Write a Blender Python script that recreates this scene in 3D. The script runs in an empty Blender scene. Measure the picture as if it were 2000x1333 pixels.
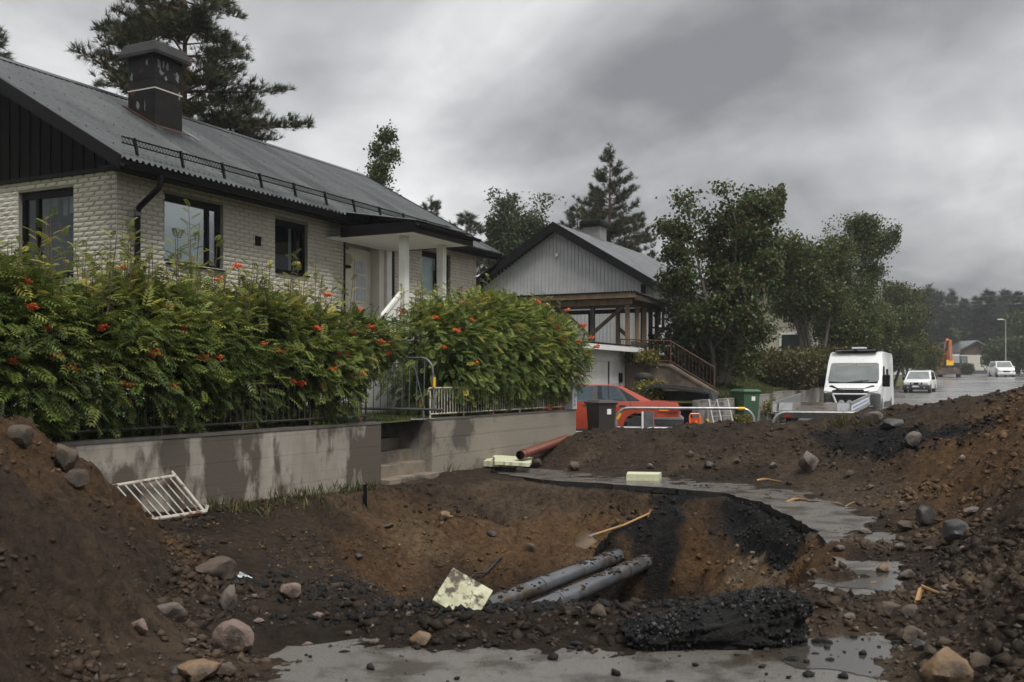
import bpy, bmesh, math, random
import numpy as np
from mathutils import Vector, Matrix
R = math.radians
random.seed(7)
rng = np.random.default_rng(7)
scene = bpy.context.scene
COL = scene.collection

# ------------------------------------------------------------------ camera
EYE = 1.6
cam_d = bpy.data.cameras.new('camera'); cam = bpy.data.objects.new('camera', cam_d); COL.objects.link(cam)
cam.location = (0, 0, EYE); cam.rotation_euler = (R(90), 0, 0)
cam_d.lens = 35.0; cam_d.sensor_width = 36.0; cam_d.shift_y = 0.039
cam_d.clip_start = 0.1; cam_d.clip_end = 3000
cam_d.dof.use_dof = True; cam_d.dof.focus_distance = 17.0; cam_d.dof.aperture_fstop = 4.5
scene.camera = cam
# ------------------------------------------------------------------ world: overcast sky
SUN_EL, SUN_AZ = R(58), R(150)          # azimuth clockwise from +Y
world = bpy.data.worlds.new('World'); scene.world = world; world.use_nodes = True
nt = world.node_tree; nt.nodes.clear()
def wn(t, **k):
    n = nt.nodes.new(t)
    for a, b in k.items(): setattr(n, a, b)
    return n
tc = wn('ShaderNodeTexCoord'); sep = wn('ShaderNodeSeparateXYZ'); nt.links.new(tc.outputs['Generated'], sep.inputs[0])
def wm(op, a, b=None, clamp=False):
    n = wn('ShaderNodeMath', operation=op); n.use_clamp = clamp
    for i, v in enumerate((a, b)):
        if v is None: continue
        if isinstance(v, (int, float)): n.inputs[i].default_value = v
        else: nt.links.new(v, n.inputs[i])
    return n.outputs[0]
zz = wm('ADD', wm('MAXIMUM', sep.outputs[2], 0.0), 0.26)
comb = wn('ShaderNodeCombineXYZ'); nt.links.new(wm('DIVIDE', sep.outputs[0], zz), comb.inputs[0]); nt.links.new(wm('DIVIDE', sep.outputs[1], zz), comb.inputs[1])
mapn = wn('ShaderNodeMapping'); nt.links.new(comb.outputs[0], mapn.inputs[0]); mapn.inputs['Rotation'].default_value = (0, 0, R(35)); mapn.inputs['Scale'].default_value = (1.0, 0.8, 1)
mapn.inputs['Location'].default_value = (7.3, 2.1, 0)
n1 = wn('ShaderNodeTexNoise'); n1.inputs['Scale'].default_value = 0.8; n1.inputs['Detail'].default_value = 5; n1.inputs['Roughness'].default_value = 0.5; n1.inputs['Distortion'].default_value = 0.5
nt.links.new(mapn.outputs[0], n1.inputs['Vector'])
n2 = wn('ShaderNodeTexNoise'); n2.inputs['Scale'].default_value = 3.4; n2.inputs['Detail'].default_value = 6; n2.inputs['Roughness'].default_value = 0.55; n2.inputs['Distortion'].default_value = 0.3
nt.links.new(mapn.outputs[0], n2.inputs['Vector'])
cl = wm('ADD', wm('MULTIPLY', n1.outputs[0], 0.8), wm('MULTIPLY', n2.outputs[0], 0.2))
ramp = wn('ShaderNodeValToRGB'); nt.links.new(cl, ramp.inputs[0])
cr = ramp.color_ramp; cr.elements[0].position = 0.37; cr.elements[0].color = (0.17, 0.174, 0.182, 1); cr.elements[1].position = 0.66; cr.elements[1].color = (0.78, 0.78, 0.775, 1)
e = cr.elements.new(0.5); e.color = (0.40, 0.403, 0.41, 1)
sky = wn('ShaderNodeTexSky', sky_type='NISHITA'); sky.sun_disc = False; sky.sun_elevation = SUN_EL; sky.sun_rotation = SUN_AZ; sky.air_density = 1; sky.dust_density = 4
sc_ = wn('ShaderNodeVectorMath', operation='SCALE'); nt.links.new(ramp.outputs[0], sc_.inputs[0]); sc_.inputs['Scale'].default_value = 5.9
mx = wn('ShaderNodeMix', data_type='RGBA'); mx.inputs['Factor'].default_value = 0.97
nt.links.new(sky.outputs[0], mx.inputs['A']); nt.links.new(sc_.outputs[0], mx.inputs['B'])
bg = wn('ShaderNodeBackground'); bg.inputs['Strength'].default_value = 0.10; nt.links.new(mx.outputs['Result'], bg.inputs[0])
wo = wn('ShaderNodeOutputWorld'); nt.links.new(bg.outputs[0], wo.inputs[0])
# ------------------------------------------------------------------ sun behind cloud
sl = bpy.data.lights.new('sun', 'SUN'); sl.energy = 1.5; sl.angle = R(22); sl.color = (1.0, 0.97, 0.92)
so = bpy.data.objects.new('sun', sl); COL.objects.link(so)
sd = Vector((math.sin(SUN_AZ)*math.cos(SUN_EL), math.cos(SUN_AZ)*math.cos(SUN_EL), math.sin(SUN_EL)))
so.rotation_euler = sd.to_track_quat('Z', 'Y').to_euler(); so.location = (0, 0, 40)
vs = scene.view_settings; vs.view_transform = 'Standard'; vs.look = 'None'; vs.exposure = 1.3; vs.gamma = 1.0
scene.render.engine = 'CYCLES'
try:
    scene.cycles.use_denoising = True; scene.cycles.denoiser = 'OPENIMAGEDENOISE'
    scene.cycles.use_adaptive_sampling = True; scene.cycles.adaptive_threshold = 0.02; scene.cycles.max_bounces = 5; scene.cycles.transparent_max_bounces = 8; scene.cycles.diffuse_bounces = 2; scene.cycles.glossy_bounces = 2
except Exception: pass

# ------------------------------------------------------------------ frames of reference
D1 = Vector((0.4413, 0.8974, 0)); D1.normalize(); D2 = Vector((-D1.y, D1.x, 0))
STREET_ROT = math.atan2(D1.y, D1.x)
CORNER = Vector((-6.35, 16.0, 0))                   # near corner of the brick house
def S(lx, ly, z=0.0):                               # street frame -> world
    p = CORNER + D1*lx + D2*ly; return Vector((p.x, p.y, z))
def at(px, py, Y):                                  # photograph measurement + distance -> world
    return Vector(((px-1000)/1944*Y, Y, EYE+(744-py)/1944*Y))

# ------------------------------------------------------------------ materials
MATS = {}
def mat(name, col, col2=None, rough=0.6, rough2=None, scale=4.0, detail=5, bump=0.0, bscale=30.0, metal=0.0, spec=0.5, pos=(0.35, 0.65), attr=None,
        coat=0.0, stretch=None, trans=0.0, emit=None, col3=None, scale3=1.0, pos3=(0.5, 0.6), bdist=0.02):
    m = bpy.data.materials.new(name); m.use_nodes = True; MATS[name] = m
    t = m.node_tree; b = t.nodes['Principled BSDF']; L = t.links.new
    def nn(ty): return t.nodes.new(ty)
    c = nn('ShaderNodeTexCoord'); vec = c.outputs['Object']
    if stretch:
        mp = nn('ShaderNodeMapping'); mp.inputs['Scale'].default_value = stretch; L(vec, mp.inputs[0]); vec = mp.outputs[0]
    col = tuple(col)+(1,)
    def noise(s, d=detail, r=0.6):
        n = nn('ShaderNodeTexNoise'); n.inputs['Scale'].default_value = s; n.inputs['Detail'].default_value = d; n.inputs['Roughness'].default_value = r; L(vec, n.inputs['Vector']); return n.outputs[0]
    def step(f, a, bb):
        r = nn('ShaderNodeMapRange'); r.inputs['From Min'].default_value = a; r.inputs['From Max'].default_value = bb; L(f, r.inputs['Value']); return r.outputs[0]
    out = None
    if attr:
        a = nn('ShaderNodeVertexColor'); a.layer_name = attr; out = a.outputs[0]
        if col2:
            f = step(noise(scale), *pos)
            mm = nn('ShaderNodeMix'); mm.data_type = 'RGBA'; mm.blend_type = 'MULTIPLY'; mm.inputs['Factor'].default_value = 1
            rr = nn('ShaderNodeMix'); rr.data_type = 'RGBA'; L(f, rr.inputs['Factor']); rr.inputs['A'].default_value = col; rr.inputs['B'].default_value = tuple(col2)+(1,)
            L(out, mm.inputs['A']); L(rr.outputs['Result'], mm.inputs['B']); out = mm.outputs['Result']
    elif col2:
        f = step(noise(scale), *pos)
        rr = nn('ShaderNodeMix'); rr.data_type = 'RGBA'; L(f, rr.inputs['Factor']); rr.inputs['A'].default_value = col; rr.inputs['B'].default_value = tuple(col2)+(1,)
        out = rr.outputs['Result']
        if rough2 is not None:
            q = nn('ShaderNodeMapRange'); q.inputs['To Min'].default_value = rough; q.inputs['To Max'].default_value = rough2; L(f, q.inputs['Value']); L(q.outputs[0], b.inputs['Roughness'])
    if col3 and out:
        f = step(noise(scale3), *pos3)
        rr = nn('ShaderNodeMix'); rr.data_type = 'RGBA'; L(f, rr.inputs['Factor']); L(out, rr.inputs['A']); rr.inputs['B'].default_value = tuple(col3)+(1,); out = rr.outputs['Result']
    if out is not None: L(out, b.inputs['Base Color'])
    else: b.inputs['Base Color'].default_value = col
    if not (rough2 is not None and col2 and not attr): b.inputs['Roughness'].default_value = rough
    b.inputs['Metallic'].default_value = metal; b.inputs['Specular IOR Level'].default_value = spec
    if coat: b.inputs['Coat Weight'].default_value = coat; b.inputs['Coat Roughness'].default_value = 0.06
    if bump:
        bp = nn('ShaderNodeBump'); bp.inputs['Strength'].default_value = bump; bp.inputs['Distance'].default_value = bdist; L(noise(bscale, 7, .68), bp.inputs['Height']); L(bp.outputs[0], b.inputs['Normal'])
    if emit: b.inputs['Emission Color'].default_value = tuple(emit[:3])+(1,); b.inputs['Emission Strength'].default_value = emit[3]
    if trans:
        tr = nn('ShaderNodeBsdfTranslucent'); mxx = nn('ShaderNodeMixShader'); mxx.inputs[0].default_value = trans
        if out is not None: L(out, tr.inputs[0])
        else: tr.inputs[0].default_value = col
        L(b.outputs[0], mxx.inputs[1]); L(tr.outputs[0], mxx.inputs[2]); L(mxx.outputs[0], t.nodes['Material Output'].inputs[0])
    return m
def glass(name, tint=(0.8, 0.85, 0.85), gain=0.9):
    m = bpy.data.materials.new(name); m.use_nodes = True; t = m.node_tree; t.nodes.clear(); L = t.links.new
    lw_ = t.nodes.new('ShaderNodeLayerWeight'); pw_ = t.nodes.new('ShaderNodeMath'); pw_.operation = 'POWER'; pw_.inputs[1].default_value = 4.0; L(lw_.outputs['Facing'], pw_.inputs[0])
    k = t.nodes.new('ShaderNodeMath'); k.operation = 'MULTIPLY_ADD'; k.inputs[1].default_value = .9*gain; k.inputs[2].default_value = .045*gain; k.use_clamp = True; L(pw_.outputs[0], k.inputs[0])
    a = t.nodes.new('ShaderNodeBsdfTransparent'); a.inputs[0].default_value = tuple(tint)+(1,)
    g = t.nodes.new('ShaderNodeBsdfGlossy'); g.inputs['Roughness'].default_value = 0.03; g.inputs['Color'].default_value = (0.9, 0.93, 0.96, 1)
    mxx = t.nodes.new('ShaderNodeMixShader'); o = t.nodes.new('ShaderNodeOutputMaterial')
    L(k.outputs[0], mxx.inputs[0]); L(a.outputs[0], mxx.inputs[1]); L(g.outputs[0], mxx.inputs[2]); L(mxx.outputs[0], o.inputs[0])
    MATS[name] = m; return m

# ------------------------------------------------------------------ mesh helpers
class MB:
    def __init__(s): s.v = []; s.f = []
    def add(s, vs_, fs):
        n = len(s.v); s.v += [tuple(v) for v in vs_]; s.f += [tuple(i+n for i in f) for f in fs]; return s
    def box(s, x0, x1, y0, y1, z0, z1, M=None):
        vs_ = [(x, y, z) for z in (z0, z1) for y in (y0, y1) for x in (x0, x1)]
        if M is not None: vs_ = [M @ Vector(v) for v in vs_]
        return s.add(vs_, [(0, 2, 3, 1), (4, 5, 7, 6), (0, 1, 5, 4), (2, 6, 7, 3), (0, 4, 6, 2), (1, 3, 7, 5)])
    def tube(s, pts, r, n=8, cap=True, closed=False):
        pts = [Vector(p) for p in pts]; m = len(pts); rr = r if isinstance(r, (list, tuple)) else [r]*m
        rings = []; up = None
        for i, p in enumerate(pts):
            if closed: d = pts[(i+1) % m]-pts[i-1]
            else: d = pts[min(i+1, m-1)]-pts[max(i-1, 0)]
            if d.length < 1e-9: d = Vector((0, 0, 1))
            d.normalize()
            if up is None: up = Vector((0, 0, 1)) if abs(d.z) < 0.9 else Vector((1, 0, 0))
            a = d.cross(up)
            if a.length < 1e-6: a = d.cross(Vector((0.3, 0.9, 0.2)))
            a.normalize(); b = a.cross(d).normalized(); up = b
            rings.append([p+(a*math.cos(2*math.pi*k/n)+b*math.sin(2*math.pi*k/n))*rr[i] for k in range(n)])
        vs_ = [q for ring in rings for q in ring]; fs = []
        for i in range(m if closed else m-1):
            j = (i+1) % m
            for k in range(n): fs.append((i*n+k, i*n+(k+1) % n, j*n+(k+1) % n, j*n+k))
        if cap and not closed: fs.append(tuple(range(n))[::-1]); fs.append(tuple((m-1)*n+k for k in range(n)))
        return s.add(vs_, fs)
    def prism(s, poly, a0, a1, plane='xz'):      # polygon extruded along the third axis
        n = len(poly)
        def P(p, t):
            return {'xz': (p[0], t, p[1]), 'xy': (p[0], p[1], t), 'yz': (t, p[0], p[1])}[plane]
        vs_ = [P(p, a0) for p in poly]+[P(p, a1) for p in poly]
        fs = [tuple(range(n)), tuple(range(2*n-1, n-1, -1))]+[(i, i+n, (i+1) % n+n, (i+1) % n) for i in range(n)]
        return s.add(vs_, fs)
    def quad(s, a, b, c, d): return s.add([a, b, c, d], [(0, 1, 2, 3)])
    def lathe(s, prof, n=16, c=(0, 0, 0), axis='z'):
        vs_ = []; fs = []
        for r, h in prof:
            for k in range(n):
                a = 2*math.pi*k/n; p = (r*math.cos(a), r*math.sin(a), h)
                if axis == 'y': p = (p[0], p[2], p[1])
                if axis == 'x': p = (p[2], p[0], p[1])
                vs_.append((p[0]+c[0], p[1]+c[1], p[2]+c[2]))
        m = len(prof)
        for i in range(m-1):
            for k in range(n): fs.append((i*n+k, i*n+(k+1) % n, (i+1)*n+(k+1) % n, (i+1)*n+k))
        fs.append(tuple(range(n))[::-1]); fs.append(tuple((m-1)*n+k for k in range(n)))
        return s.add(vs_, fs)
    def xf(s, M): s.v = [tuple(M @ Vector(v)) for v in s.v]; return s
    def mesh(s, name, m, smooth=False, bevel=0.0, angle=40):
        me = bpy.data.meshes.new(name); me.from_pydata(s.v, [], s.f)
        bm = bmesh.new(); bm.from_mesh(me); bmesh.ops.recalc_face_normals(bm, faces=bm.faces)
        if bevel:
            es = [e_ for e_ in bm.edges if len(e_.link_faces) == 2 and e_.calc_face_angle(0) > 0.5]
            bmesh.ops.bevel(bm, geom=es, offset=bevel, segments=2, affect='EDGES', profile=0.6, clamp_overlap=True)
        bm.to_mesh(me); bm.free()
        if smooth:
            for p in me.polygons: p.use_smooth = True
            try: me.set_sharp_from_angle(angle=R(angle))
            except Exception: pass
        if m: me.materials.append(m)
        return me
    def build(s, name, m, parent=None, smooth=False, bevel=0.0, angle=40):
        return obj(name, s.mesh(name, m, smooth, bevel, angle), parent)
def obj(name, me, parent=None):
    o = bpy.data.objects.new(name, me); COL.objects.link(o)
    if parent is not None: o.parent = parent
    return o
def tag(o, label=None, cat=None, group=None, kind=None):
    if label: o['label'] = label
    if cat: o['category'] = cat
    if group: o['group'] = group
    if kind: o['kind'] = kind
    return o
def thing(name, label, cat, loc=(0, 0, 0), rz=0.0, group=None, rot=None):
    o = bpy.data.objects.new(name, None); COL.objects.link(o); o.location = loc
    o.rotation_euler = rot if rot else (0, 0, rz); o.empty_display_size = 0.2
    return tag(o, label, cat, group)
def np_mesh(name, V, F, m=None, smooth=False, colors=None, cname='Col'):
    V = np.asarray(V, np.float32); F = np.asarray(F, np.int32)
    me = bpy.data.meshes.new(name); nv, nf, k = len(V), len(F), F.shape[1]
    me.vertices.add(nv); me.vertices.foreach_set('co', V.ravel())
    me.loops.add(nf*k); me.loops.foreach_set('vertex_index', F.ravel())
    me.polygons.add(nf); me.polygons.foreach_set('loop_start', np.arange(0, nf*k, k, dtype=np.int32))
    try: me.polygons.foreach_set('loop_total', np.full(nf, k, np.int32))
    except Exception: pass
    if smooth: me.polygons.foreach_set('use_smooth', np.ones(nf, bool))
    if colors is not None:
        a = me.color_attributes.new(cname, 'FLOAT_COLOR', 'POINT'); c = np.ones((nv, 4), np.float32); c[:, :3] = colors; a.data.foreach_set('color', c.ravel())
    me.update(calc_edges=True)
    if m: me.materials.append(m)
    return me
def norm(a): return a/np.maximum(np.linalg.norm(a, axis=-1, keepdims=True), 1e-9)
def scatter(TV, TF, P, Dv, Nv, Sc):
    """copy a template (x = along, y = across, z = normal) to positions P along Dv with normal near Nv"""
    TV = np.asarray(TV, np.float32); TF = np.asarray(TF, np.int32)
    d = norm(Dv); s = norm(np.cross(Nv, d)); n = np.cross(d, s)
    Sc = np.asarray(Sc)
    if Sc.ndim == 1: Sc = np.repeat(Sc[:, None], 3, 1)
    A = TV[None, :, :]*Sc[:, None, :]
    V = P[:, None, :]+A[:, :, 0:1]*d[:, None, :]+A[:, :, 1:2]*s[:, None, :]+A[:, :, 2:3]*n[:, None, :]
    F = TF[None]+(np.arange(len(P))*len(TV))[:, None, None]
    return V.reshape(-1, 3), F.reshape(-1, TF.shape[1])
# smooth value noise, vectorised
_T = np.random.default_rng(11).random((256, 256)).astype(np.float32)
def vnoise(x, y):
    xi = np.floor(x).astype(int); yi = np.floor(y).astype(int); fx = x-xi; fy = y-yi
    fx = fx*fx*fx*(fx*(fx*6-15)+10); fy = fy*fy*fy*(fy*(fy*6-15)+10)
    a = _T[xi & 255, yi & 255]; b = _T[(xi+1) & 255, yi & 255]; c = _T[xi & 255, (yi+1) & 255]; d = _T[(xi+1) & 255, (yi+1) & 255]
    return (a*(1-fx)+b*fx)*(1-fy)+(c*(1-fx)+d*fx)*fy
def fbm(x, y, f=1.0, o=4, g=0.5):
    t = 0; a = 1; s = 0
    for i in range(o): t = t+a*(vnoise(x*f+i*17.3, y*f+i*9.1)-0.5); s += a; a *= g; f *= 2.03
    return t/s*2
def ridged(x, y, f=1.0, o=3):
    t = 0; a = 1; s = 0
    for i in range(o): t = t+a*(1-np.abs(2*vnoise(x*f+i*7.7, y*f+i*3.3)-1)); s += a; a *= 0.5; f *= 2.1
    return t/s
# ------------------------------------------------------------------ shared materials
M_soil = mat('soil', (0.45, 0.45, 0.45), (1.6, 1.5, 1.4), rough=0.75, scale=11, detail=10, bump=1.0, bscale=16, attr='Col', spec=0.16, pos=(0.3, 0.7), bdist=0.10)
M_clod = mat('clod', (0.7, 0.7, 0.7), (1.25, 1.2, 1.15), rough=0.7, scale=20, attr='Col', bump=0.6, bscale=60, spec=0.2)
M_asphalt = mat('wet_asphalt', (0.105, 0.099, 0.093), (0.165, 0.152, 0.137), rough=0.14, rough2=0.28, scale=170, detail=9, bump=0.4, bscale=70, spec=0.7, pos=(0.42, 0.62), bdist=0.010, col3=(.045, .037, .028), scale3=2.2, pos3=(.48, .60))
M_road = mat('wet_road', (0.13, 0.13, 0.13), (0.19, 0.187, 0.18), rough=0.16, rough2=0.34, scale=0.35, detail=9, bump=0.25, bscale=40, spec=0.6, stretch=(0.35, 1, 1))
M_tar = mat('broken_asphalt', (0.006, 0.006, 0.0065), (0.022, 0.021, 0.020), rough=0.5, scale=30, bump=1.0, bscale=45, spec=0.3, bdist=0.04)
M_conc = mat('old_concrete', (0.20, 0.185, 0.165), (0.30, 0.28, 0.25), rough=0.8, scale=3, detail=8, bump=0.35, bscale=60, col3=(0.075, 0.068, 0.06), scale3=0.75, pos3=(0.50, 0.62), spec=0.3)
M_grass = mat('lawn', (0.05, 0.075, 0.018), (0.10, 0.12, 0.03), rough=0.9, scale=6, detail=6, bump=0.8, bscale=60, spec=0.2, bdist=0.05)
M_blade = mat('grass_blades', (1, 1, 1), rough=0.6, attr='Col', trans=0.3, spec=0.3)
M_galv = mat('galvanised_steel', (0.30, 0.31, 0.32), (0.44, 0.44, 0.44), rough=0.38, scale=12, metal=0.8, spec=0.5, bump=0.05)
M_black = mat('black_paint', (0.004, 0.004, 0.0045), (0.008, 0.008, 0.0085), rough=0.5, scale=8, spec=.10)
M_white = mat('white_paint', (0.62, 0.61, 0.58), (0.72, 0.71, 0.68), rough=0.55, scale=3, detail=6)
M_rust = mat('rusty_white_paint', (0.40, 0.38, 0.33), (0.16, 0.075, 0.035), rough=0.7, scale=9, detail=8, pos=(0.52, 0.6), bump=0.3, bscale=40)
M_wood = mat('weathered_wood', (0.13, 0.085, 0.05), (0.20, 0.14, 0.085), rough=0.75, scale=5, stretch=(1, 1, 0.15), bump=0.2)
M_darkwood = mat('dark_wood', (0.035, 0.024, 0.017), (0.07, 0.05, 0.035), rough=0.7, scale=5, bump=0.2)
M_rubber = mat('rubber', (0.014, 0.014, 0.014), (0.03, 0.029, 0.028), rough=0.75, scale=10)
M_glass = glass('window_glass', (.75, .8, .8), .7); M_carglass = glass('car_glass', (0.55, 0.62, 0.66))
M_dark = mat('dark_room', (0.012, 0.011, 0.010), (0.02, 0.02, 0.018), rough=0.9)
M_yellow = mat('yellow_tape', (0.75, 0.42, 0.015), rough=0.4)
M_orange = mat('orange_plastic', (0.75, 0.13, 0.02), rough=0.4)

# ------------------------------------------------------------------ excavated ground
CTRL = []
def cp(txt):
    for t in txt.split(';'):
        t = t.strip()
        if t: CTRL.append(tuple(float(q) for q in t.split(',')))
cp('-1.2,4,-.05;-1.2,5.2,-.05;0,4.5,-.05;1,5,-.05;1.9,4.2,-.05;1.7,5.4,-.05;0,5.8,-.03;-.8,5.9,-.02;1,5.9,-.03;2.1,6.1,-.03;0,3,-.05;1.5,3,-.05')
cp('2.5,7.4,-.0;2.7,7.9,-.035;2.95,8.2,-.035;3.1,8.7,-.02;3.6,9.8,-.008;3.7,11.0,-.03;3.8,12,-.035;3.9,13,-.02;3.5,14.5,-.01;4.0,14.2,-.012;1.2,16.6,-.008;2.4,15.7,-.012;3.1,15.1,-.012')
cp('-.5,6.9,.06;.4,6.8,.06;1.2,6.9,.06;1.9,7.3,.06;2.5,8.3,.02;2.9,9.4,0;3.1,10.6,-.1;3.15,12,-.12;3.0,13.5,-.12;2.4,14.6,-.12;1.5,15.3,-.12;.6,15.9,-.1;-.4,16.3,-.05;-1.5,15.8,-.02')
cp('0,7.7,-.6;.8,7.7,-1.0;1.5,8.0,-1.0;2.0,8.7,-.95;2.25,9.6,-1.0;2.4,10.6,-.95;2.5,11.8,-.65;2.4,13,-.5')
cp('.4,8.6,-1.15;1.2,8.8,-1.3;1.6,9.8,-1.35;.8,9.8,-1.35;1.2,10.8,-1.35;1.8,11,-1.25;.4,10.6,-1.15;.9,11.8,-1.1;1.7,12.2,-1.0;2.0,12.8,-.75')
cp('1.9,13.4,-.48;1.6,13.8,-.40;1.2,13.2,-.58;.6,13,-.66;0,12.6,-.9;0,11.5,-1.1;-.1,10.5,-1.15;-.5,9.5,-.5;.1,9.5,-1.2;-.3,8.5,-.45')
cp('0,14.2,-.3;.8,14.3,-.35;1.8,14.4,-.28;-.8,14.5,-.22;-.8,13.2,-.6;-.9,12,-.8;-1,10.8,-.8;-1.1,9.6,-.45;-1,8.4,-.25;-.9,7.4,-.03')
cp('-1.7,14.6,-.08;-1.8,13,-.3;-1.9,11.5,-.42;-1.9,10,-.32;-1.9,8.6,-.1;-1.8,7.4,.02;-2.6,13.8,-.02;-2.8,12.4,-.05;-2.9,11,-.05;-2.8,9.6,.02;-2.6,8.2,.07;-2.2,7,.1;-1.9,6,.08;-1.6,5.3,.05')
cp('-3.3,12.9,.04;-4.0,11.5,.08;-2.3,15.0,-.02;-5,12,.1;-4,14,.1;-3,16,.0;-6,9.5,.6')
cp('-1.95,4.9,.12;-2.15,6.2,.2;-2.5,7.4,.22;-3.0,8.6,.2;-3.5,9.6,.15;-3.9,10.4,.12;-2.5,5.6,.75;-2.85,6.8,.85;-3.35,8,.8;-3.9,9.1,.68;-4.35,9.7,.72')
cp('-3.4,6.2,1.3;-3.75,7.3,1.28;-4.4,8.5,1.22;-4.9,9.3,1.1;-2.8,4.6,1.0;-4.5,5,1.45;-5,6.5,1.45;-5.5,8,1.35;-2.2,3.8,.55;-3.5,3.5,1.2;-6,4,1.35;-7,8,1.0;-8,5,.8')
cp('2.2,4.9,.08;2.75,6.4,.06;3.2,7.6,.06;3.7,8.8,.06;4.2,10,.06;4.5,11.5,.08;4.7,13,.1;4.6,14.4,.1;3.1,5.6,.55;3.7,7,.55;4.3,8.5,.58;4.9,10,.62;5.4,11.5,.65;5.7,13,.72;5.5,14.6,.62;5.2,15.8,.58')
cp('4.1,5.8,1.15;4.8,7.4,1.2;5.5,9.2,1.25;6.2,11,1.32;6.8,12.6,1.36;7.0,14.2,1.33;6.8,15.8,1.2;5.5,6,1.6;6.3,8,1.55;7.2,10,1.55;8,12.5,1.5;8.2,14.5,1.5;8,16,1.34;7.2,17.2,1.12;6.6,18.2,.98')
cp('9.5,8,1.4;10,12,1.2;10.5,16,.9;8.7,19,.5;12,14,.2;11,19,0;13,9,.5;4,3,1.0;2.9,3.6,.6;6,3,1.6;14,19,-.1')
cp('.6,18.1,0;1.6,17.3,.02;2.6,16.7,.03;3.6,15.9,.05;4.3,15.3,.1;1.2,19,.3;2.4,18,.38;3.6,17.2,.42;4.6,16.6,.5;1.3,20,.55;2.2,19.6,.62;3.2,19.4,.68;4.2,19.2,.70;5,19,.72;5.9,18.6,.84')
cp('1.5,21.2,.1;3,21,.12;4.5,20.8,.15;6.5,20.5,.3;8,20.8,.1;2,23,-.12;5,23,-.12;9,23.5,-.12;.8,20.3,.25;0,19,0;-1,18,0;1,22,-.1;13,23,-.12')
_C = np.array(CTRL)
def _phi(r2): return 0.5*r2*np.log(r2+1e-9)
_d2 = ((_C[:, None, :2]-_C[None, :, :2])**2).sum(-1)
_K = _phi(_d2)+np.eye(len(_C))*0.004; _P = np.c_[np.ones(len(_C)), _C[:, :2]]
_A = np.block([[_K, _P], [_P.T, np.zeros((3, 3))]]); _w = np.linalg.solve(_A, np.r_[_C[:, 2], np.zeros(3)])
def tps(x, y):
    out = np.empty(x.shape); xf, yf = x.ravel(), y.ravel(); o = out.ravel()
    for i in range(0, len(xf), 20000):
        a, b = xf[i:i+20000], yf[i:i+20000]
        r2 = (a[:, None]-_C[None, :, 0])**2+(b[:, None]-_C[None, :, 1])**2
        o[i:i+20000] = _phi(r2)@_w[:-3]+_w[-3]+_w[-2]*a+_w[-1]*b
    return o.reshape(x.shape)
def smooth(a, b, x): t = np.clip((x-a)/(b-a), 0, 1); return t*t*(3-2*t)
def blob(x, y, cx, cy, rx, ry, ang=0.0, soft=0.6):
    c, s = math.cos(ang), math.sin(ang); u = ((x-cx)*c+(y-cy)*s)/rx; v = (-(x-cx)*s+(y-cy)*c)/ry
    return 1-smooth(soft, 1.25, np.sqrt(u*u+v*v)+0.35*fbm(x, y, 1.3, 4))
NU, NY = 560, 520; U0, U1, Y0, Y1 = -0.95, 1.05, 3.0, 24.0
_u = np.linspace(U0, U1, NU); _y = Y0*(Y1/Y0)**np.linspace(0, 1, NY)
GU, GY = np.meshgrid(_u, _y); GX = GU*GY
base = tps(GX, GY)
trench = 1-smooth(.62, 1.05, np.sqrt(((((GX-.95)*.44+(GY-10.75)*.9)/2.25)**2)+((((GX-.95)*.9-(GY-10.75)*.44)/1.1)**2))+.16*fbm(GX, GY, 1.5, 3))
LIP = np.array([(-2.75, 12.9), (-1.65, 10.2), (-.75, 7.1), (0, 6.95), (1.04, 7.0), (1.74, 7.25), (2.4, 8.2), (2.95, 9.5), (3.15, 10.9), (3.2, 12.2), (3.1, 13.2), (2.9, 14.1), (2.4, 14.7), (1.6, 15.25), (.7, 15.8), (-.35, 16.3), (-1.6, 15.2), (-2.4, 14.3)])
def poly_in(x, y, P):                      # distance inside a polygon (0 outside)
    d = np.full(x.shape, 1e9); ins = np.zeros(x.shape, bool)
    for (ax, ay), (bx, by) in zip(P, np.roll(P, -1, 0)):
        t = np.clip(((x-ax)*(bx-ax)+(y-ay)*(by-ay))/((bx-ax)**2+(by-ay)**2), 0, 1); d = np.minimum(d, np.hypot(x-ax-t*(bx-ax), y-ay-t*(by-ay)))
        c = ((ay > y) != (by > y)) & (x < (bx-ax)*(y-ay)/(by-ay+1e-12)+ax); ins ^= c
    return np.where(ins, d, 0)
lipd = np.maximum(0, poly_in(GX, GY, LIP)+.22*fbm(GX, GY, 1.4, 4)*(poly_in(GX, GY, LIP) > 0))
base = base-.20*smooth(0, .22, lipd)-.34*smooth(.15, 1.5, lipd)-0.75*trench+.72*(1-smooth(.5, 1.2, np.hypot((GX-1.8)/.75, (GY-13.2)/.62)+.2*fbm(GX, GY, 2, 3)))
pit = smooth(-0.08, -0.4, base); high = smooth(0.1, 0.5, base)
rough_ = np.clip(0.22+high+pit*0.8, 0, 1)
GZ = base+rough_*(0.10*fbm(GX, GY, 1.1, 4)+0.09*(ridged(GX, GY, 2.3, 3)-0.5)+0.085*fbm(GX, GY, 6, 3)+.055*(ridged(GX, GY, 13, 2)-.5))+0.030*fbm(GX, GY, 2.6, 5)+0.012*fbm(GX, GY, 16, 2)
# crumbly lumps
lump = np.maximum(0, vnoise(GX*9, GY*9)-0.62)*np.maximum(0, fbm(GX, GY, 0.9, 2)+0.35)
GZ = GZ+lump*0.22*np.clip(0.25+high, 0, 1)
_gx, _gy = np.gradient(base, axis=1), np.gradient(base, axis=0)
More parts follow.
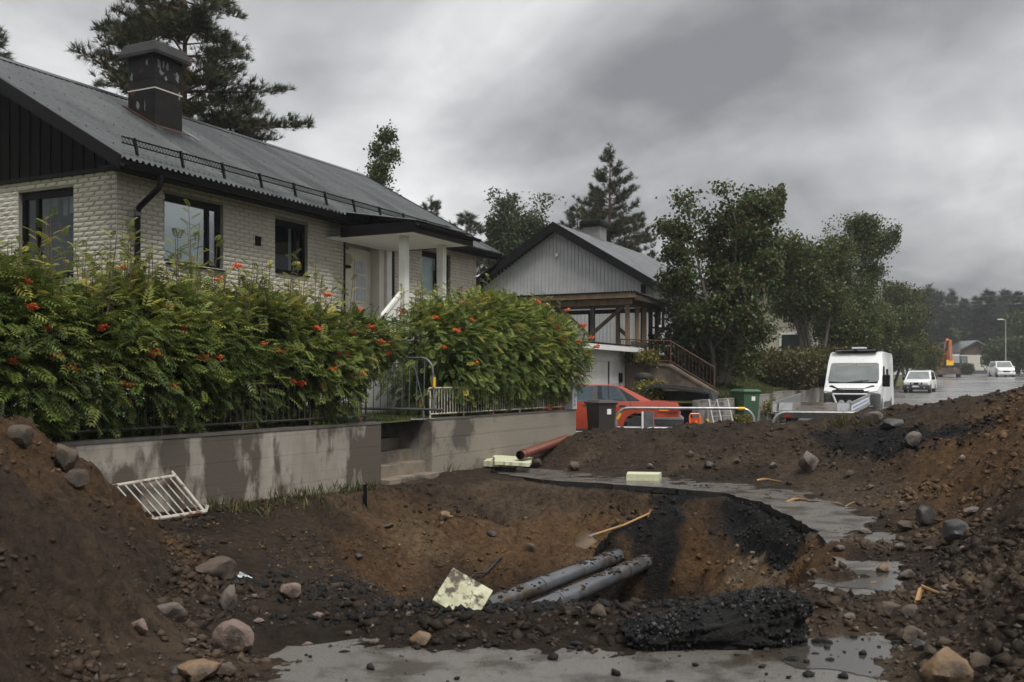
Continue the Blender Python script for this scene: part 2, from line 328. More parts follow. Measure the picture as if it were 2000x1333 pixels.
# gullies that run down the pit sides and the heaps
GZ = GZ+0.03*pit*(ridged(GX*2.2+GY*0.5, GY*0.6, 1.6, 2)-0.5)+0.035*high*(ridged(GX*0.7-GY*0.5, GY*1.4+GX*.6, 1.5, 2)-0.5)
# soil colour by soil kind, plus shade painted into the pit bottom
col = np.zeros(GX.shape+(3,)); n_ = fbm(GX, GY, 0.8, 5)
def lay(c, f):
    global col
    col = col*(1-f[..., None])+np.array(c)*f[..., None]
lay((0.038, 0.0272, 0.0185), np.ones(GX.shape))
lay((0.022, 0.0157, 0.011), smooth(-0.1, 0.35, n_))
lay((0.075, 0.055, 0.037), smooth(0.05, 0.4, fbm(GX+31, GY, 0.7, 5))*(1-high*0.7)*0.8)
orange = np.maximum.reduce([blob(GX, GY, 2.35, 10.6, 0.75, 2.6), blob(GX, GY, 6.3, 11.2, 1.8, 3.6, -0.3)*0.85, blob(GX, GY, -3.4, 7.4, 0.9, 2.2)*0.5, blob(GX, GY, 0.2, 14.2, 2.6, 1.1)*0.75, blob(GX, GY, -1.2, 12.4, 1.0, 1.8)*.6, blob(GX, GY, 1.9, 13.0, .5, .5)])
lay((0.108, 0.060, 0.024), np.clip(orange*(0.75+0.5*n_), 0, 1))
lay((0.13, 0.10, 0.066), np.clip(blob(GX, GY, 2.85, 11.8, 0.35, 1.2)*1.2*smooth(-0.1, .3, fbm(GX, GY, 2.2, 3)), 0, 1))
lay((0.115, 0.082, 0.05), np.clip(blob(GX, GY, -0.4, 13.9, 1.5, .7)*smooth(0, .35, fbm(GX+5, GY, 1.7, 4)), 0, 1)*0.7)
tar = np.maximum.reduce([blob(GX, GY, 1.75, 13.55, 0.85, 0.55), blob(GX, GY, 1.9, 12.95, 0.5, 0.35)*.7, blob(GX, GY, 3.1, 12.6, 0.28, 1.9), blob(GX, GY, 2.9, 14.5, 0.9, 0.25, -0.4), 
                         blob(GX, GY, 5.6, 14.9, 0.40, 2.2, 0.25)*0.7, blob(GX, GY, 0.3, 7.0, 1.1, 0.3)*0.55, blob(GX, GY, -0.15, 10.6, 0.5, 0.8)*0.75])
lay((0.0085, 0.0085, 0.009), smooth(.25, .62, tar+.34*fbm(GX, GY, 4.5, 4))*smooth(0, .15, tar))
lay((0.014, 0.0105, 0.008), smooth(-.8, -1.3, base+.25*n_)*.9)  # painted shade: pit bottom darkens with depth so the hole looks deep
idx = np.arange(NU*NY).reshape(NY, NU)
F = np.stack([idx[:-1, :-1], idx[:-1, 1:], idx[1:, 1:], idx[1:, :-1]], -1).reshape(-1, 4)
V = np.stack([GX, GY, GZ], -1).reshape(-1, 3)
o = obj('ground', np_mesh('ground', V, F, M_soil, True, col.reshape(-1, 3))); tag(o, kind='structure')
def _gi(x, y):
    y = np.clip(y, Y0, Y1*0.999); u = np.clip(x/y, U0, U1*0.999)
    fu = (u-U0)/(U1-U0)*(NU-1); fy = np.log(y/Y0)/math.log(Y1/Y0)*(NY-1)
    return np.clip(fu.astype(int), 0, NU-2), np.clip(fy.astype(int), 0, NY-2), fu, fy
def gz(x, y):
    x = np.atleast_1d(np.asarray(x, float)); y = np.atleast_1d(np.asarray(y, float)); iu, iy, fu, fy = _gi(x, y); a = fu-iu; b = fy-iy
    return (GZ[iy, iu]*(1-a)+GZ[iy, iu+1]*a)*(1-b)+(GZ[iy+1, iu]*(1-a)+GZ[iy+1, iu+1]*a)*b
def gcol(x, y):
    iu, iy, _, _ = _gi(x, y); return col[iy, iu]
# ------------------------------------------------------------------ torn asphalt
CUT = [(-1.75, 2.6), (-1.6, 4.2), (-1.52, 5.4), (-1.35, 6.0), (-.65, 6.3), (.2, 6.25), (.9, 6.2), (1.6, 6.5), (2.2, 7.4), (2.75, 8.6), (3.12, 9.6), (3.28, 10.9), (3.34, 12.2), (3.25, 13.2), (3.0, 14.2), (2.5, 14.85), (1.7, 15.4), (.8, 15.95), (.1, 16.7), (-.35, 17.6), (-.4, 17.9)]
rnd = random.Random(3); edge = []
for (a, b) in zip(CUT[:-1], CUT[1:]):
    n = max(2, int(math.dist(a, b)/0.09))
    for k in range(n):
        t = k/n; x = a[0]+(b[0]-a[0])*t; y = a[1]+(b[1]-a[1])*t
        q = 0.10*float(fbm(np.array(x), np.array(y), 1.7, 3)); edge.append((x+q+rnd.uniform(-.02, .02), y+q*0.6+rnd.uniform(-.02, .02)))
edge.append(CUT[-1])
outer = [tuple(S(9.2, -4.3))[:2], tuple(S(9.2, -5.6))[:2], (14, 24), (22, 24), (22, 2.6)]
bm = bmesh.new(); top = [bm.verts.new((x, y, 0)) for x, y in edge+outer]; f = bm.faces.new(top); f.normal_update()
if f.normal.z < 0: f.normal_flip()
r_ = bmesh.ops.extrude_face_region(bm, geom=[f]); vs2 = [v for v in r_['geom'] if isinstance(v, bmesh.types.BMVert)]
for v in vs2: v.co.z = -0.0
for v in top: v.co.z = -0.085
bmesh.ops.triangulate(bm, faces=[q for q in bm.faces if len(q.verts) > 4]); bmesh.ops.recalc_face_normals(bm, faces=bm.faces)
me = bpy.data.meshes.new('road'); bm.to_mesh(me); me.materials.append(M_asphalt); me.materials.append(M_tar)
for p in me.polygons: p.material_index = 1 if abs(p.normal.z) < 0.5 else 0
bm.free()
tag(obj('torn_road_surface', me), kind='structure')
def spot(px, py, down=0.0):          # where the sight line of a measured point meets the ground
    Yv = np.linspace(3.4, 23.5, 4000); X = (px-1000)/1944*Yv; z = EYE+(744-py)/1944*Yv; g = gz(X, Yv)
    k = int(np.argmax(z <= g))
    if z[k] > g[k]: k = int(np.argmin(z-g))
    return Vector((float(X[k]), float(Yv[k]), float(g[k])-down))
# rain water standing on the asphalt
M_water = mat('rain_water', (.05, .046, .04), rough=.07, spec=.7, bump=.08, bscale=14)
def puddle(cx, cy, rx, ry, z, seed):
    n = 72; P = [(cx, cy, z)]
    for k in range(n):
        a = 2*math.pi*k/n; q = 1+.55*float(fbm(np.array(math.cos(a)*1.3+seed), np.array(math.sin(a)*1.3), 1.2, 4)); P.append((cx+math.cos(a)*rx*q, cy+math.sin(a)*ry*q, z))
    tag(MB().add(P, [(0, 1+k, 1+(k+1) % n) for k in range(n)]).build('puddle_water', M_water), kind='structure')
puddle(2.85, 8.05, .48, .42, .004, 1); puddle(2.0, 5.75, .40, .42, .004, 9)
# ------------------------------------------------------------------ clods and gravel lying on the soil
ico = bmesh.new(); bmesh.ops.create_icosphere(ico, subdivisions=1, radius=1)
IV = np.array([v.co[:] for v in ico.verts]); IF = np.array([[v.index for v in q.verts] for q in ico.faces]); ico.free()
OV = np.array([(1, 0, 0), (-1, 0, 0), (0, 1, 0), (0, -1, 0), (0, 0, 1), (0, 0, -1)], float); OF = np.array([(0, 2, 4), (2, 1, 4), (1, 3, 4), (3, 0, 4), (2, 0, 5), (1, 2, 5), (3, 1, 5), (0, 3, 5)])
def pebbles(name, label, N, u0, u1, ya, yb, smin, smax, colfn, keep, m, power=3.0, flat=0.7):
    u = rng.uniform(u0, u1, N); y = ya*(yb/ya)**rng.random(N); x = u*y
    ok = keep(x, y, rng.random(N)); x, y = x[ok], y[ok]; n = len(x)
    s = smin+(smax-smin)*rng.random(n)**power
    s = np.where((x < -1.9) & (tps(x, y) > .25), np.minimum(s*.6, .026), s)
    z = gz(x, y)+s*0.18
    P = np.c_[x, y, z]; d = norm(rng.normal(size=(n, 3))*[1, 1, .3]); nv = norm(rng.normal(size=(n, 3))*0.5+[0, 0, 1])
    sc3 = np.c_[s*rng.uniform(.8, 1.4, n), s*rng.uniform(.7, 1.1, n), s*rng.uniform(.5, 1.0, n)*flat]
    Vv, Ff = scatter(OV, OF, P, d, nv, sc3)
    Vv = Vv+(rng.random(Vv.shape)-0.5)*np.repeat(s, len(OV))[:, None]*0.8
    c = np.repeat(colfn(x, y, n), len(OV), 0)
    o = obj(name, np_mesh(name, Vv, Ff, m, False, c)); tag(o, label, 'soil', kind='stuff'); return o
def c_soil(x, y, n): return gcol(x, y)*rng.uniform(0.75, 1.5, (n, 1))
def c_gravel(x, y, n):
    k = rng.random((n, 1)); return np.where(k < .5, [[.055, .048, .042]], np.where(k < .75, [[.12, .105, .09]], [[.065, .043, .03]]))*rng.uniform(.5, 1.3, (n, 1))
def c_tar(x, y, n): return np.array([[.009, .009, .0095]])*rng.uniform(.7, 2.0, (n, 1))
def keep_soil(x, y, r):
    h = tps(x, y); g = np.clip(.55+1.6*fbm(x, y, .9, 3), .03, 1)*np.where((x < -1.9) & (h > .3), .22, 1)
    return (r < g) & ((gz(x, y) > 0.015) & ((h > 0.12) | (r < 0.35)) | ((h < -0.12) & (r < 0.3)))
pebbles('soil_clods', 'crumbly brown soil clods covering the spoil heaps', 170000, -.62, .66, 4.2, 21, .006, .060, c_soil, keep_soil, M_clod, 7.0)
pebbles('loose_gravel', 'loose grey and brown gravel strewn over the dug ground', 26000, -.55, .62, 4.2, 19, .004, .026, c_gravel, lambda x, y, r: (tps(x, y) < .5) & ((gz(x, y) > -.01) | (tps(x, y) < -.1)) & (r < .8), M_clod)
def keep_tar(x, y, r):
    f = np.maximum.reduce([blob(x, y, .4, 6.75, 1.7, .32), blob(x, y, 3.1, 12.4, .3, 2.2), blob(x, y, 1.8, 13.5, .9, .6), blob(x, y, 5.5, 14.9, .5, 2.3, .25), blob(x, y, 2.3, 15, 1.1, .3), blob(x, y, -.9, 15.3, 1.2, .5)*.7, blob(x, y, -1.3, 8, 1.6, 1.0)*.25])
    return r < f
pebbles('asphalt_crumbs', 'black asphalt crumbs along the torn road edge', 60000, -.3, .5, 5.4, 17, .004, .046, c_tar, keep_tar, M_clod, 4.5, .8)
# crumbs flung on the wet asphalt in front
n = 420; x = rng.uniform(-1.3, 2.3, n); y = rng.uniform(4.6, 6.2, n); ok = rng.random(n) < np.exp(-((x-1.5)**2)/1.2)+.25; x, y = x[ok], y[ok]; n = len(x); s = .004+.028*rng.random(n)**4
Vv, Ff = scatter(IV, IF, np.c_[x, y, s*.4], norm(rng.normal(size=(n, 3))*[1, 1, .2]), np.tile([0, 0, 1.], (n, 1)), np.c_[s*1.3, s, s*.8])
Vv = Vv+(rng.random(Vv.shape)-.5)*np.repeat(s, len(IV))[:, None]*.6; Vv[:, 2] = np.maximum(Vv[:, 2], .0005)
tag(obj('asphalt_grit', np_mesh('asphalt_grit', Vv, Ff, M_clod, False, np.repeat(c_tar(x, y, n)*1.3, len(IV), 0))), 'black grit scattered on the wet asphalt in front', 'grit', kind='stuff')

# ------------------------------------------------------------------ road beyond, yards, far terrain
def rz(Y): return float(np.interp(Y, [0, 20, 28, 37, 50, 71, 95, 118, 165, 260, 900], [0, 0, .07, .2, .38, .76, 1.35, 2.05, 2.75, 3.2, 4.0]))
def rzv(Y): return np.interp(Y, [0, 20, 28, 37, 50, 71, 95, 118, 165, 260, 900], [0, 0, .07, .2, .38, .76, 1.35, 2.05, 2.75, 3.2, 4.0])
def sgrid(name, lxs, lys, zf, m, kind='structure', colf=None):
    A, B = np.meshgrid(np.array(lxs, float), np.array(lys, float)); X = CORNER.x+D1.x*A+D2.x*B; Y = CORNER.y+D1.y*A+D2.y*B
    Z = zf(A, B, X, Y); i = np.arange(A.size).reshape(A.shape)
    Fq = np.stack([i[:-1, :-1], i[:-1, 1:], i[1:, 1:], i[1:, :-1]], -1).reshape(-1, 4)
    o = obj(name, np_mesh(name, np.stack([X, Y, Z], -1).reshape(-1, 3), Fq, m, True)); return tag(o, kind=kind)
sgrid('road', np.r_[np.linspace(6, 60, 60), np.linspace(62, 190, 60)], np.linspace(-19, -5.95, 14), lambda a, b, X, Y: rzv(Y)+0.012-0.012*((b+10.5)/4)**2*.5, M_road)
M_verge = mat('gravel_verge', (0.10, 0.088, 0.07), (0.055, 0.05, 0.04), rough=.7, scale=1.5, detail=8, bump=.5, bscale=40)
sgrid('road_verge', np.linspace(14.4, 190, 90), np.linspace(-5.98, -5.2, 3), lambda a, b, X, Y: rzv(Y)+.02+.05*fbm(a, b, .7, 3), M_verge)
sgrid('driveway', np.linspace(9.3, 19, 20), np.linspace(-5.97, 6, 20), lambda a, b, X, Y: .06+.012*(b+6)+.01*fbm(a, b, .6, 3)+rzv(Y)*.6, M_verge)
M_lawnfar = mat('rough_grass', (0.05, 0.062, 0.02), (0.10, 0.10, 0.04), rough=.9, scale=.8, detail=8, bump=.8, bscale=12, bdist=.1, spec=.2)
def zyard(a, b, X, Y): return 0.93+.02*fbm(a, b, .8, 3)+.06*smooth(-3, 0, b)
sgrid('lawn', np.linspace(-16, 9.25, 60), np.linspace(-3.95, 14, 40), zyard, M_grass)
def zbank(a, b):
    t = smooth(-5.1, -1.6, b); top = 2.30+.014*(a-18); low = 1.0+.012*(a-16)
    return low+(top-low)*t+.05*fbm(a, b, .6, 4)
sgrid('grass_bank', np.r_[np.linspace(18.62, 40, 70), np.linspace(40.5, 75, 60)], np.r_[np.linspace(-5.12, -1, 26), np.linspace(-.8, 16, 20)], lambda a, b, X, Y: zbank(a, b)+np.maximum(0, a-40)*.01, M_grass)
sgrid('terrace_ground', np.linspace(15.2, 18.62, 8), np.linspace(-5.12, -3.0, 6), lambda a, b, X, Y: .98+.03*fbm(a, b, 1.2, 3), M_grass)
sgrid('terrain', np.r_[np.linspace(-200, 0, 20), np.linspace(5, 60, 30), np.linspace(65, 300, 50), np.linspace(330, 900, 20)], np.r_[np.linspace(-500, -60, 20), np.linspace(-55, -19.5, 12), np.linspace(-19, -5, 4), np.linspace(0, 60, 20), np.linspace(70, 600, 20)],
      lambda a, b, X, Y: rzv(np.maximum(Y, 0))-.12-2.6*(1-smooth(22, 30, Y))-2.0*smooth(-30, -5, b)*(1-smooth(6, 16, b))*(1-smooth(70, 82, a))+1.2*smooth(8, 40, b)*smooth(10, 40, a)+.5*smooth(-19, -30, b), M_lawnfar)
# ================================================================== brick house
M_brick = mat('pale_brick', (0.47, 0.44, 0.375), (0.56, 0.53, 0.46), rough=.85, scale=2.2, detail=8, bump=.6, bscale=45, col3=(.24, .225, .195), scale3=7, pos3=(.58, .72), spec=.25)
M_mortar = mat('mortar', (0.26, 0.245, 0.215), (0.20, 0.19, 0.165), rough=.9, scale=8)
M_roof = mat('wet_metal_roof', (0.036, 0.042, 0.042), (0.060, 0.070, 0.068), rough=.17, rough2=.30, scale=.9, detail=7, spec=.7, metal=0, stretch=(1.6, .35, .35), col3=(.018, .019, .020), scale3=.42, pos3=(.50, .60))
M_chim = mat('black_flaking_sheet', (0.006, 0.006, 0.0065), (0.014, 0.012, 0.011), rough=.45, scale=5, col3=(.075, .028, .014), scale3=2.2, pos3=(.62, .72), spec=.12)
M_flake = mat('bare_zinc', (.16, .165, .17), (.10, .10, .105), rough=.55)
M_plinth = mat('painted_plinth', (.40, .40, .39), (.50, .50, .49), rough=.8, scale=2, bump=.15)
M_cream = mat('cream_paint', (.60, .565, .48), (.66, .625, .54), rough=.6, scale=3)
M_blind = mat('roller_blind', (.80, .83, .85), rough=.7)
M_curtain = mat('curtain', (.30, .30, .29), rough=.9)
M_board = mat('black_boards', (.003, .0028, .0026), (.006, .0055, .005), spec=.06, rough=.6, scale=6, stretch=(3, 3, .3), col3=(.10, .06, .02), scale3=4, pos3=(.72, .76))

house = thing('brick_house', 'long pale brick house with dark corrugated metal roof and black chimney behind the rowan hedge', 'house', CORNER, STREET_ROT)
HL, HW, ZB, ZT = 12.2, 8.0, 2.15, 5.02
ROOF0, SLOPE = 5.08, 0.56
def roof_z(y): return ROOF0+SLOPE*(min(y, HW-y)+0.5)
FRONT = [(1.03, 2.45, 3.62, 4.81), (3.89, 4.92, 3.75, 4.80), (6.15, 7.75, 2.5, 4.66), (9.4, 10.8, 3.3, 4.82)]   # windows and door (x0,x1,z0,z1)
GABLE = [(1.0, 2.35, 3.35, 4.82)]
def holes(m, L, z0, z1, ops, put):
    xs = sorted({0, L, *[q for o_ in ops for q in o_[:2]]}); zs = sorted({z0, z1, *[q for o_ in ops for q in o_[2:]]})
    for a, b in zip(xs[:-1], xs[1:]):
        for c, d in zip(zs[:-1], zs[1:]):
            if any(o_[0] <= (a+b)/2 <= o_[1] and o_[2] <= (c+d)/2 <= o_[3] for o_ in ops): continue
            put(a, b, c, d)
m = MB(); holes(m, HL, ZB, ZT, FRONT, lambda a, b, c, d: m.box(a, b, .02, .22, c, d))
wall = m.build('front_wall', M_mortar, house)
m = MB(); holes(m, HW-.24, ZB, ZT, [(o_[0]-.22, o_[1]-.22, o_[2], o_[3]) for o_ in GABLE], lambda a, b, c, d: m.box(.02, .22, a+.22, b+.22, c, d))
gwall = m.build('gable_wall', M_mortar, house)
m = MB(); m.box(HL-.2, HL-.002, .23, HW, ZB, ZT); m.box(.23, HL-.21, HW-.2, HW, ZB, ZT); m.build('rear_wall', M_brick, house)
MB().box(.0, HL, .0, HW, .6, ZB-.003).build('plinth', M_plinth, house)
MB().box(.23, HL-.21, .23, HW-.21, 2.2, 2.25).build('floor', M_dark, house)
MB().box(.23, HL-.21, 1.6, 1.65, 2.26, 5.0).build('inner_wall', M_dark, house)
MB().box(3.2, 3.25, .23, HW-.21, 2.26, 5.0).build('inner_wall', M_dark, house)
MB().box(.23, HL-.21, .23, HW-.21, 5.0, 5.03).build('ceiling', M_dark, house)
# bricks: rough faces, running bond
def brick_mesh(name, L, seed, nx=6, nz=3):
    r = np.random.default_rng(seed); h = .071
    m = MB(); g = []
    for j in range(nz+1):
        for i in range(nx+1):
            ed = (i in (0, nx)) or (j in (0, nz)); x = L*i/nx; z = h*j/nz
            g.append((x, (.004 if ed else -.007-.005*r.random())+(.006*r.random()), z+(0 if j in (0, nz) else .006*(r.random()-.5))))
    fs = [(j*(nx+1)+i, j*(nx+1)+i+1, (j+1)*(nx+1)+i+1, (j+1)*(nx+1)+i) for j in range(nz) for i in range(nx)]
    b0 = len(g); g += [(0, .02, 0), (L, .02, 0), (L, .02, h), (0, .02, h)]
    fs += [(b0, b0+1)+tuple(range(nx, -1, -1)), (b0+2, b0+3)+tuple(nz*(nx+1)+i for i in range(nx+1)), (b0+3, b0)+tuple(j*(nx+1) for j in range(nz+1)), (b0+1, b0+2)+tuple(j*(nx+1)+nx for j in range(nz, -1, -1))]
    return m.add(g, fs)
BR = [brick_mesh('b', .243, k) for k in range(6)]
BL = [brick_mesh('b', .243, 20+k, 3, 2) for k in range(6)]
BRM = [b.mesh('brick', M_brick) for b in BR]
cand = []
CO = .0805
def course(Lw, ops, side):
    row = 0; z = 2.2
    while z+.07 < ZT+.02:
        x = 0.0 if row % 2 == 0 else -.126
        while x < Lw:
            x0, x1 = max(x, 0), min(x+.243, Lw)
            segs = [(x0, x1)]
            for o_ in ops:
                if z+.045 > o_[2] and z+.02 < o_[3]:
                    ns = []
                    for a, b in segs:
                        if b <= o_[0] or a >= o_[1]: ns.append((a, b))
                        else:
                            if a < o_[0]: ns.append((a, o_[0]))
                            if b > o_[1]: ns.append((o_[1], b))
                    segs = ns
            for a, b in segs:
                if b-a > .03: cand.append((side, a, b-a, z))
            x += .252
        z += CO; row += 1
course(HL, FRONT, 'f'); course(HW, GABLE, 'g')
def near(c): return (math.hypot(c[1], 0)*(1.0 if c[0] == 'f' else 1.7))+(50 if c[3] < 3.45 else 0)
cand.sort(key=near)
bv, bf, off = [], [], 0
G_M = Matrix(((0, 1, 0, 0), (-1, 0, 0, 0), (0, 0, 1, 0), (0, 0, 0, 1)))
for k, (side, a, Lb, z) in enumerate(cand):
    v = k % 6
    if k < 300:
        o = obj('brick', BRM[v], wall if side == 'f' else gwall)
        if side == 'f': o.location = (a, 0, z); o.scale = (Lb/.243, 1, 1)
        else: o.location = (0, a+Lb, z); o.rotation_euler = (0, 0, -math.pi/2); o.scale = (Lb/.243, 1, 1)
    else:
        q = np.array(BL[v].v); q[:, 0] *= Lb/.243
        if side == 'g': q = np.c_[q[:, 1], Lb-q[:, 0], q[:, 2]]; q += (0, a, z)
        else: q += (a, 0, z)
        bv += [tuple(w) for w in q]; bf += [tuple(i+off for i in f_) for f_ in BL[v].f]; off += len(q)
m = MB(); m.v = bv; m.f = bf; tag(m.build('brickwork', M_brick, house), kind='stuff')
# gable boards
MB().prism([(-.45, 5.06), (HW+.45, 5.06), (HW/2, roof_z(HW/2)-.10)], .03, .06, 'yz').build('gable_backing', M_board, house)
y = -.30; k = 0
while y < HW+.3:
    w = .135; z1 = roof_z(y if y < HW/2 else y+w)-.16; dx = 0 if k % 2 else -.022
    if z1 > 5.12: MB().box(-.025+dx, .028+dx, y, y+w, 5.05-(.012 if k % 2 else 0), z1).build('board', M_board, house)
    y += .128; k += 1
MB().box(-.07, .0, -.34, HW+.34, 4.985, 5.045).build('drip_board', M_black, house)
# corrugated roof: ridges run down the slope
def corr(x0, x1, ya, za, yb, zb, amp, pitch, name, m_, par, n=6, rows=2):
    nx = int((x1-x0)/pitch*n); xs = np.linspace(x0, x1, nx+1); c = (np.arange(nx+1) % n)/n
    prof = amp*np.array([0, .85, 1, .85, 0, 0])[np.arange(nx+1) % n] if n == 6 else amp*np.sin(c*2*np.pi)
    ts = np.linspace(0, 1, rows+1); Vv = []
    for t in ts: Vv.append(np.c_[xs, np.full(nx+1, ya+(yb-ya)*t), za+(zb-za)*t+prof])
    Vv = np.concatenate(Vv); i = np.arange((rows+1)*(nx+1)).reshape(rows+1, nx+1)
    Ff = np.stack([i[:-1, :-1], i[:-1, 1:], i[1:, 1:], i[1:, :-1]], -1).reshape(-1, 4)
    return obj(name, np_mesh(name, Vv, Ff, m_), par)
X0, X1 = -.42, HL+.45; YE = -.52; ZR = roof_z(HW/2)
def rzl(y): return ROOF0+SLOPE*(y+.5)
roof = MB().prism([(YE+.02, rzl(YE)-.14), (HW/2, ZR-.16), (HW-YE-.02, rzl(YE)-.14), (HW-YE-.02, rzl(YE)-.015), (HW/2, ZR-.015), (YE+.02, rzl(YE)-.015)], X0+.03, X1-.03, 'yz').build('roof', M_black, house)
# sheets laid in five lengths side by side
xs = [X0, 2.3, 4.9, 7.4, 10.0, X1]
for a, b in zip(xs[:-1], xs[1:]):
    corr(a, b-.004, YE-.06, rzl(YE-.06), HW/2, ZR, .042, .125, 'roof_sheet', M_roof, roof)
    corr(a, b-.004, HW-YE+.06, rzl(YE-.06), HW/2, ZR, .042, .125, 'roof_sheet', M_roof, roof)
MB().prism([(HW/2-.2, ZR-.06), (HW/2, ZR+.055), (HW/2+.2, ZR-.06), (HW/2, ZR+.035)], X0-.02, X1+.02, 'yz').build('ridge_cap', M_roof, roof)
for s in (0, 1):
    xx = X0-.03 if s == 0 else X1-.01
    MB().prism([(YE-.03, rzl(YE)-.19), (HW/2, ZR-.20), (HW-YE+.03, rzl(YE)-.19), (HW-YE+.03, rzl(YE)+.03), (HW/2, ZR+.05), (YE-.03, rzl(YE)+.03)], xx, xx+.04, 'yz').build('barge_board', M_black, roof)
MB().box(X0, X1, YE-.0, -.003+YE+.025, rzl(YE)-.2, rzl(YE)-.03).build('fascia', M_black, roof)
MB().box(X0+.05, X1-.05, YE+.03, .03, 4.965, 4.985).build('soffit', M_black, house)
# screws in rows
Pn = []
for r in range(7):
    y = .05+r*.62
    for i in range(58): Pn.append((X0+.17+i*.2242, y, rzl(y)+.043))
SV, SF = scatter(IV[:, :]*[1, 1, .6], IF, np.array(Pn), np.tile([1., 0, 0], (len(Pn), 1)), np.tile([0, -.49, .87], (len(Pn), 1)), np.full(len(Pn), .013))
tag(obj('roof_screws', np_mesh('roof_screws', SV, SF, M_black), roof), kind='stuff')
# gutter + downpipes
g_ = MB(); pr = [(math.cos(a)*.065, math.sin(a)*.065) for a in np.linspace(math.pi, 2*math.pi, 9)]+[(math.cos(a)*.055, math.sin(a)*.055) for a in np.linspace(2*math.pi, math.pi, 9)]
g_.prism([(YE-.09+p, rzl(YE)-.10+q) for p, q in pr], X0-.02, X1+.02, 'yz'); gut = g_.build('gutter', M_black, house, smooth=True)
for nm, x in (('downpipe', .33), ('downpipe', HL+.12)):
    zt = rzl(YE)-.12
    pts = [(x, YE-.09, zt), (x, YE-.09, zt-.16), (x, YE-.05, zt-.24), (x, -.14, zt-.52), (x, -.10, zt-.62), (x, -.10, 1.2)]
    d_ = MB().tube(pts, .048, 10).build(nm, M_black, house, smooth=True, angle=60)
    MB().tube([(x, -.10, zt-.66), (x, -.10, zt-.56)], .056, 10).build('clamp', M_flake, d_, smooth=True)
    MB().box(x-.07, x-.04, -.1, .0, 3.9, 3.93).build('bracket', M_black, d_)
# snow guard
sg = []
for k, x in enumerate(np.arange(.12, 10.6, 1.0)):
    y = -.25; z = rzl(y)
    p = MB(); p.box(x-.018, x+.018, y-.30, y+.02, -.0, .0)
    p = MB().prism([(y-.10, rzl(y-.10)+.03), (y-.05, rzl(y-.05)+.03), (y+.02, z+.28), (y-.03, z+.28)], x-.017, x+.017, 'yz').build('snow_guard_post', M_black, roof)
MB().tube([(-.15, -.27, rzl(-.25)+.25), (10.3, -.27, rzl(-.25)+.25)], .014, 6).build('snow_guard_rail', M_black, roof)
zig = []
for i in range(300):
    x = -.15+i*.0349; zig.append((x, -.27, rzl(-.25)+(.165 if i % 2 else .235)))
MB().tube(zig, .006, 4).build('snow_guard_lattice', M_black, roof)
MB().tube([(-.15, -.27, rzl(-.25)+.155), (10.3, -.27, rzl(-.25)+.155)], .012, 6).build('snow_guard_rail', M_black, roof)
# chimney
cx0, cx1, cy0, cy1 = 3.0, 3.73, 2.27, 3.0
chim = MB().box(cx0, cx1, cy0, cy1, 6.2, 8.10).build('chimney', M_chim, roof, bevel=.008)
MB().box(cx0-.006, cx1+.006, cy0-.006, cy1+.006, 7.40, 7.425).build('band', mat('pale_strap', (.42, .40, .34), rough=.6), chim)
MB().box(cx0-.004, cx1+.004, cy0-.004, cy1+.004, 7.605, 7.62).build('seam', M_black, chim)
c_ = MB(); e1, e2 = .14, .06
vs_ = []
for (ee, z) in ((.13, 8.06), (.135, 8.12), (.05, 8.32), (.03, 8.335)):
    vs_ += [(cx0-ee, cy0-ee, z), (cx1+ee, cy0-ee, z), (cx1+ee, cy1+ee, z), (cx0-ee, cy1+ee, z)]
fs = [(3, 2, 1, 0), (12, 13, 14, 15)]+[(4*i+k, 4*i+(k+1) % 4, 4*i+4+(k+1) % 4, 4*i+4+k) for i in range(3) for k in range(4)]
c_.add(vs_, fs).build('chimney_cap', mat('dull_cap_sheet', (.014, .014, .015), (.026, .024, .023), rough=.35, col3=(.07, .03, .02), scale3=3, pos3=(.6, .66), spec=.2), roof)
MB().lathe([(.10, 8.335), (.10, 8.44)], 12, ((cx0+cx1)/2, (cy0+cy1)/2, 0)).build('flue', M_flake, chim)
MB().prism([(cy0-.10, rzl(cy0-.10)+.035), (cy1+.10, rzl(cy1+.10)+.035), (cy1+.10, rzl(cy1+.10)+.055), (cy0-.10, rzl(cy0-.10)+.055)], cx0-.07, cx1+.1, 'yz').build('flashing', mat('rusty_flashing', (.07, .024, .012), (.02, .014, .012), rough=.5, scale=6), chim)
MB().prism([(cy0-.22, rzl(cy0-.22)+.03), (cy1+.5, rzl(cy1+.5)+.03), (cy1+.5, rzl(cy1+.5)+.045), (cy0-.22, rzl(cy0-.22)+.045)], cx1+.2, cx1+.34, 'yz').build('flashing', M_flake, chim)
def flakes(N, face):
    r = random.Random(face)
    for _ in range(N):
        s, z = r.uniform(.05, .66), r.uniform(6.9, 8.0)
        if r.random() < .65: z = r.uniform(7.65, 7.95)
        n = 14; w, h = r.uniform(.015, .06), r.uniform(.03, .15)
        q = [(s+w*math.cos(a)*r.uniform(.35, 1), z+h*math.sin(a)*r.uniform(.3, 1)) for a in np.linspace(0, 2*math.pi*(n-1)/n, n)]
        q = [(min(max(a, .01), .72), min(b, 7.99)) for a, b in q]
        v = [(cx0+a, cy0-.003, b) if face == 1 else (cx0-.003, cy0+a, b) for a, b in q]+[(cx0+a, cy0+.002, b) if face == 1 else (cx0+.002, cy0+a, b) for a, b in q]
        MB().add(v, [tuple(range(n)), tuple(range(2*n-1, n-1, -1))]+[(i, i+n, (i+1) % n+n, (i+1) % n) for i in range(n)]).build('bare_patch', M_flake, chim)
flakes(16, 1); flakes(4, 2)
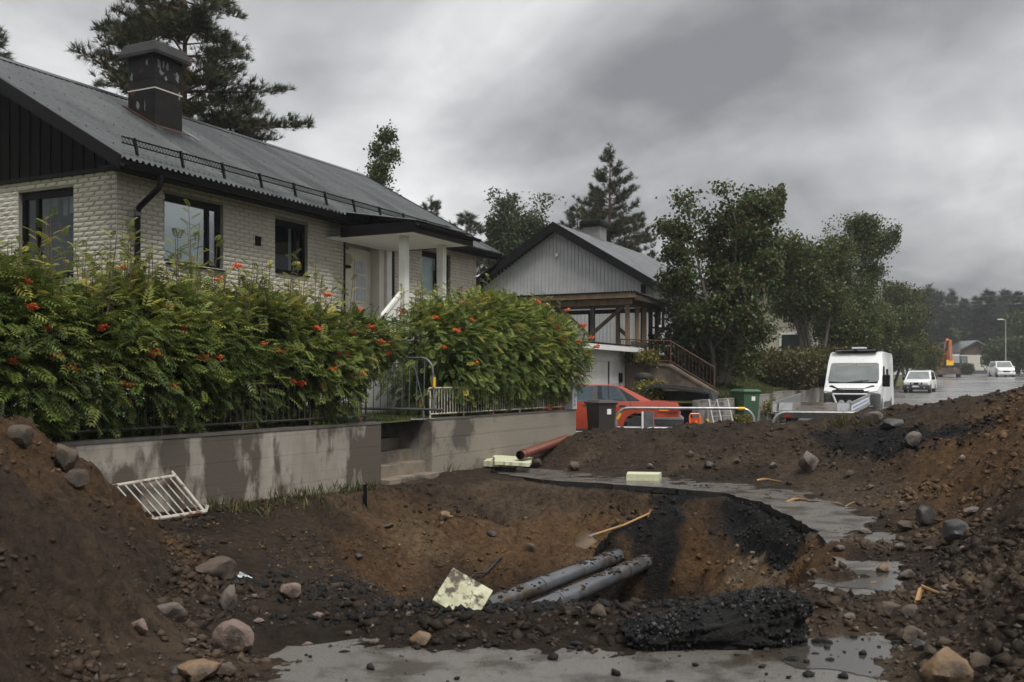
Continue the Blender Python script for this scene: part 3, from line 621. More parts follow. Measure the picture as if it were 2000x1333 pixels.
# windows
def window(x0, x1, z0, z1, side, parts, sash=.07, depth=.09, pane=None):
    def B(m_, a, b, y0, y1, c, d):
        if side == 'f': m_.box(a, b, y0, y1, c, d)
        else: m_.box(y0, y1, a, b, c, d)
        return m_
    fr = MB(); w = sash
    B(fr, x0, x1, depth, depth+.08, z1-w-.05, z1); B(fr, x0, x1, depth, depth+.08, z0, z0+w); B(fr, x0, x0+w, depth, depth+.08, z0+w+.001, z1-w-.051); B(fr, x1-w, x1, depth, depth+.08, z0+w+.001, z1-w-.051)
    win = fr.build('window', M_black, wall if side == 'f' else gwall)
    for p in parts:
        B(MB(), x0+(x1-x0)*p-.03, x0+(x1-x0)*p+.03, depth-.008, depth+.07, z0+w, z1-w-.05).build('mullion', M_black, win)
    B(MB(), x0+w, x1-w, depth+.03, depth+.036, z0+w, z1-w-.05).build('pane', pane or M_glass, win)
    B(MB(), x0+.002, x1-.002, -.05, depth-.001, z0-.03, z0-.002).build('sill', M_black, win)
    return win
w1 = window(*FRONT[0], 'f', [.78], pane=glass('boosted_reflection_glass', (.8, .85, .85), 4.5)); MB().box(1.1, 2.12, .18, .19, 3.7, 4.74).build('roller_blind', M_blind, w1)  # sky reflection boosted on this pane alone, the glass has no real coating
w2 = window(*FRONT[1], 'f', [.7]); MB().box(3.9, 4.9, .18, .30, 3.75, 3.79).build('window_board', M_white, w2)
MB().box(4.58, 4.62, .2, .24, 3.85, 4.7).build('curtain', M_blind, w2)
w3 = window(*FRONT[3], 'f', [.66]); MB().box(9.5, 10.3, .24, .25, 3.35, 4.72).build('roller_blind', M_blind, w3)
w4 = window(*GABLE[0], 'g', [.72]); 
m = MB()
for k in range(5): m.box(.3, .33, 1.05+k*.22, 1.05+k*.22+.17, 4.42+.03*(k % 2), 4.78)
m.build('valance', M_curtain, w4)
MB().lathe([(.02, .16), (.06, .15), (.15, .08), (.17, .03), (.12, -.04), (.03, -.07)], 16, (.75, 1.18, 4.12)).build('pendant_lamp', mat('lamp_glass', (.45, .44, .42), rough=.3), w4, smooth=True)
MB().tube([(.75, 1.18, 4.28), (.75, 1.18, 4.95)], .006, 5).build('lamp_cord', M_black, w4)
MB().box(.3, .34, 2.0, 2.03, 3.4, 4.75).build('curtain_edge', mat('amber_wood', (.30, .12, .03), rough=.6), w4)
m = MB(); m.box(3.30, 3.44, -.03, .0, 4.18, 4.36); vent = m.build('vent', M_black, wall)
for k in range(5): MB().box(3.31, 3.43, -.04, -.031, 4.2+k*.032, 4.212+k*.032).build('louvre', M_board, vent)
# door recess
dr = MB().box(6.15, 7.75, .30, .34, 2.5, 4.66).build('entrance_panel', M_cream, wall)
MB().box(6.15, 6.2, -.01, .3, 2.5, 4.66).build('jamb', M_black, dr); MB().box(7.52, 7.74, .0, .3, 2.5, 4.66).build('jamb', M_cream, dr)
MB().box(7.751, 7.95, -.06, .0, 2.5, 4.70).build('door_trim', M_white, dr); MB().box(7.96, 8.08, -.05, .0, 2.45, 4.62).build('corner_board', M_black, dr)
MB().box(6.45, 6.62, .2, .3, 2.5, 4.5).build('post', M_cream, dr)
door = MB().box(6.64, 7.50, .22, .29, 2.52, 4.56).build('door', M_cream, wall)
MB().box(6.84, 7.30, .2, .22, 3.35, 4.34).build('door_window_frame', M_cream, door, bevel=.006)
for i in range(2):
    for j in range(3): MB().box(6.885+i*.195, 7.06+i*.195, .194, .199, 3.40+j*.305, 3.68+j*.305).build('pane', mat('door_pane', (.30, .32, .36), (.42, .43, .45), rough=.08, scale=5) if (i, j) == (0, 0) else MATS['door_pane'], door)
for j in range(6): MB().box(6.72, 7.42, .212, .22, 2.58+j*.12, 2.69+j*.12).build('door_plank', M_cream, door)
MB().tube([(7.44, .2, 3.35), (7.44, .14, 3.35), (7.36, .14, 3.35)], .012, 6).build('handle', M_flake, door)
lamp = MB().lathe([(.02, -.14), (.10, -.10), (.14, 0), (.10, .10), (.02, .14)], 14, (6.32, .05, 4.25)).build('globe_lamp', glass('clear_globe', (.85, .85, .82)), wall, smooth=True)
MB().box(6.24, 6.40, -.02, .12, 4.06, 4.12).build('lamp_foot', M_black, lamp)
# porch
porch = MB().box(5.55, 7.9, -1.95, .0, 2.36, 2.47).build('porch_deck', M_white, house)
MB().box(5.6, 7.85, -1.9, .0, .9, 2.355).build('porch_base', M_plinth, porch)
can = MB().box(5.53, 7.88, -2.16, -.0, 4.60, 4.63).build('porch_canopy', M_white, house)
MB().box(5.50, 7.90, -2.22, -2.18, 4.58, 4.80).build('fascia', M_black, can); MB().box(5.48, 5.52, -2.22, -.4, 4.59, 4.81).build('fascia', M_black, can); MB().box(7.88, 7.92, -2.22, -.4, 4.585, 4.805).build('fascia', M_black, can)
corr(5.46, 7.94, -2.26, 4.82, -.3, 5.14, .02, .112, 'canopy_sheet', M_roof, can)
g2 = MB(); g2.prism([(-2.28+p*.9, 4.76+q*.9) for p, q in pr], 5.5, 8.1, 'yz'); g2.build('canopy_gutter', M_black, can, smooth=True)
for x in (5.98, 7.52):
    MB().box(x-.08, x+.08, -1.72, -1.56, 2.475, 4.6).build('porch_column', M_white, porch, bevel=.008)
MB().box(6.07, 7.43, -1.67, -1.60, 3.36, 3.44).build('hand_rail', M_white, porch); MB().box(6.07, 7.43, -1.67, -1.60, 2.56, 2.62).build('hand_rail', M_white, porch)
for k in range(9): MB().box(6.14+k*.15, 6.22+k*.15, -1.655, -1.615, 2.62, 3.36).build('baluster', M_white, porch)
m = MB(); r_ = MB()
x = 5.86
def sl(s): return 3.40-s*.62/.9
# stair rail going down beside the steps
A = Vector((5.86, -1.64, 3.42)); Bp = Vector((4.3, -1.64, 2.25))
def bar(a, b, w, h):
    a, b = Vector(a), Vector(b); d = (b-a).normalized(); s = d.cross(Vector((0, 0, 1))).normalized(); u = s.cross(d)
    m = MB(); vs_ = [p+s*sx*w/2+u*sz*h/2 for p in (a, b) for sz in (-1, 1) for sx in (-1, 1)]
    return m.add(vs_, [(0, 1, 3, 2), (4, 6, 7, 5), (0, 4, 5, 1), (2, 3, 7, 6), (0, 2, 6, 4), (1, 5, 7, 3)])
bar(A, Bp, .09, .06).build('stair_rail', M_white, porch); bar(A-Vector((0, 0, .14)), Bp-Vector((0, 0, .14)), .05, .09).build('stair_rail', M_white, porch); bar(A-Vector((0, 0, .82)), Bp-Vector((0, 0, .82)), .05, .07).build('stair_rail', M_white, porch)
for k in range(9):
    t = (k+.5)/9; p = A.lerp(Bp, t); MB().box(p.x-.04, p.x+.04, p.y-.02, p.y+.02, p.z-.8, p.z-.17).build('baluster', M_white, porch)
for k in range(6): MB().box(5.25-.28*k, 5.53-.28*k, -1.62, -.5, .9, 2.36-.24*(k+1)).build('step', M_plinth, porch)
# black metal garden chair on the porch: curved back
ch = thing('garden_chair', 'black wrought-iron chair on the porch behind the white balusters', 'chair', S(7.0, -1.15, 2.47), STREET_ROT)
MB().lathe([(.20, .42), (.21, .43), (.21, .45), (.2, .455)], 14).build('seat', M_black, ch)
MB().tube([(.2*math.cos(a), .2*math.sin(a), .45+.48*math.sin((a+.2)/3.54*math.pi)) for a in np.linspace(-.2, 3.34, 14)], .011, 6).build('backrest', M_black, ch)
for sx, sy in ((1, 1), (1, -1), (-1, 1), (-1, -1)): MB().tube([(.14*sx, .14*sy, .43), (.18*sx, .18*sy, .005)], .011, 6).build('leg', M_black, ch)
# ================================================================== garden wall, steps and railings (street frame)
WY0, WY1, WZ = -4.09, -3.86, .93
M_step = mat('step_concrete', (.15, .12, .088), (.21, .175, .135), rough=.75, scale=4, detail=8, bump=.3, bscale=60, col3=(.07, .06, .05), scale3=1.5)
M_wallc = mat('stained_wall_concrete', (.21, .192, .165), (.32, .295, .255), rough=.8, scale=2.4, detail=8, bump=.45, bscale=50, spec=.3, stretch=(1, 1, .42), col3=(.085, .072, .058), scale3=1.3, pos3=(.47, .53))
M_cope = mat('damp_coping', (.06, .055, .048), (.10, .09, .08), rough=.7, scale=4, bump=.3)
gw = thing('garden_wall', 'stained concrete retaining wall with plank marks below the rowan hedge', 'wall', S(0, WY0, 0), STREET_ROT)
def boards(x0, x1, base, par):
    z = -.35; k = 0
    while z < WZ-.02:
        h = .135; z1 = min(z+h, WZ-.002); d = .004*random.random()
        MB().box(x0, x1, -d, .228, z+.0012, z1).build('cast_board_course', M_wallc, par); z += h; k += 1
boards(-9.5, 1.45, 0, gw)
MB().box(-9.5, 1.447, .006, .226, -.6, WZ-.004).build('core', M_conc, gw)
MB().box(-9.48, 1.44, -.012, .235, WZ, WZ+.035).build('coping', M_cope, gw)
gw2 = thing('garden_wall', 'pitted concrete retaining wall between the garden steps and the driveway', 'wall', S(0, WY0, 0), STREET_ROT)
M_pit = mat('pitted_concrete', (.25, .225, .185), (.15, .13, .105), rough=.85, scale=45, detail=6, pos=(.52, .62), bump=.9, bscale=45, col3=(.09, .08, .068), scale3=.8, pos3=(.52, .6), spec=.3, bdist=.02)
boards_m = [(-.5, .31), (.315, .62), (.625, WZ)]
for a, b in boards_m: MB().box(3.0, 9.36, -.003*random.random(), .228, a, b).build('cast_board_course', M_pit, gw2)
MB().box(2.994, 9.364, .008, .24, -.55, WZ-.003).build('core', M_pit, gw2)
MB().box(3.0, 9.37, -.01, .24, WZ+.001, WZ+.03).build('coping', M_cope, gw2)
MB().box(2.985, 3.2, .241, 1.7, -.4, WZ+.01).build('return_wall', M_conc, gw2)
MB().box(1.25, 1.452, .241, 1.7, -.4, WZ+.01).build('return_wall', M_conc, gw)
st = thing('garden_steps', 'worn brown concrete steps leading up through the gap in the garden wall', 'steps', S(0, WY0, 0), STREET_ROT)
for k in range(5):
    MB().box(1.46, 2.98, k*.27-.16, k*.27+.30, -.3, .06+k*.19).build('step', M_step, st, bevel=.012)
# railings
def railing(name, label, x0, x1, z0, h, mm, n, brk=None, rail_r=.016, lz=WZ+.03, par_y=.11):
    t = thing(name, label, 'railing', S(0, WY0, lz), STREET_ROT)
    MB().tube([(x0, par_y, z0), (x1, par_y, z0)], rail_r, 6).build('bottom_rail', mm, t, smooth=True)
    MB().tube([(x0-.05, par_y, z0+h-.06), (x0-.05, par_y, z0+h-.02), (x0, par_y, z0+h), (x1, par_y, z0+h)], rail_r, 6).build('top_rail', mm, t, smooth=True)
    for k in range(n+1):
        x = x0+(x1-x0)*k/n
        if k % 12 == 0: MB().tube([(x, par_y, 0), (x, par_y, z0+h)], .017, 6).build('post', mm, t, smooth=True)
        else: MB().tube([(x, par_y, z0), (x, par_y, z0+h)], .008, 5).build('bar', mm, t)
    return t
M_railb = mat('black_iron', (.02, .02, .02), (.05, .04, .035), rough=.6, scale=9)
railing('iron_railing', 'dark low iron railing on the wall under the long hedge', -8.5, 1.2, .10, .50, M_railb, 84)
railing('iron_railing', 'rusty white iron railing beside the steps under the smaller hedge', 3.12, 9.0, .07, .45, M_rust, 60)
# fallen railing section leaning on the wall
fr = thing('fallen_railing', 'loose section of rusty white railing leaning against the wall at the left heap', 'railing', (0, 0, 0))
a0, a1 = spot(258, 1021), spot(402, 1004)
a0 = Vector(S(-3.87, -4.5, .10)); a1 = Vector(S(-2.79, -4.5, .09)); up = Vector((0, 0, 0))
b0 = Vector(S(-3.98, -4.16, .46)); b1 = Vector(S(-2.92, -4.16, .50))
MB().tube([a0-(a1-a0)*.5, a0, a1, a1+(a1-a0)*.03+Vector((0, 0, .07))], .024, 8).build('bottom_rail', M_rust, fr, smooth=True)
MB().tube([b0-(b1-b0)*.35, b0, b1], .021, 8).build('top_rail', M_rust, fr, smooth=True)
MB().tube([a1-(a1-a0)*.02, b1, b1+(b1-a1)*.12], .02, 8).build('end_post', M_rust, fr, smooth=True)
for k in range(13):
    t = -.32+k*.1025; MB().tube([a0.lerp(a1, t), b0.lerp(b1, t)], .0095, 6).build('bar', M_rust, fr)
# crowd barrier on the lawn behind the steps
M_barrier = mat('grey_barrier_steel', (.10, .105, .11), (.16, .165, .17), rough=.4, scale=10, metal=.5)
cb = thing('crowd_barrier', 'grey steel crowd barrier with yellow tape standing behind the garden steps', 'barrier', (0, 0, 0))
p0, p1 = at(655, 797, 17.2), at(835, 797, 16.4); zl, zh = 1.13, 1.98; dx = (p1-p0); dx.z = 0; dl = dx.length; dx.normalize()
def cpt(s, z): q = p0+dx*s; return (q.x, q.y, z)
arc = [cpt(dl+.10-.22+.22*math.sin(a), zh-.22+.22*math.cos(a)) for a in np.linspace(0, math.pi/2, 7)]
arcl = [cpt(.12-.22*math.sin(a), zh-.22+.22*math.cos(a)) for a in np.linspace(0, math.pi/2, 7)]
MB().tube([cpt(-.1, zl)]+arcl[::-1]+arc+[cpt(dl+.13, zl), cpt(dl+.30, zl)], .020, 8).build('frame', M_barrier, cb, smooth=True)
MB().tube([cpt(-.1, zl), cpt(dl+.3, zl)], .022, 8).build('bottom_rail', M_barrier, cb, smooth=True)
n_b = 13
for k in range(n_b): s = dl*(k+.5)/n_b; MB().tube([cpt(s, zl), cpt(s+.015, zh)], .0075, 5).build('bar', M_barrier, cb)
MB().tube([cpt(dl-.05, zl), cpt(dl-.26, zh-.1)], .008, 5).build('bar', M_barrier, cb)
yt = Vector(cpt(dl+.122, 1.5)); MB().tube([yt, yt+Vector((0.003, 0, .16))], .0235, 8).build('yellow_tape', M_yellow, cb, smooth=True)
for s in (.25, dl-.08):
    b = MB().tube([cpt(s, zl), cpt(s, .97)], .022, 8).tube([(cpt(s, 0)[0]-.2, cpt(s, 0)[1]-.12, .965), (cpt(s, 0)[0]+.18, cpt(s, 0)[1]+.1, .965)], .018, 6).build('foot', M_barrier, cb, smooth=True)
cb2 = thing('crowd_barrier', 'dark barrier with a red post half hidden at the end of the long hedge', 'barrier', (0, 0, 0))
q = at(704, 832, 15.55); MB().tube([(q.x, q.y, .94), (q.x, q.y, 1.14)], .02, 8).build('red_post_foot', mat('red_tape', (.32, .03, .02), rough=.5), cb2, smooth=True)
MB().tube([(q.x, q.y, 1.14), (q.x, q.y, 1.55)], .018, 8).build('post', M_barrier, cb2, smooth=True)
MB().tube([(q.x, q.y, 1.16), (q.x-1.5, q.y+.35, 1.16)], .014, 6).build('rail', M_barrier, cb2, smooth=True)
for k in range(5): MB().tube([(q.x-.12-.16*k, q.y+.03+.037*k, 1.16), (q.x-.12-.16*k, q.y+.03+.037*k, 1.55)], .006, 5).build('bar', M_barrier, cb2)
MB().tube([(q.x, q.y, 1.53), (q.x-1.5, q.y+.35, 1.53)], .014, 6).build('rail', M_barrier, cb2, smooth=True)
# numbered white post on the wall end
np_ = thing('number_post', 'short white square post with house number at the end of the garden wall', 'post', S(9.22, WY0+.1, WZ+.032), STREET_ROT)
pw = MB().box(-.13, .13, -.13, .13, 0, .46).build('post_body', mat('white_metal_box', (.66, .67, .67), (.58, .59, .6), rough=.5), np_, bevel=.008)
MB().prism([(-.14, .46), (.14, .46), (0, .56)], -.14, .14, 'xz').build('cap', MATS['white_metal_box'], np_)
M_print = mat('grey_green_print', (.05, .09, .08), rough=.5)
def text_obj(body, size, mm, par, loc, rot, name='digit', ext=.002):
    c = bpy.data.curves.new(name, 'FONT'); c.body = body; c.size = size; c.align_x = 'CENTER'; c.align_y = 'CENTER'; c.extrude = ext
    t_ = bpy.data.objects.new(name, c); COL.objects.link(t_); dg = bpy.context.evaluated_depsgraph_get(); me = bpy.data.meshes.new_from_object(t_.evaluated_get(dg))
    bpy.data.objects.remove(t_); me.materials.clear(); me.materials.append(mm); o = obj(name, me, par); o.location = loc; o.rotation_euler = rot; return o
for ch_, zz_ in (('2', .28), ('6', .19), ('8', .10)): text_obj(ch_, .105, M_print, np_, (.0, -.133, zz_), (R(90), 0, 0))
# ================================================================== grey house, garage, shelter (street frame)
M_grey = mat('grey_cladding', (.36, .365, .375), (.42, .425, .435), rough=.6, scale=2, detail=6)
M_greyrib = mat('grey_batten', (.32, .325, .335), (.38, .385, .395), rough=.6, scale=2)
M_tile = mat('dark_roof_sheet', (.07, .076, .08), (.11, .118, .122), rough=.25, scale=1.2, spec=.6)
gh = thing('grey_house', 'grey clad house with black verge boards facing the camera behind the garage', 'house', S(24.8, 0, 0), STREET_ROT)
ya, yb, zb, zt, L2 = -.5, 6.7, 2.1, 5.3, 11.0; ym = (ya+yb)/2; sl2 = .60
def r2z(y): return 5.36+sl2*(min(y-ya, yb-y)+.5)
MB().prism([(ya, zb), (yb, zb), (yb, zt), (ym, r2z(ym)-.2), (ya, zt)], 0, .2, 'yz').build('gable_wall', M_grey, gh)
MB().box(.201, L2, ya, ya+.2, zb, zt).build('side_wall', M_grey, gh); MB().box(.201, L2, yb-.2, yb, zb, zt).build('side_wall', M_grey, gh); MB().box(L2-.2, L2, ya+.21, yb-.21, zb, zt).build('rear_wall', M_grey, gh)
m = MB(); y = ya+.08
while y < yb-.05: m.box(-.022, .0, y-.02, y+.02, zb+.3, r2z(y)-.22); y += .155
tag(m.build('cladding_battens', M_greyrib, gh), kind='stuff')
m = MB(); x = .1
while x < L2-.1:
    if not (1.25 < x < 2.5): m.box(x-.02, x+.02, ya-.022, ya, zb+.3, zt)
    x += .155
tag(m.build('cladding_battens', M_greyrib, gh), kind='stuff')
MB().box(-.03, .12, ya-.03, ya+.12, zb, zt).build('corner_board', M_black, gh)
rf = MB().prism([(ya-.5, r2z(ya-.5)-.12), (ym, r2z(ym)-.14), (yb+.5, r2z(ya-.5)-.12), (yb+.5, r2z(ya-.5)), (ym, r2z(ym)), (ya-.5, r2z(ya-.5))], -.4, L2+.4, 'yz').build('roof', M_black, gh)
for s in (-1, 1):
    e_ = ya-.54 if s < 0 else yb+.54
    corr(-.42, L2+.42, e_, r2z(ya-.54)+.012, ym, r2z(ym)+.012, .03, .20, 'roof_sheet', M_tile, rf, rows=3)
    MB().prism([(e_, r2z(ya-.54)-.30), (ym, r2z(ym)-.32), (ym, r2z(ym)+.06), (e_, r2z(ya-.54)+.06)], -.46, -.41, 'yz').build('barge_board', M_black, rf)
MB().box(-.4, L2+.4, ya-.6, ya-.5, r2z(ya-.5)-.14, r2z(ya-.5)-.03).build('gutter', M_black, rf)
ck = MB().box(4.4, 5.2, ym-.1, ym+.7, r2z(ym)-.6, r2z(ym)+.55).build('chimney', mat('grey_chimney_sheet', (.20, .20, .20), (.14, .14, .14), rough=.5), rf)
MB().box(4.25, 5.35, ym-.25, ym+.85, r2z(ym)+.551, r2z(ym)+.85).build('chimney_cap', M_black, rf, bevel=.12)
w = MB().box(1.35, 2.4, ya-.05, ya-.0, 3.55, 4.85).build('window', M_black, gh); MB().box(1.48, 1.98, ya-.062, ya-.051, 3.75, 4.75).build('casement', M_white, w); MB().box(1.56, 1.90, ya-.068, ya-.063, 3.83, 4.68).build('pane', mat('dark_pane', (.02, .023, .025), rough=.05, spec=.8), w)
MB().box(2.02, 2.34, ya-.062, ya-.051, 3.75, 4.75).build('pane', MATS['dark_pane'], w)
l_ = MB().box(-.10, .0, ym-.05, ym+.05, 6.55, 6.67).build('wall_lamp', M_white, gh)
MB().box(.0, L2, ya+.002, yb-.01, 1.2, zb-.002).build('plinth', M_conc, gh)
# garage
ga = thing('garage', 'white clapboard garage with panel door behind the red car', 'garage', S(14.4, -1.95, 0), STREET_ROT)
GX_, GD, GZ0, GZ1 = 4.1, 5.0, .1, 2.52
M_clap = mat('white_clapboard', (.58, .58, .57), (.66, .66, .65), rough=.55, scale=2)
MB().box(0, GX_, .0, GD, GZ0, GZ1).build('wall_core', M_clap, ga)
z = .3
while z < 2.5:
    MB().prism([(-.03, z), (.0, z), (.0, z+.12), (-.012, z+.12)], 2.92, GX_-.08, 'yz').build('clapboard', M_clap, ga)
    z += .122
MB().box(GX_-.075, GX_+.02, -.035, .08, GZ0, GZ1).build('corner_board', M_clap, ga)
MB().box(2.72, 2.91, -.05, -.0, GZ0, 2.32).build('door_frame', M_clap, ga); MB().box(.3, .45, -.05, -.0, GZ0, 2.32).build('door_frame', M_clap, ga); MB().box(.46, 2.71, -.05, -.0, 2.2, 2.32).build('door_frame', M_clap, ga)
gd = MB().box(.46, 2.70, -.012, -.002, GZ0, 2.19).build('garage_door', M_white, ga)
for k in range(4): MB().box(.48, 2.62, -.02, -.013, GZ0+.03+k*.52, GZ0+.53+k*.52).build('door_panel', M_white, gd)
MB().box(2.64, 2.70, -.024, -.013, GZ0, 2.19).build('seal', M_black, gd)
MB().box(3.55, 3.72, -.10, -.03, 1.55, 1.85).build('wall_box', M_black, ga)
gr_ = MB().prism([(-.5, 2.50), (GD, 2.9), (GD, 3.05), (-.5, 2.66)], -.3, GX_+.35, 'yz').build('roof', M_clap, ga)
corr(-.32, GX_+.37, -.55, 2.69, GD, 3.10, .02, .10, 'roof_sheet', M_roof, gr_)
MB().box(-.3, GX_+.36, -.56, -.505, 2.50, 2.64).build('fascia', M_clap, gr_)
# timber shelter beside the garage
sh = thing('timber_shelter', 'unfinished wooden shelter with corrugated roof and bare posts in front of the grey house', 'shelter', S(18.7, -2.1, 0), STREET_ROT)
def beam(n, x0, x1, y0, y1, z0, z1, mm=M_wood): return MB().box(x0, x1, y0, y1, z0, z1).build(n, mm, sh)
for x, y, mm in ((.15, .15, M_wood), (.15, 1.35, M_darkwood), (.15, 2.6, M_darkwood), (1.0, .12, M_wood), (1.75, .12, M_wood), (2.4, .12, M_darkwood), (3.1, .12, M_darkwood), (3.1, 2.6, M_darkwood), (.9, .75, M_wood)):
    beam('post', x-.06, x+.06, y-.06, y+.06, 1.95 if y < .5 else 2.2, 4.05, mm)
beam('beam', .0, .09, -.05, 4.6, 4.055, 4.24); beam('beam', 3.05, 3.15, -.05, 4.6, 4.0, 4.15, M_darkwood); beam('beam', .1, 3.04, .07, .18, 4.055, 4.2, M_darkwood)
beam('cross_rail', .22, 3.2, .0, .055, 2.74, 2.88, M_darkwood)
for y in np.arange(.1, 4.6, .6): beam('rafter', -.2, 3.5, y-.025, y+.025, 4.245, 4.35, M_darkwood)
beam('roof_edge_board', -.26, -.21, -.25, 4.7, 4.25, 4.40); beam('roof_edge_board', -.2, 3.5, -.25, -.2, 4.18, 4.34, M_darkwood)
m = MB(); m.prism([(-.28, 4.40), (3.6, 4.22), (3.6, 4.235), (-.28, 4.415)], -.28, 4.75, 'xz'); m.build('roof_deck', M_darkwood, sh)
nc = corr(-.3, 4.8, 0, 0, 3.95, -.19, .022, .10, 'roof_sheet', M_tile, sh); nc.rotation_euler = (0, 0, R(-90)); nc.scale = (-1, 1, 1); nc.location = (-.32, 0, 4.44); nc.scale = (1, 1, 1); nc.location = (-.32, 4.5, 4.44)
for (y0, z0, y1, z1, x, mm) in ((.3, 4.0, 1.3, 3.2, .15, M_darkwood), (1.5, 3.1, 2.5, 4.0, .15, M_wood), (.2, 3.05, .5, 3.3, .3, M_darkwood)):
    bar((x, y0, z0), (x, y1, z1), .05, .12).build('brace', mm, sh)
bar((1.9, .0, 3.2), (4.1, -.6, 1.9), .07, .17).build('prop', M_black, sh); bar((2.2, .09, 2.85), (3.0, .09, 3.3), .05, .09).build('brace', M_darkwood, sh)
# retaining wall with red iron railing
rw = thing('retaining_wall', 'brown concrete retaining wall sloping down beside the driveway', 'wall', S(18.6, 0, 0), STREET_ROT)
M_brownc = mat('brown_concrete', (.10, .075, .05), (.16, .12, .085), rough=.85, scale=3, detail=7, bump=.4, bscale=30, col3=(.05, .04, .03), scale3=1.2)
MB().prism([(-1.9, 0), (-1.9, 2.14), (-3.47, 2.05), (-4.9, 1.2), (-4.9, 0)], -.12, .12, 'yz').build('wall_body', M_brownc, rw)
MB().prism([(-1.9, 2.145), (-3.45, 2.055), (-4.95, 1.17), (-4.95, 1.25), (-3.44, 2.14), (-1.9, 2.23)], -.16, .16, 'yz').build('coping', M_brownc, rw)
rr_ = thing('iron_railing', 'rust-red iron railing sloping down on the brown retaining wall', 'railing', S(18.6, 0, 0), STREET_ROT)
M_redrust = mat('red_rust', (.085, .034, .022), (.05, .024, .017), rough=.7, scale=10)
for dz, rad in ((.72, .022), (.09, .016)): MB().tube([(0, -1.75, 2.22+dz), (0, -3.46, 2.13+dz), (0, -4.85, 1.30+dz)], rad, 6).build('rail', M_redrust, rr_, smooth=True)
for y in (-1.8, -3.46, -4.85):
    z = float(np.interp(-y, [1.75, 3.46, 4.85], [2.22, 2.13, 1.30])); MB().tube([(0, y, z-.08), (0, y, z+.72)], .022, 6).build('post', M_redrust, rr_, smooth=True)
for k in range(26):
    y = -1.9-k*.113; z = float(np.interp(-y, [1.75, 3.46, 4.85], [2.22, 2.13, 1.30])); MB().tube([(0, y, z+.09), (0, y, z+.72)], .007, 4).build('bar', M_redrust, rr_)
lw = thing('low_wall', 'low grey concrete wall along the road below the grass bank', 'wall', S(0, -5.3, 0), STREET_ROT)
for a, b in ((15.2, 20), (20.01, 26), (26.01, 33), (33.01, 40)):
    MB().box(a, b, 0, .18, 0, 1.02+.012*((a+b)/2-16)).build('wall_section', M_conc, lw)
    MB().box(a, b-.02, -.01, .19, 1.02+.012*((a+b)/2-16), 1.05+.012*((a+b)/2-16)).build('coping', M_conc, lw)
# cream house further up the street
cr_ = thing('cream_house', 'cream clapboard house with white framed window behind the street trees', 'house', S(44.8, 0, 0), STREET_ROT)
M_crm = mat('cream_cladding', (.42, .39, .31), (.48, .45, .37), rough=.6, scale=2)
MB().prism([(-3.2, 2), (5.5, 2), (5.5, 5.6), (1.15, 7.8), (-3.2, 5.6)], 0, 9, 'yz').build('wall', M_crm, cr_)
m = MB(); y = -3.1
while y < 5.4: m.box(-.02, 0, y, y+.035, 2.2, 5.6); y += .14
tag(m.build('cladding_battens', M_crm, cr_), kind='stuff'); MB().box(-.035, -.021, -3.2, 5.5, 4.62, 4.72).build('belt_board', M_crm, cr_)
f_ = MB().prism([(-3.8, 5.35), (1.15, 7.85), (6.1, 5.35), (6.1, 5.55), (1.15, 8.05), (-3.8, 5.55)], -.5, 9.5, 'yz').build('roof', M_tile, cr_)
for y in (-.35, -2.9):
    w = MB().box(-.06, -.021, y, y+1.25, 3.05, 4.3).build('window', M_white, cr_); MB().box(-.07, -.061, y+.13, y+1.12, 3.18, 4.17).build('pane', MATS['dark_pane'], w)
# far house at the end of the street
fh = thing('far_house', 'small pale brick bungalow with dark gable at the far end of the street', 'house', at(1905, 728, 165)-Vector((0, 0, .2)), 0.12)
M_bk = mat('charred_gable', (.03, .02, .015), (.07, .045, .03), rough=.8, scale=2)
MB().box(-4, 4, 0, 12, 0, .6).build('plinth', mat('blue_grey_plinth', (.05, .06, .08), rough=.7), fh)
MB().box(-4.02, 4.02, -.02, 12, .6, 3.2).build('wall', mat('pale_brick_far', (.46, .43, .37), (.40, .37, .32), rough=.8, scale=1.5), fh)
MB().prism([(-4.1, 3.2), (4.1, 3.2), (0, 5.2)], -.06, 12, 'xz').build('gable', M_bk, fh)
MB().prism([(-4.8, 3.0), (0, 5.35), (4.8, 3.0), (4.8, 3.2), (0, 5.6), (-4.8, 3.2)], -.6, 12.6, 'xz').build('roof', M_tile, fh)
for x in (-2.2, 1.6):
    w = MB().box(x-.75, x+.75, -.08, -.021, 1.6, 2.9).build('window', M_black, fh); MB().box(x-.62, x+.62, -.1, -.081, 1.72, 2.78).build('pane', mat('grey_pane', (.12, .14, .15), rough=.1) if x < 0 else MATS['grey_pane'], w)
# street lamp
la = thing('street_lamp', 'tall grey street lamp with short arm in front of the far forest', 'street lamp', at(1964, 736, 122))
MB().tube([(0, 0, 0), (0, 0, 3.5), (0, 0, 6.9)], [.09, .07, .05], 8).build('pole', M_galv, la, smooth=True)
MB().tube([(0, 0, 6.9), (-.15, 0, 7.0), (-.5, 0, 7.05)], .035, 6).build('arm', M_galv, la); MB().box(-1.0, -.4, -.12, .12, 6.98, 7.1).build('lamp_head', M_white, la, bevel=.03)
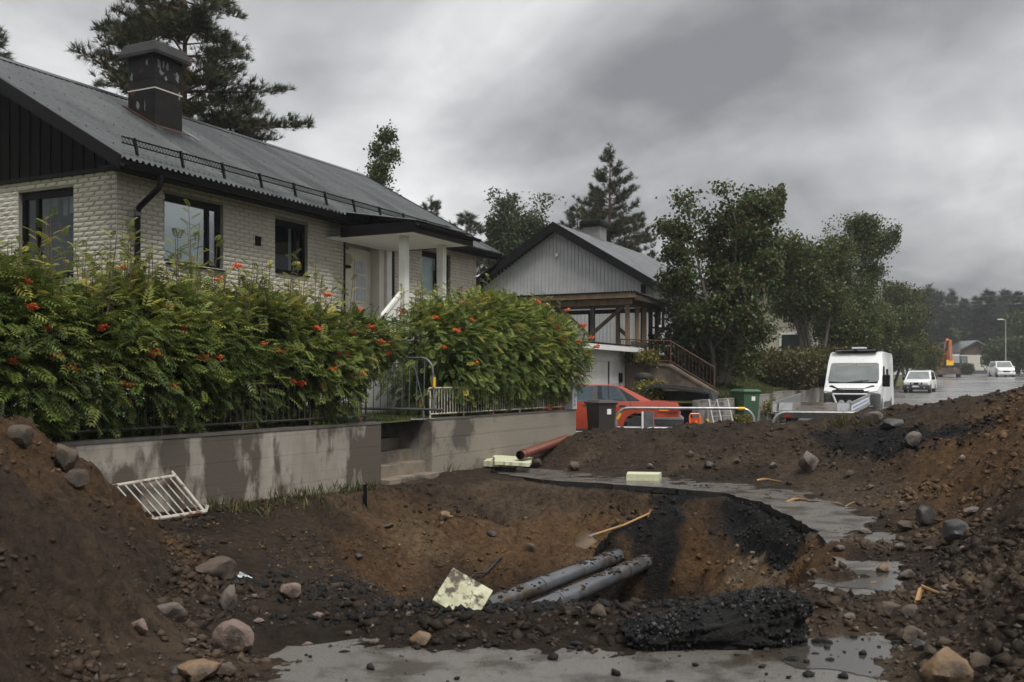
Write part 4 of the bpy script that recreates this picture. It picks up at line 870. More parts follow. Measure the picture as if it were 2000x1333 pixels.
# ================================================================== vehicles
M_red = mat('red_car_paint', (.40, .062, .03), (.34, .052, .026), rough=.3, scale=1.5, coat=.6)
M_vwhite = mat('white_car_paint', (.70, .71, .71), (.62, .63, .63), rough=.3, scale=1.2, coat=.5)
M_trim = mat('dark_plastic', (.025, .026, .028), (.04, .04, .042), rough=.5, scale=6)
M_lampglass = mat('headlamp_glass', (.45, .47, .48), (.25, .26, .27), rough=.12, scale=9, spec=.8)
M_amber = mat('amber_lens', (.75, .22, .02), rough=.2); M_redlens = mat('red_lens', (.25, .02, .015), rough=.2)
M_rim = mat('wheel_rim', (.16, .16, .17), (.24, .24, .25), rough=.4, metal=.6, scale=8); M_plate = mat('number_plate', (.70, .70, .66), rough=.4); M_seat = mat('seat_cloth', (.05, .05, .075), (.08, .08, .11), rough=.9)
def wheel(par, x, y, r, w, name='wheel'):
    t = MB().lathe([(r*.62, -w/2), (r*.93, -w/2), (r, -w*.3), (r, w*.3), (r*.93, w/2), (r*.62, w/2)], 22, (x, y, r), 'y').build(name, M_rubber, par, smooth=True)
    q = MB().lathe([(r*.2, -w*.36), (r*.5, -w*.42), (r*.64, -w*.46), (r*.64, w*.46), (r*.5, w*.42), (r*.2, w*.36)], 16, (x, y, r), 'y'); q.build('rim', M_rim, t, smooth=True)
    return t
def loft(prof, slices, name, m_, par, bevel=0.02, smooth_=True):
    """side profile polygon (x,z) swept over half widths: slices = f(x,z)->half width"""
    m = MB(); n = len(prof); vs_ = [(x, s*slices(x, z), z) for s in (-1, 1) for x, z in prof]
    fs = [tuple(range(n)), tuple(range(2*n-1, n-1, -1))]+[(i, i+n, (i+1) % n+n, (i+1) % n) for i in range(n)]
    return m.add(vs_, fs).build(name, m_, par, smooth=smooth_, bevel=bevel, angle=50)
def arch(cx, r, z0, n=8): return [(cx+r*math.cos(a), z0+r*math.sin(a)) for a in np.linspace(math.pi, 0, n)]
def sidepatch(poly, hw, name, m_, par, off=.006, sides=(-1, 1), th=.006):
    for s in sides:
        m = MB(); n = len(poly); vs_ = [(x, s*(hw(x, z)+off), z) for x, z in poly]+[(x, s*(hw(x, z)+off-th), z) for x, z in poly]
        m.add(vs_, [tuple(range(n)), tuple(range(2*n-1, n-1, -1))]+[(i, i+n, (i+1) % n+n, (i+1) % n) for i in range(n)]).build(name, m_, par)
# ---- red saloon car: rear at x=0, nose at x=4.4
rp = at(1338, 855, 24.8); car = thing('parked_car', 'red four-door saloon car parked by the garage behind the brown bin', 'car', (rp.x, rp.y+.84, .13), math.atan2(.17, -.985))
hwl = lambda x, z: (.845 if .3 < z < .8 else .82)-.06*max(0, (x-3.6)/.8)**2-.05*max(0, (.5-x)/.5)**2
low = [(.03, .36), (.0, .55), (.02, .86), (.06, .93), (.55, .965), (1.0, .96), (2.9, .93), (3.35, .89), (4.05, .80), (4.36, .70), (4.40, .5), (4.36, .30)]
low += [(3.93, .24)]+[(3.58+.36*math.cos(a), .30+.37*math.sin(a)) for a in np.linspace(0, math.pi, 9)][0:]+[(3.2, .20), (1.40, .20)]+[(1.03+.36*math.cos(a), .30+.37*math.sin(a)) for a in np.linspace(0, math.pi, 9)]+[(.62, .24), (.2, .27)]
body = loft(low, hwl, 'body', M_red, car, .018)
hwg = lambda x, z: .80-.17*max(0, (z-.93))/.42
cab = [(.72, .95), (1.45, 1.335), (1.75, 1.375), (2.55, 1.375), (2.75, 1.34), (3.42, .92), (2.0, .91)]
MB().box(1.3, 3.3, -.70, .70, .60, .80).build('cabin_floor', M_dark, car)
# roof skin and pillars
loft([(1.40, 1.32), (1.72, 1.378), (2.56, 1.378), (2.78, 1.335), (2.72, 1.318), (2.53, 1.345), (1.74, 1.345), (1.44, 1.30)], hwg, 'roof', M_red, car, .01)
sidepatch([(.66, .955), (.95, .955), (1.50, 1.30), (1.56, 1.345), (1.42, 1.33)], hwg, 'rear_pillar', M_red, car, .004)
sidepatch([(3.24, .935), (3.50, .925), (2.80, 1.335), (2.70, 1.34)], hwg, 'front_pillar', M_red, car, .004)
sidepatch([(2.04, .945), (2.20, .945), (2.16, 1.345), (2.06, 1.345)], hwg, 'door_pillar', M_trim, car, .005)
sidepatch([(1.28, .95), (1.36, .95), (1.60, 1.335), (1.54, 1.335)], hwg, 'door_pillar', M_trim, car, .005)
sidepatch([(.95, .957), (1.28, .955), (1.54, 1.32), (1.50, 1.31)], hwg, 'quarter_window', M_carglass, car, -.004)
sidepatch([(1.36, .955), (2.04, .945), (2.06, 1.34), (1.60, 1.335)], hwg, 'rear_door_window', M_carglass, car, -.004)
sidepatch([(2.20, .945), (3.24, .935), (2.72, 1.325), (2.16, 1.34)], hwg, 'front_door_window', M_carglass, car, -.004)
loft([(.68, .965), (1.40, 1.325), (1.425, 1.305), (.74, .955)], lambda x, z: hwg(x, z)-.06, 'rear_window', M_carglass, car, 0)
loft([(3.46, .93), (2.78, 1.33), (2.76, 1.31), (3.42, .92)], lambda x, z: hwg(x, z)-.05, 'windscreen', M_carglass, car, 0)
for k in range(8):
    t = (k+.7)/9; MB().box(.68+.72*t-.004, .68+.72*t+.004, -.55, .55, .972+.36*t, .98+.36*t).build('heater_line', M_trim, car)
sidepatch([(.05, .43), (3.15, .43), (3.15, .53), (.05, .53)], hwl, 'rub_strip', M_trim, car, .006); sidepatch([(1.42, .20), (3.18, .20), (3.18, .30), (1.42, .30)], hwl, 'sill', M_trim, car, .006)
loft([(-.10, .30), (-.11, .50), (-.03, .56), (.66, .55), (.66, .50), (.60, .44), (.50, .30), (.3, .25)], lambda x, z: .86-.06*max(0, (.2-x)), 'rear_bumper', M_trim, car, .02)
loft([(-.112, .50), (.68, .505), (.68, .55), (-.05, .56)], lambda x, z: .872-.06*max(0, (.2-x)), 'bumper_strip', M_flake, car, .004)
loft([(4.3, .25), (4.5, .30), (4.5, .52), (4.0, .55), (3.98, .5), (4.0, .3)], lambda x, z: .85-.1*max(0, x-4.2), 'front_bumper', M_trim, car, .02)
for s in (-1, 1):
    MB().box(.0, .35, s*.80-.012+s*.03, s*.80+.012+s*.03, .70, .80).build('tail_lamp', M_redlens, car); MB().box(.27, .50, s*.846-.008, s*.846+.008, .715, .795).build('indicator', M_amber, car)
MB().box(-.012, .01, -.78, .78, .69, .83).build('tail_lamp_band', M_redlens, car); MB().box(-.02, -.0125, -.26, .26, .58, .68).build('number_plate', M_plate, car)
for x, y in ((1.03, .73), (1.03, -.73), (3.58, .73), (3.58, -.73)): wheel(car, x, y, .30, .19)
for x in (1.33, 2.24): sidepatch([(x, .82), (x+.16, .82), (x+.16, .86), (x, .86)], hwl, 'door_handle', M_trim, car, .014)
for x in (2.12, 1.2): sidepatch([(x, .34), (x+.008, .34), (x+.008, .93), (x, .93)], hwl, 'door_gap', M_black, car, .003)
for s in (-1, 1):
    MB().box(2.95, 3.08, s*.80, s*.80+s*.17, .97, 1.10).build('mirror', M_trim, car, bevel=.02)
for y in (-.36, .36):
    MB().box(2.05, 2.18, y-.24, y+.24, .6, 1.12).build('seat', M_seat, car, bevel=.04); MB().box(2.06, 2.15, y-.12, y+.12, 1.14, 1.28).build('headrest', M_seat, car, bevel=.03)
MB().box(1.1, 1.25, -.6, .6, .6, 1.05).build('rear_seat', M_seat, car, bevel=.04)
# ---- generic front-facing bodies: nose at x=0, tail at +x (pointing away), heading along the street
def van(name, label, cat, loc, rz_):
    v = thing(name, label, cat, loc, rz_)
    hw = lambda x, z: 1.0-.03*max(0, z-1.2)-.10*max(0, z-2.0)**1.2-.12*max(0, (.5-x)/.5)**1.5
    prof = [(.10, .35), (.04, .62), (.06, .98), (.18, 1.10), (.82, 1.32), (1.38, 2.08), (1.64, 2.42), (2.0, 2.50), (5.35, 2.50), (5.48, 2.3), (5.52, .45), (5.3, .38)]
    prof += [(4.75, .38)]+[(4.3+.42*math.cos(a), .36+.40*math.sin(a)) for a in np.linspace(0, math.pi, 9)]+[(3.8, .36), (1.5, .36)]+[(1.0+.42*math.cos(a), .36+.42*math.sin(a)) for a in np.linspace(0, math.pi, 9)]+[(.5, .34)]
    b = loft(prof, hw, 'body', M_vwhite, v, .05)
    def fx(z): return float(np.interp(z, [.35, .62, .98, 1.10, 1.32, 2.08, 2.42], [.10, .04, .06, .18, .82, 1.38, 1.64]))
    def front(poly, nm, mm, off=.012, th=.03):
        m = MB(); n = len(poly); vs_ = [(fx(z)-off-.0, y, z) for y, z in poly]+[(fx(z)-off+th, y, z) for y, z in poly]
        return m.add(vs_, [tuple(range(n)), tuple(range(2*n-1, n-1, -1))]+[(i, i+n, (i+1) % n+n, (i+1) % n) for i in range(n)]).build(nm, mm, v)
    ws = front([(-.86, 1.35), (-.40, 1.335), (.40, 1.335), (.86, 1.35), (.90, 1.45), (.85, 2.02), (.79, 2.07), (-.79, 2.07), (-.85, 2.02), (-.90, 1.45)], 'windscreen', mat('van_windscreen', (.13, .15, .15), (.20, .22, .22), rough=.06, scale=1.5, spec=.8), .012)
    front([(-.86, 1.31), (.86, 1.31), (.86, 1.38), (.4, 1.345), (-.4, 1.345), (-.86, 1.38)], 'cowl', M_black, .018)
    for s in (-1, 1):
        MB().box(fx(1.97)-.03, fx(1.97)-.02, s*.08, s*.62, 1.95, 2.02).xf(Matrix.Identity(4)).build('sun_visor', mat('visor_cream', (.42, .40, .34), rough=.7) if s < 0 else MATS['visor_cream'], ws)
        bar((fx(1.32)-.04, s*.1+.15, 1.33), (fx(1.42)-.05, s*.1-.45, 1.42), .02, .02).build('wiper', M_black, v)
        front([(s*.58, .98), (s*.94, 1.02), (s*.92, 1.22), (s*.86, 1.20)], 'headlamp', M_lampglass, .03, .06)
        MB().lathe([(.09, -.02), (.10, .0), (.06, .03)], 12, (.0, s*.72, .55), 'x').build('fog_lamp', M_lampglass, v)
        MB().box(1.0, 1.10, s*1.0, s*1.26, 1.18, 1.62).build('mirror', M_black, v, bevel=.04); MB().box(1.02, 1.08, s*.9, s*1.02, 1.22, 1.28).build('mirror_arm', M_black, v)
    front([(-.62, 1.0), (-.42, .97), (.42, .97), (.62, 1.0), (.80, 1.22), (.70, 1.24), (.45, 1.13), (-.45, 1.13), (-.70, 1.24), (-.80, 1.22)], 'bonnet_guard', M_black, .045, .03)
    loft([(.12, .25), (.0, .34), (-.03, .6), (.0, .95), (.10, .98), (.62, .92), (.62, .5), (.55, .28)], lambda x, z: 1.0-.10*max(0, (.4-x)/.4)**1.5, 'bumper', M_trim, v, .05)
    fr_ = [(-.60, .92), (.60, .92), (.46, .56), (-.46, .56)]
    gm = MB()
    for a, b2 in zip(fr_, fr_[1:]+fr_[:1]): gm.tube([(-.05, a[0], a[1]), (-.05, b2[0], b2[1])], .034, 6)
    g = gm.build('grille_surround', M_vwhite, v, smooth=True); MB().prism([(-.58, .9), (.58, .9), (.45, .58), (-.45, .58)], -.045, -.035, 'yz').build('grille', M_black, g)
    for k in range(4): MB().box(-.05, -.046, -.52+.02*k, .52-.02*k, .84-k*.07, .855-k*.07).build('grille_bar', M_trim, g)
    for y in (-.28, 0, .28): MB().lathe([(.10, -.03), (.11, .0), (.08, .08)], 14, (-.14, y, .60), 'x').build('driving_lamp', M_lampglass, v, smooth=True)
    rk = MB().box(1.52, 1.67, -.78, .78, 2.52, 2.60).build('light_bar', M_black, v)
    for y in (-.4, .4): MB().box(1.50, 1.519, y-.33, y+.33, 2.525, 2.565).build('lamp_strip', M_flake, rk)
    MB().box(1.6, 4.2, -.75, .75, 2.55, 2.585).build('solar_panel', M_black, v); MB().box(2.0, 2.5, -.3, .2, 2.59, 2.68).build('roof_hatch', M_vwhite, v, bevel=.02)
    sidepatch([(1.22, 1.35), (1.98, 1.35), (1.98, 1.95), (1.60, 1.95)], hw, 'cab_window', MATS['dark_pane'], v); sidepatch([(2.6, 1.45), (3.3, 1.45), (3.3, 1.85), (2.6, 1.85)], hw, 'side_window', MATS['dark_pane'], v)
    sidepatch([(1.5, .40), (3.8, .40), (3.8, .62), (1.5, .62)], hw, 'sill_trim', M_trim, v, .012)
    for x, y in ((1.0, .86), (1.0, -.86), (4.3, .86), (4.3, -.86)): wheel(v, x, y, .35, .22)
    return v
vp = at(1660, 818, 36.0); van('camper_van', 'tall white camper van with black bonnet guard parked at the kerb', 'van', (vp.x, vp.y, rz(36)+.02), STREET_ROT)
def small_car(name, label, cat, loc, rz_, H, W, L, hood, tall):
    v = thing(name, label, cat, loc, rz_); h = H
    hw = lambda x, z: W/2-(.16*max(0, z-h*.58)/(h*.4))-.10*max(0, (.4-x)/.4)**1.5
    prof = [(.12, .28), (.02, .45), (.04, .72), (.2, h*.52)]+[(hood, h*.60), (hood+.75, h*.97), (hood+1.1, h), (L-.7, h), (L-.15, h*.62), (L, h*.5), (L-.02, .32), (L-.5, .26)]
    prof += [(L-.9+.36*math.cos(a), .30+.36*math.sin(a)) for a in np.linspace(0, math.pi, 7)]+[(.85+.36*math.cos(a), .30+.36*math.sin(a)) for a in np.linspace(0, math.pi, 7)]
    loft(prof, hw, 'body', M_vwhite, v, .04)
    def fx(z): return float(np.interp(z, [.28, .45, .72, h*.52, h*.60, h*.97], [.12, .02, .04, .2, hood, hood+.75]))
    def front(poly, nm, mm, off=.02, th=.03):
        m = MB(); n = len(poly); vs_ = [(fx(z)-off, y, z) for y, z in poly]+[(fx(z)-off+th, y, z) for y, z in poly]
        return m.add(vs_, [tuple(range(n)), tuple(range(2*n-1, n-1, -1))]+[(i, i+n, (i+1) % n+n, (i+1) % n) for i in range(n)]).build(nm, mm, v)
    w2 = W/2
    front([(-w2+.12, h*.62), (w2-.12, h*.62), (w2-.26, h*.94), (-w2+.26, h*.94)], 'windscreen', MATS['van_windscreen'])
    front([(-.42, .58), (.42, .58), (.42, .74), (-.42, .74)], 'grille', M_black, .03); loft([(.0, .22), (-.06, .32), (-.06, .50), (.02, .56), (.5, .56), (.45, .25)], lambda x, z: w2, 'bumper', M_trim if tall else M_vwhite, v, .03)
    for s in (-1, 1):
        front([(s*(w2-.42), .60), (s*(w2-.10), .62), (s*(w2-.10), .78), (s*(w2-.42), .74)], 'headlamp', M_lampglass, .035); MB().box(hood+.2, hood+.32, s*(w2-.02), s*(w2+.2), h*.58, h*.58+.17).build('mirror', M_black if tall else M_vwhite, v, bevel=.03)
        MB().lathe([(.05, -.02), (.06, .02)], 10, (-.06, s*(w2-.35), .38), 'x').build('fog_lamp', M_lampglass, v)
    if tall:
        for y in (-.24, .24): MB().lathe([(.09, -.03), (.10, .04)], 12, (-.1, y, .66), 'x').build('driving_lamp', M_lampglass, v)
        for s in (-1, 1): MB().tube([(hood+1.0, s*(w2-.3), h+.05), (L-.8, s*(w2-.3), h+.05)], .025, 6).build('roof_rail', M_trim, v)
        MB().box(hood+1.1, hood+1.2, -w2+.3, w2-.3, h+.06, h+.1).build('roof_bar', M_trim, v)
    else:
        front([(-w2+.2, .34), (w2-.2, .34), (w2-.3, .46), (-w2+.3, .46)], 'lower_grille', M_black, .075, .05)
    MB().box(-.075, -.065, -.26, .26, .40, .51).build('number_plate', M_plate, v); MB().box(-.078, -.0755, -.26, -.21, .40, .51).build('blue_band', mat('plate_blue', (.02, .05, .35), rough=.4) if 'plate_blue' not in MATS else MATS['plate_blue'], v)
    sidepatch([(hood+.35, h*.63), (L-.75, h*.63), (L-.9, h*.92), (hood+.85, h*.92)], hw, 'side_windows', MATS['dark_pane'], v)
    for x, y in ((.85, w2-.1), (.85, -w2+.1), (L-.9, w2-.1), (L-.9, -w2+.1)): wheel(v, x, y, .31, .2)
    return v
sp_ = at(1789, 767, 70.0); small_car('parked_estate_car', 'small white estate car with roof bars parked behind the camper van', 'car', (sp_.x, sp_.y, rz(70)+.02), STREET_ROT-.05, 1.60, 1.78, 4.4, 1.05, True)
mp_ = at(1966, 736, 118); small_car('parked_minivan', 'white minivan parked far up the street near the lamp post', 'van', (mp_.x, mp_.y, rz(118)+.02), math.atan2(1, .22), 1.92, 1.95, 4.9, .85, False)
# ---- wheeled excavator
ep = at(1852, 736, 117); ex = thing('wheeled_excavator', 'orange wheeled excavator with raised boom and dozer blade up the street', 'excavator', (ep.x, ep.y, rz(117)+.02), STREET_ROT)
M_exo = mat('excavator_orange', (.40, .10, .018), (.30, .08, .02), rough=.4, scale=3)
MB().box(.4, 4.6, -.55, .55, .55, 1.1).build('undercarriage', M_trim, ex, bevel=.05)
for x in (.9, 1.35, 3.9): [wheel(ex, x, y, .5, .42) for y in (-1.0, 1.0)] if x != 1.35 else None
MB().prism([(-1.32, .35), (1.32, .35), (1.32, 1.05), (-1.32, 1.05)], -.1, .0, 'yz').build('dozer_blade', mat('worn_blade', (.06, .05, .045), (.15, .10, .08), rough=.5, scale=2), ex)
MB().box(.0, .5, -.3, .3, .6, .8).build('blade_arm', M_trim, ex)
MB().box(1.2, 5.2, -1.25, 1.25, 1.15, 1.35).build('turntable', M_trim, ex); MB().box(2.8, 5.3, -1.25, 1.25, 1.36, 2.3).build('engine_cover', M_trim, ex, bevel=.1); MB().box(5.0, 5.35, -1.2, 1.2, 1.37, 2.2).build('counterweight', M_exo, ex, bevel=.08); MB().box(1.3, 2.8, .62, 1.3, 1.36, 2.35).build('side_box', M_exo, ex, bevel=.05)
cab_ = MB().prism([(1.3, 1.36), (2.7, 1.36), (2.7, 3.1), (1.8, 3.12), (1.4, 2.5)], -1.22, -.3, 'xz').build('cab', M_trim, ex, bevel=.04)
MB().prism([(1.37, 1.7), (1.42, 2.5), (1.8, 3.0), (1.78, 3.02), (1.38, 2.52), (1.33, 1.7)], -1.15, -.37, 'xz').build('cab_glass', M_lampglass, cab_); MB().box(1.5, 2.6, -1.228, -1.221, 1.9, 2.95).build('cab_side_window', MATS['dark_pane'], cab_)
bar((2.0, .15, 1.5), (1.6, .35, 3.3), .38, .5).build('boom', M_exo, ex); bar((1.6, .35, 3.2), (.8, .1, 4.45), .36, .42).build('boom', M_exo, ex); bar((.8, -.1, 4.4), (.35, -.25, 2.0), .32, .4).build('dipper_arm', M_exo, ex)
bar((1.3, .5, 2.9), (.7, .1, 3.9), .12, .12).build('hydraulic_ram', M_flake, ex); bar((.5, -.02, 3.6), (.2, -.2, 2.3), .12, .12).build('hydraulic_ram', M_flake, ex)
MB().prism([(.1, 1.4), (.7, 1.5), (.6, 2.05), (.25, 2.05)], -.55, .2, 'xz').build('tilt_head', M_yellow, ex); MB().box(.1, .55, -.5, .3, 1.0, 1.45).build('bucket', M_trim, ex, bevel=.05)
for y in (-.75, -1.1): MB().box(1.45, 1.55, y-.05, y+.05, 3.13, 3.25).build('work_lamp', M_exo, ex)
# ---- flat car trailer
tp = at(1512, 822, 29.0); tr = thing('flat_trailer', 'flat wet car trailer with raised aluminium side boards behind the second barrier', 'trailer', (tp.x, tp.y, rz(29)+.05), 0, rot=(0, R(-2.6), STREET_ROT))
M_deck = mat('wet_plywood', (.07, .055, .045), (.12, .10, .085), rough=.15, rough2=.4, scale=1.2, spec=.7)
TW = 2.1
for k in range(4): MB().box(.02+k*1.1, 1.1+k*1.1, -TW, .0, .54, .565).build('deck_board', M_deck, tr)
MB().box(.0, 4.4, -TW+.02, -.02, .44, .538).build('frame', M_galv, tr)
for y, nm in ((.035, 'left'), (-TW-.035, 'right')):
    sb_ = MB().box(-.1, 4.4, y-.02, y+.02, .52, .86).build('side_board', M_galv, tr)
    for z in (.545, .835): MB().box(-.1, 4.4, y-.035, y+.035, z-.02, z+.02).build('rib', M_galv, sb_)
MB().box(-.05, 3.9, -TW-.066, -.058-TW, .62, .77).build('lettering_strip', mat('white_strip', (.62, .66, .70), rough=.4), tr)
M_blue = mat('blue_print', (.03, .09, .32), rough=.4)
for k in range(14): MB().box(.2+k*.25, .2+k*.25+.16, -TW-.0675, -TW-.0665, .665, .73).build('blue_lettering', M_blue, tr)
for y in (-.22, -TW+.22): MB().prism([(.55, .57), (1.15, .57), (1.05, .78), (.65, .78)], y-.2, y+.2, 'xz').build('wheel_box', M_galv, tr)
for x in (1.9, 2.6): [wheel(tr, x, y, .28, .18) for y in (-TW-.0+.1, -.1)]
MB().box(-.06, -.04, -1.9, -.2, .40, .52).build('rear_beam', M_trim, tr); MB().box(-.075, -.061, -.5, -.3, .42, .5).build('tail_lamp', M_redlens, tr)
# ================================================================== things on the building site
M_rock = mat('granite', (.10, .082, .07), (.16, .13, .11), rough=.65, scale=6, detail=8, bump=.8, bscale=25, col3=(.035, .026, .019), scale3=4, pos3=(.46, .6))
M_rockpink = mat('pink_granite', (.15, .10, .082), (.21, .155, .13), rough=.6, scale=5, detail=8, bump=.8, bscale=30, col3=(.045, .032, .025), scale3=4, pos3=(.48, .62))
M_rockdark = mat('dark_stone', (.028, .027, .028), (.055, .052, .05), rough=.55, scale=6, detail=8, bump=.5, bscale=25)
M_rockbrown = mat('earthy_stone', (.065, .044, .029), (.10, .07, .046), rough=.7, scale=5, detail=8, bump=.8, bscale=25, col3=(.028, .02, .014), scale3=4, pos3=(.46, .6))
M_rockochre = mat('ochre_boulder', (.15, .092, .046), (.20, .135, .078), rough=.6, scale=5, detail=8, bump=.8, bscale=25, col3=(.05, .033, .02), scale3=4, pos3=(.48, .62))
def rock(name, label, px, py, w, h, m_, seed, ang=3, depth=None, rz_=None, sink=.25, cat='rock', group=None, base=None):
    p = base if base is not None else spot(px, py); k = p.y/1944; W, H = w*k/2, h*k/2
    bm = bmesh.new(); bmesh.ops.create_icosphere(bm, subdivisions=3, radius=1); r = random.Random(seed)
    planes = [(Vector((r.gauss(0, 1), r.gauss(0, 1), r.gauss(0, .8))).normalized(), r.uniform(.55, .85)) for _ in range(5+ang*2)]
    for v in bm.verts:
        c = v.co.copy()
        for n, d in planes:
            t = c.dot(n)
            if t > d: c -= n*(t-d)*.92
        q = .13*float(fbm(np.array(c.x*1.7+seed), np.array(c.y*1.7+c.z*1.9), 1.2, 4))+.05*float(fbm(np.array(c.x*5+seed), np.array(c.y*5-c.z*4.3), 1.2, 2)); c *= 1+q; v.co = c
    mx_ = max(abs(v.co.x) for v in bm.verts); mz = max(abs(v.co.z) for v in bm.verts); my = max(abs(v.co.y) for v in bm.verts)
    D = depth if depth else W*.85
    for v in bm.verts: v.co = Vector((v.co.x/mx_*W, v.co.y/my*D, v.co.z/mz*H))
    me = bpy.data.meshes.new(name); bm.to_mesh(me); bm.free(); me.materials.append(m_)
    for q in me.polygons: q.use_smooth = True
    try: me.set_sharp_from_angle(angle=R(26))
    except Exception: pass
    o = obj(name, me); o.location = (p.x, p.y, p.z+H*(1-2*sink)); o.rotation_euler = (r.uniform(-.1, .1), r.uniform(-.12, .12), r.uniform(-.3, .3) if rz_ is None else rz_)
    return tag(o, label, cat, group)
RB = 'boulders at the foot of the heaps'
rock('boulder', 'rounded pink granite boulder at the foot of the left heap', 458, 1272, 84, 74, M_rockpink, 1, 2, sink=.12)
rock('boulder', 'flat tan stone slab near the wet asphalt at bottom left', 388, 1324, 84, 40, M_rockochre, 2, 2, sink=.15)
rock('boulder', 'small rounded grey-pink stone on the slope below the wall', 568, 1166, 44, 36, M_rockpink, 3, 1, sink=.15)
rock('boulder', 'brown angular boulder above the crumpled white scrap', 420, 1130, 80, 58, M_rockbrown, 4, 4, rz_=.4)
rock('boulder', 'half buried grey boulder beside the pale foam scrap', 335, 1205, 62, 48, M_rock, 5, 3, sink=.3)
rock('boulder', 'reddish stone half buried in the left heap foot', 270, 1232, 42, 32, M_rockpink, 6, 4)
rock('boulder', 'leaning dark slab of stone below the brown angular boulder', 446, 1192, 38, 62, M_rock, 7, 5, depth=.08, sink=.2)
rock('boulder', 'earthy lump of stone on the crest of the left heap', 128, 918, 54, 66, M_rockbrown, 8, 4, sink=.2)
rock('boulder', 'earthy boulder on the left heap side next to the fallen railing', 150, 945, 52, 44, M_rockbrown, 9, 4, sink=.2)
rock('boulder', 'ochre lump on top of the left heap at the picture edge', 42, 866, 58, 46, M_rockbrown, 10, 3, sink=.2)
rock('boulder', 'pale tan stone lying at the near rim of the pit', 823, 1262, 46, 34, M_rockochre, 11, 4, sink=.12)
rock('boulder', 'grey stone beside the flat tan slab', 350, 1320, 34, 28, M_rockdark, 12, 4)
rock('boulder', 'brown stone tucked behind the flat tan slab', 440, 1318, 44, 30, M_rockbrown, 13, 4)
rock('boulder', 'grey slab of granite standing upright in the rear heap', 1580, 920, 40, 48, M_rock, 14, 4, depth=.12, sink=.15)
rock('boulder', 'smooth grey boulder high on the right heap', 1788, 872, 40, 36, M_rock, 15, 2, sink=.15)
rock('boulder', 'broad grey stone at the crest of the rear heap beside the dark one', 1706, 828, 42, 36, M_rock, 16, 4, sink=.2)
rock('boulder', 'dark stone at the crest of the rear heap', 1742, 836, 44, 22, M_rockdark, 17, 4, sink=.15)
rock('boulder', 'round dark boulder at the foot of the right heap', 1806, 1025, 42, 44, M_rockdark, 18, 2, sink=.12)
rock('boulder', 'large dark angular slab leaning on the right heap', 1868, 1052, 60, 50, M_rockdark, 19, 5, sink=.2)
rock('boulder', 'brown flat stone left of the round dark boulder', 1772, 1034, 40, 24, M_rockbrown, 20, 4)
rock('boulder', 'grey stone above the slab on the right heap', 1898, 1006, 40, 24, M_rock, 21, 4)
rock('boulder', 'grey cobble on the muddy strip right of the pit', 1757, 1074, 26, 18, M_rock, 22, 3, sink=.15)
rock('boulder', 'orange-brown cobble lying in the puddle', 1724, 1120, 26, 22, M_rockochre, 23, 3, sink=.1)
rock('boulder', 'tiny ochre pebble in the middle of the puddle', 1705, 1145, 16, 12, M_rockochre, 24, 3, sink=.1)
rock('boulder', 'pale cobble at the right edge of the puddle', 1772, 1128, 32, 22, M_rock, 25, 4)
rock('boulder', 'brown boulder in the pair below the puddle, the larger one', 1735, 1205, 54, 42, M_rockbrown, 26, 3, sink=.15)
rock('boulder', 'brown boulder in the pair below the puddle, the smaller one', 1777, 1204, 40, 32, M_rockbrown, 27, 3, sink=.15)
rock('boulder', 'rough brown stone under the boulder pair', 1782, 1250, 58, 38, M_rockbrown, 28, 4)
rock('boulder', 'large ochre boulder in the bottom right corner', 1845, 1345, 112, 92, M_rockochre, 29, 3, sink=.1)
rock('boulder', 'ochre stone right of the large corner boulder', 1912, 1310, 50, 60, M_rockbrown, 30, 4, sink=.25)
rock('boulder', 'grey stone with dark side at the foot of the right heap', 1798, 1268, 34, 26, M_rockdark, 31, 4)
rock('boulder', 'square brown stone near the brown plastic pipe', 1121, 920, 26, 22, M_rockbrown, 32, 5, sink=.1)
rock('boulder', 'small dark stone at the foot of the rear heap', 1386, 914, 24, 16, M_rockdark, 33, 5, sink=.1)
rock('boulder', 'small blue-grey stone in the middle of the rear heap', 1511, 914, 16, 14, M_rock, 34, 5, sink=.15)
rock('boulder', 'pale stone set in the far left wall of the pit', 868, 1014, 34, 24, M_rockochre, 35, 3, sink=.3)
rock('boulder', 'small brown stone in the far wall of the pit', 1036, 1076, 20, 20, M_rockbrown, 36, 3, sink=.2)
rock('boulder', 'brown stone next to the stacked foam boards', 1048, 912, 26, 18, M_rockbrown, 37, 4, sink=.1)
rock('boulder', 'brown stone where the pipes pass over the pit floor', 1170, 1204, 34, 30, M_rockbrown, 38, 3, sink=.2)
rr2 = random.Random(9); SP = [(600, 1262), (560, 1300), (505, 1215), (500, 1168), (620, 1205), (680, 1240), (730, 1258), (375, 1255), (1690, 1175), (1660, 1210), (1755, 1150), (1840, 1105), (1880, 1075), (1930, 1000), (1690, 1040), (1815, 1075), (1850, 1150), (1640, 1075), (1590, 1120), (1545, 1160), (1440, 905), (1660, 930), (1270, 915), (1350, 890), (960, 1045), (760, 1030), (700, 1090), (1760, 990), (1700, 955), (1880, 900)]
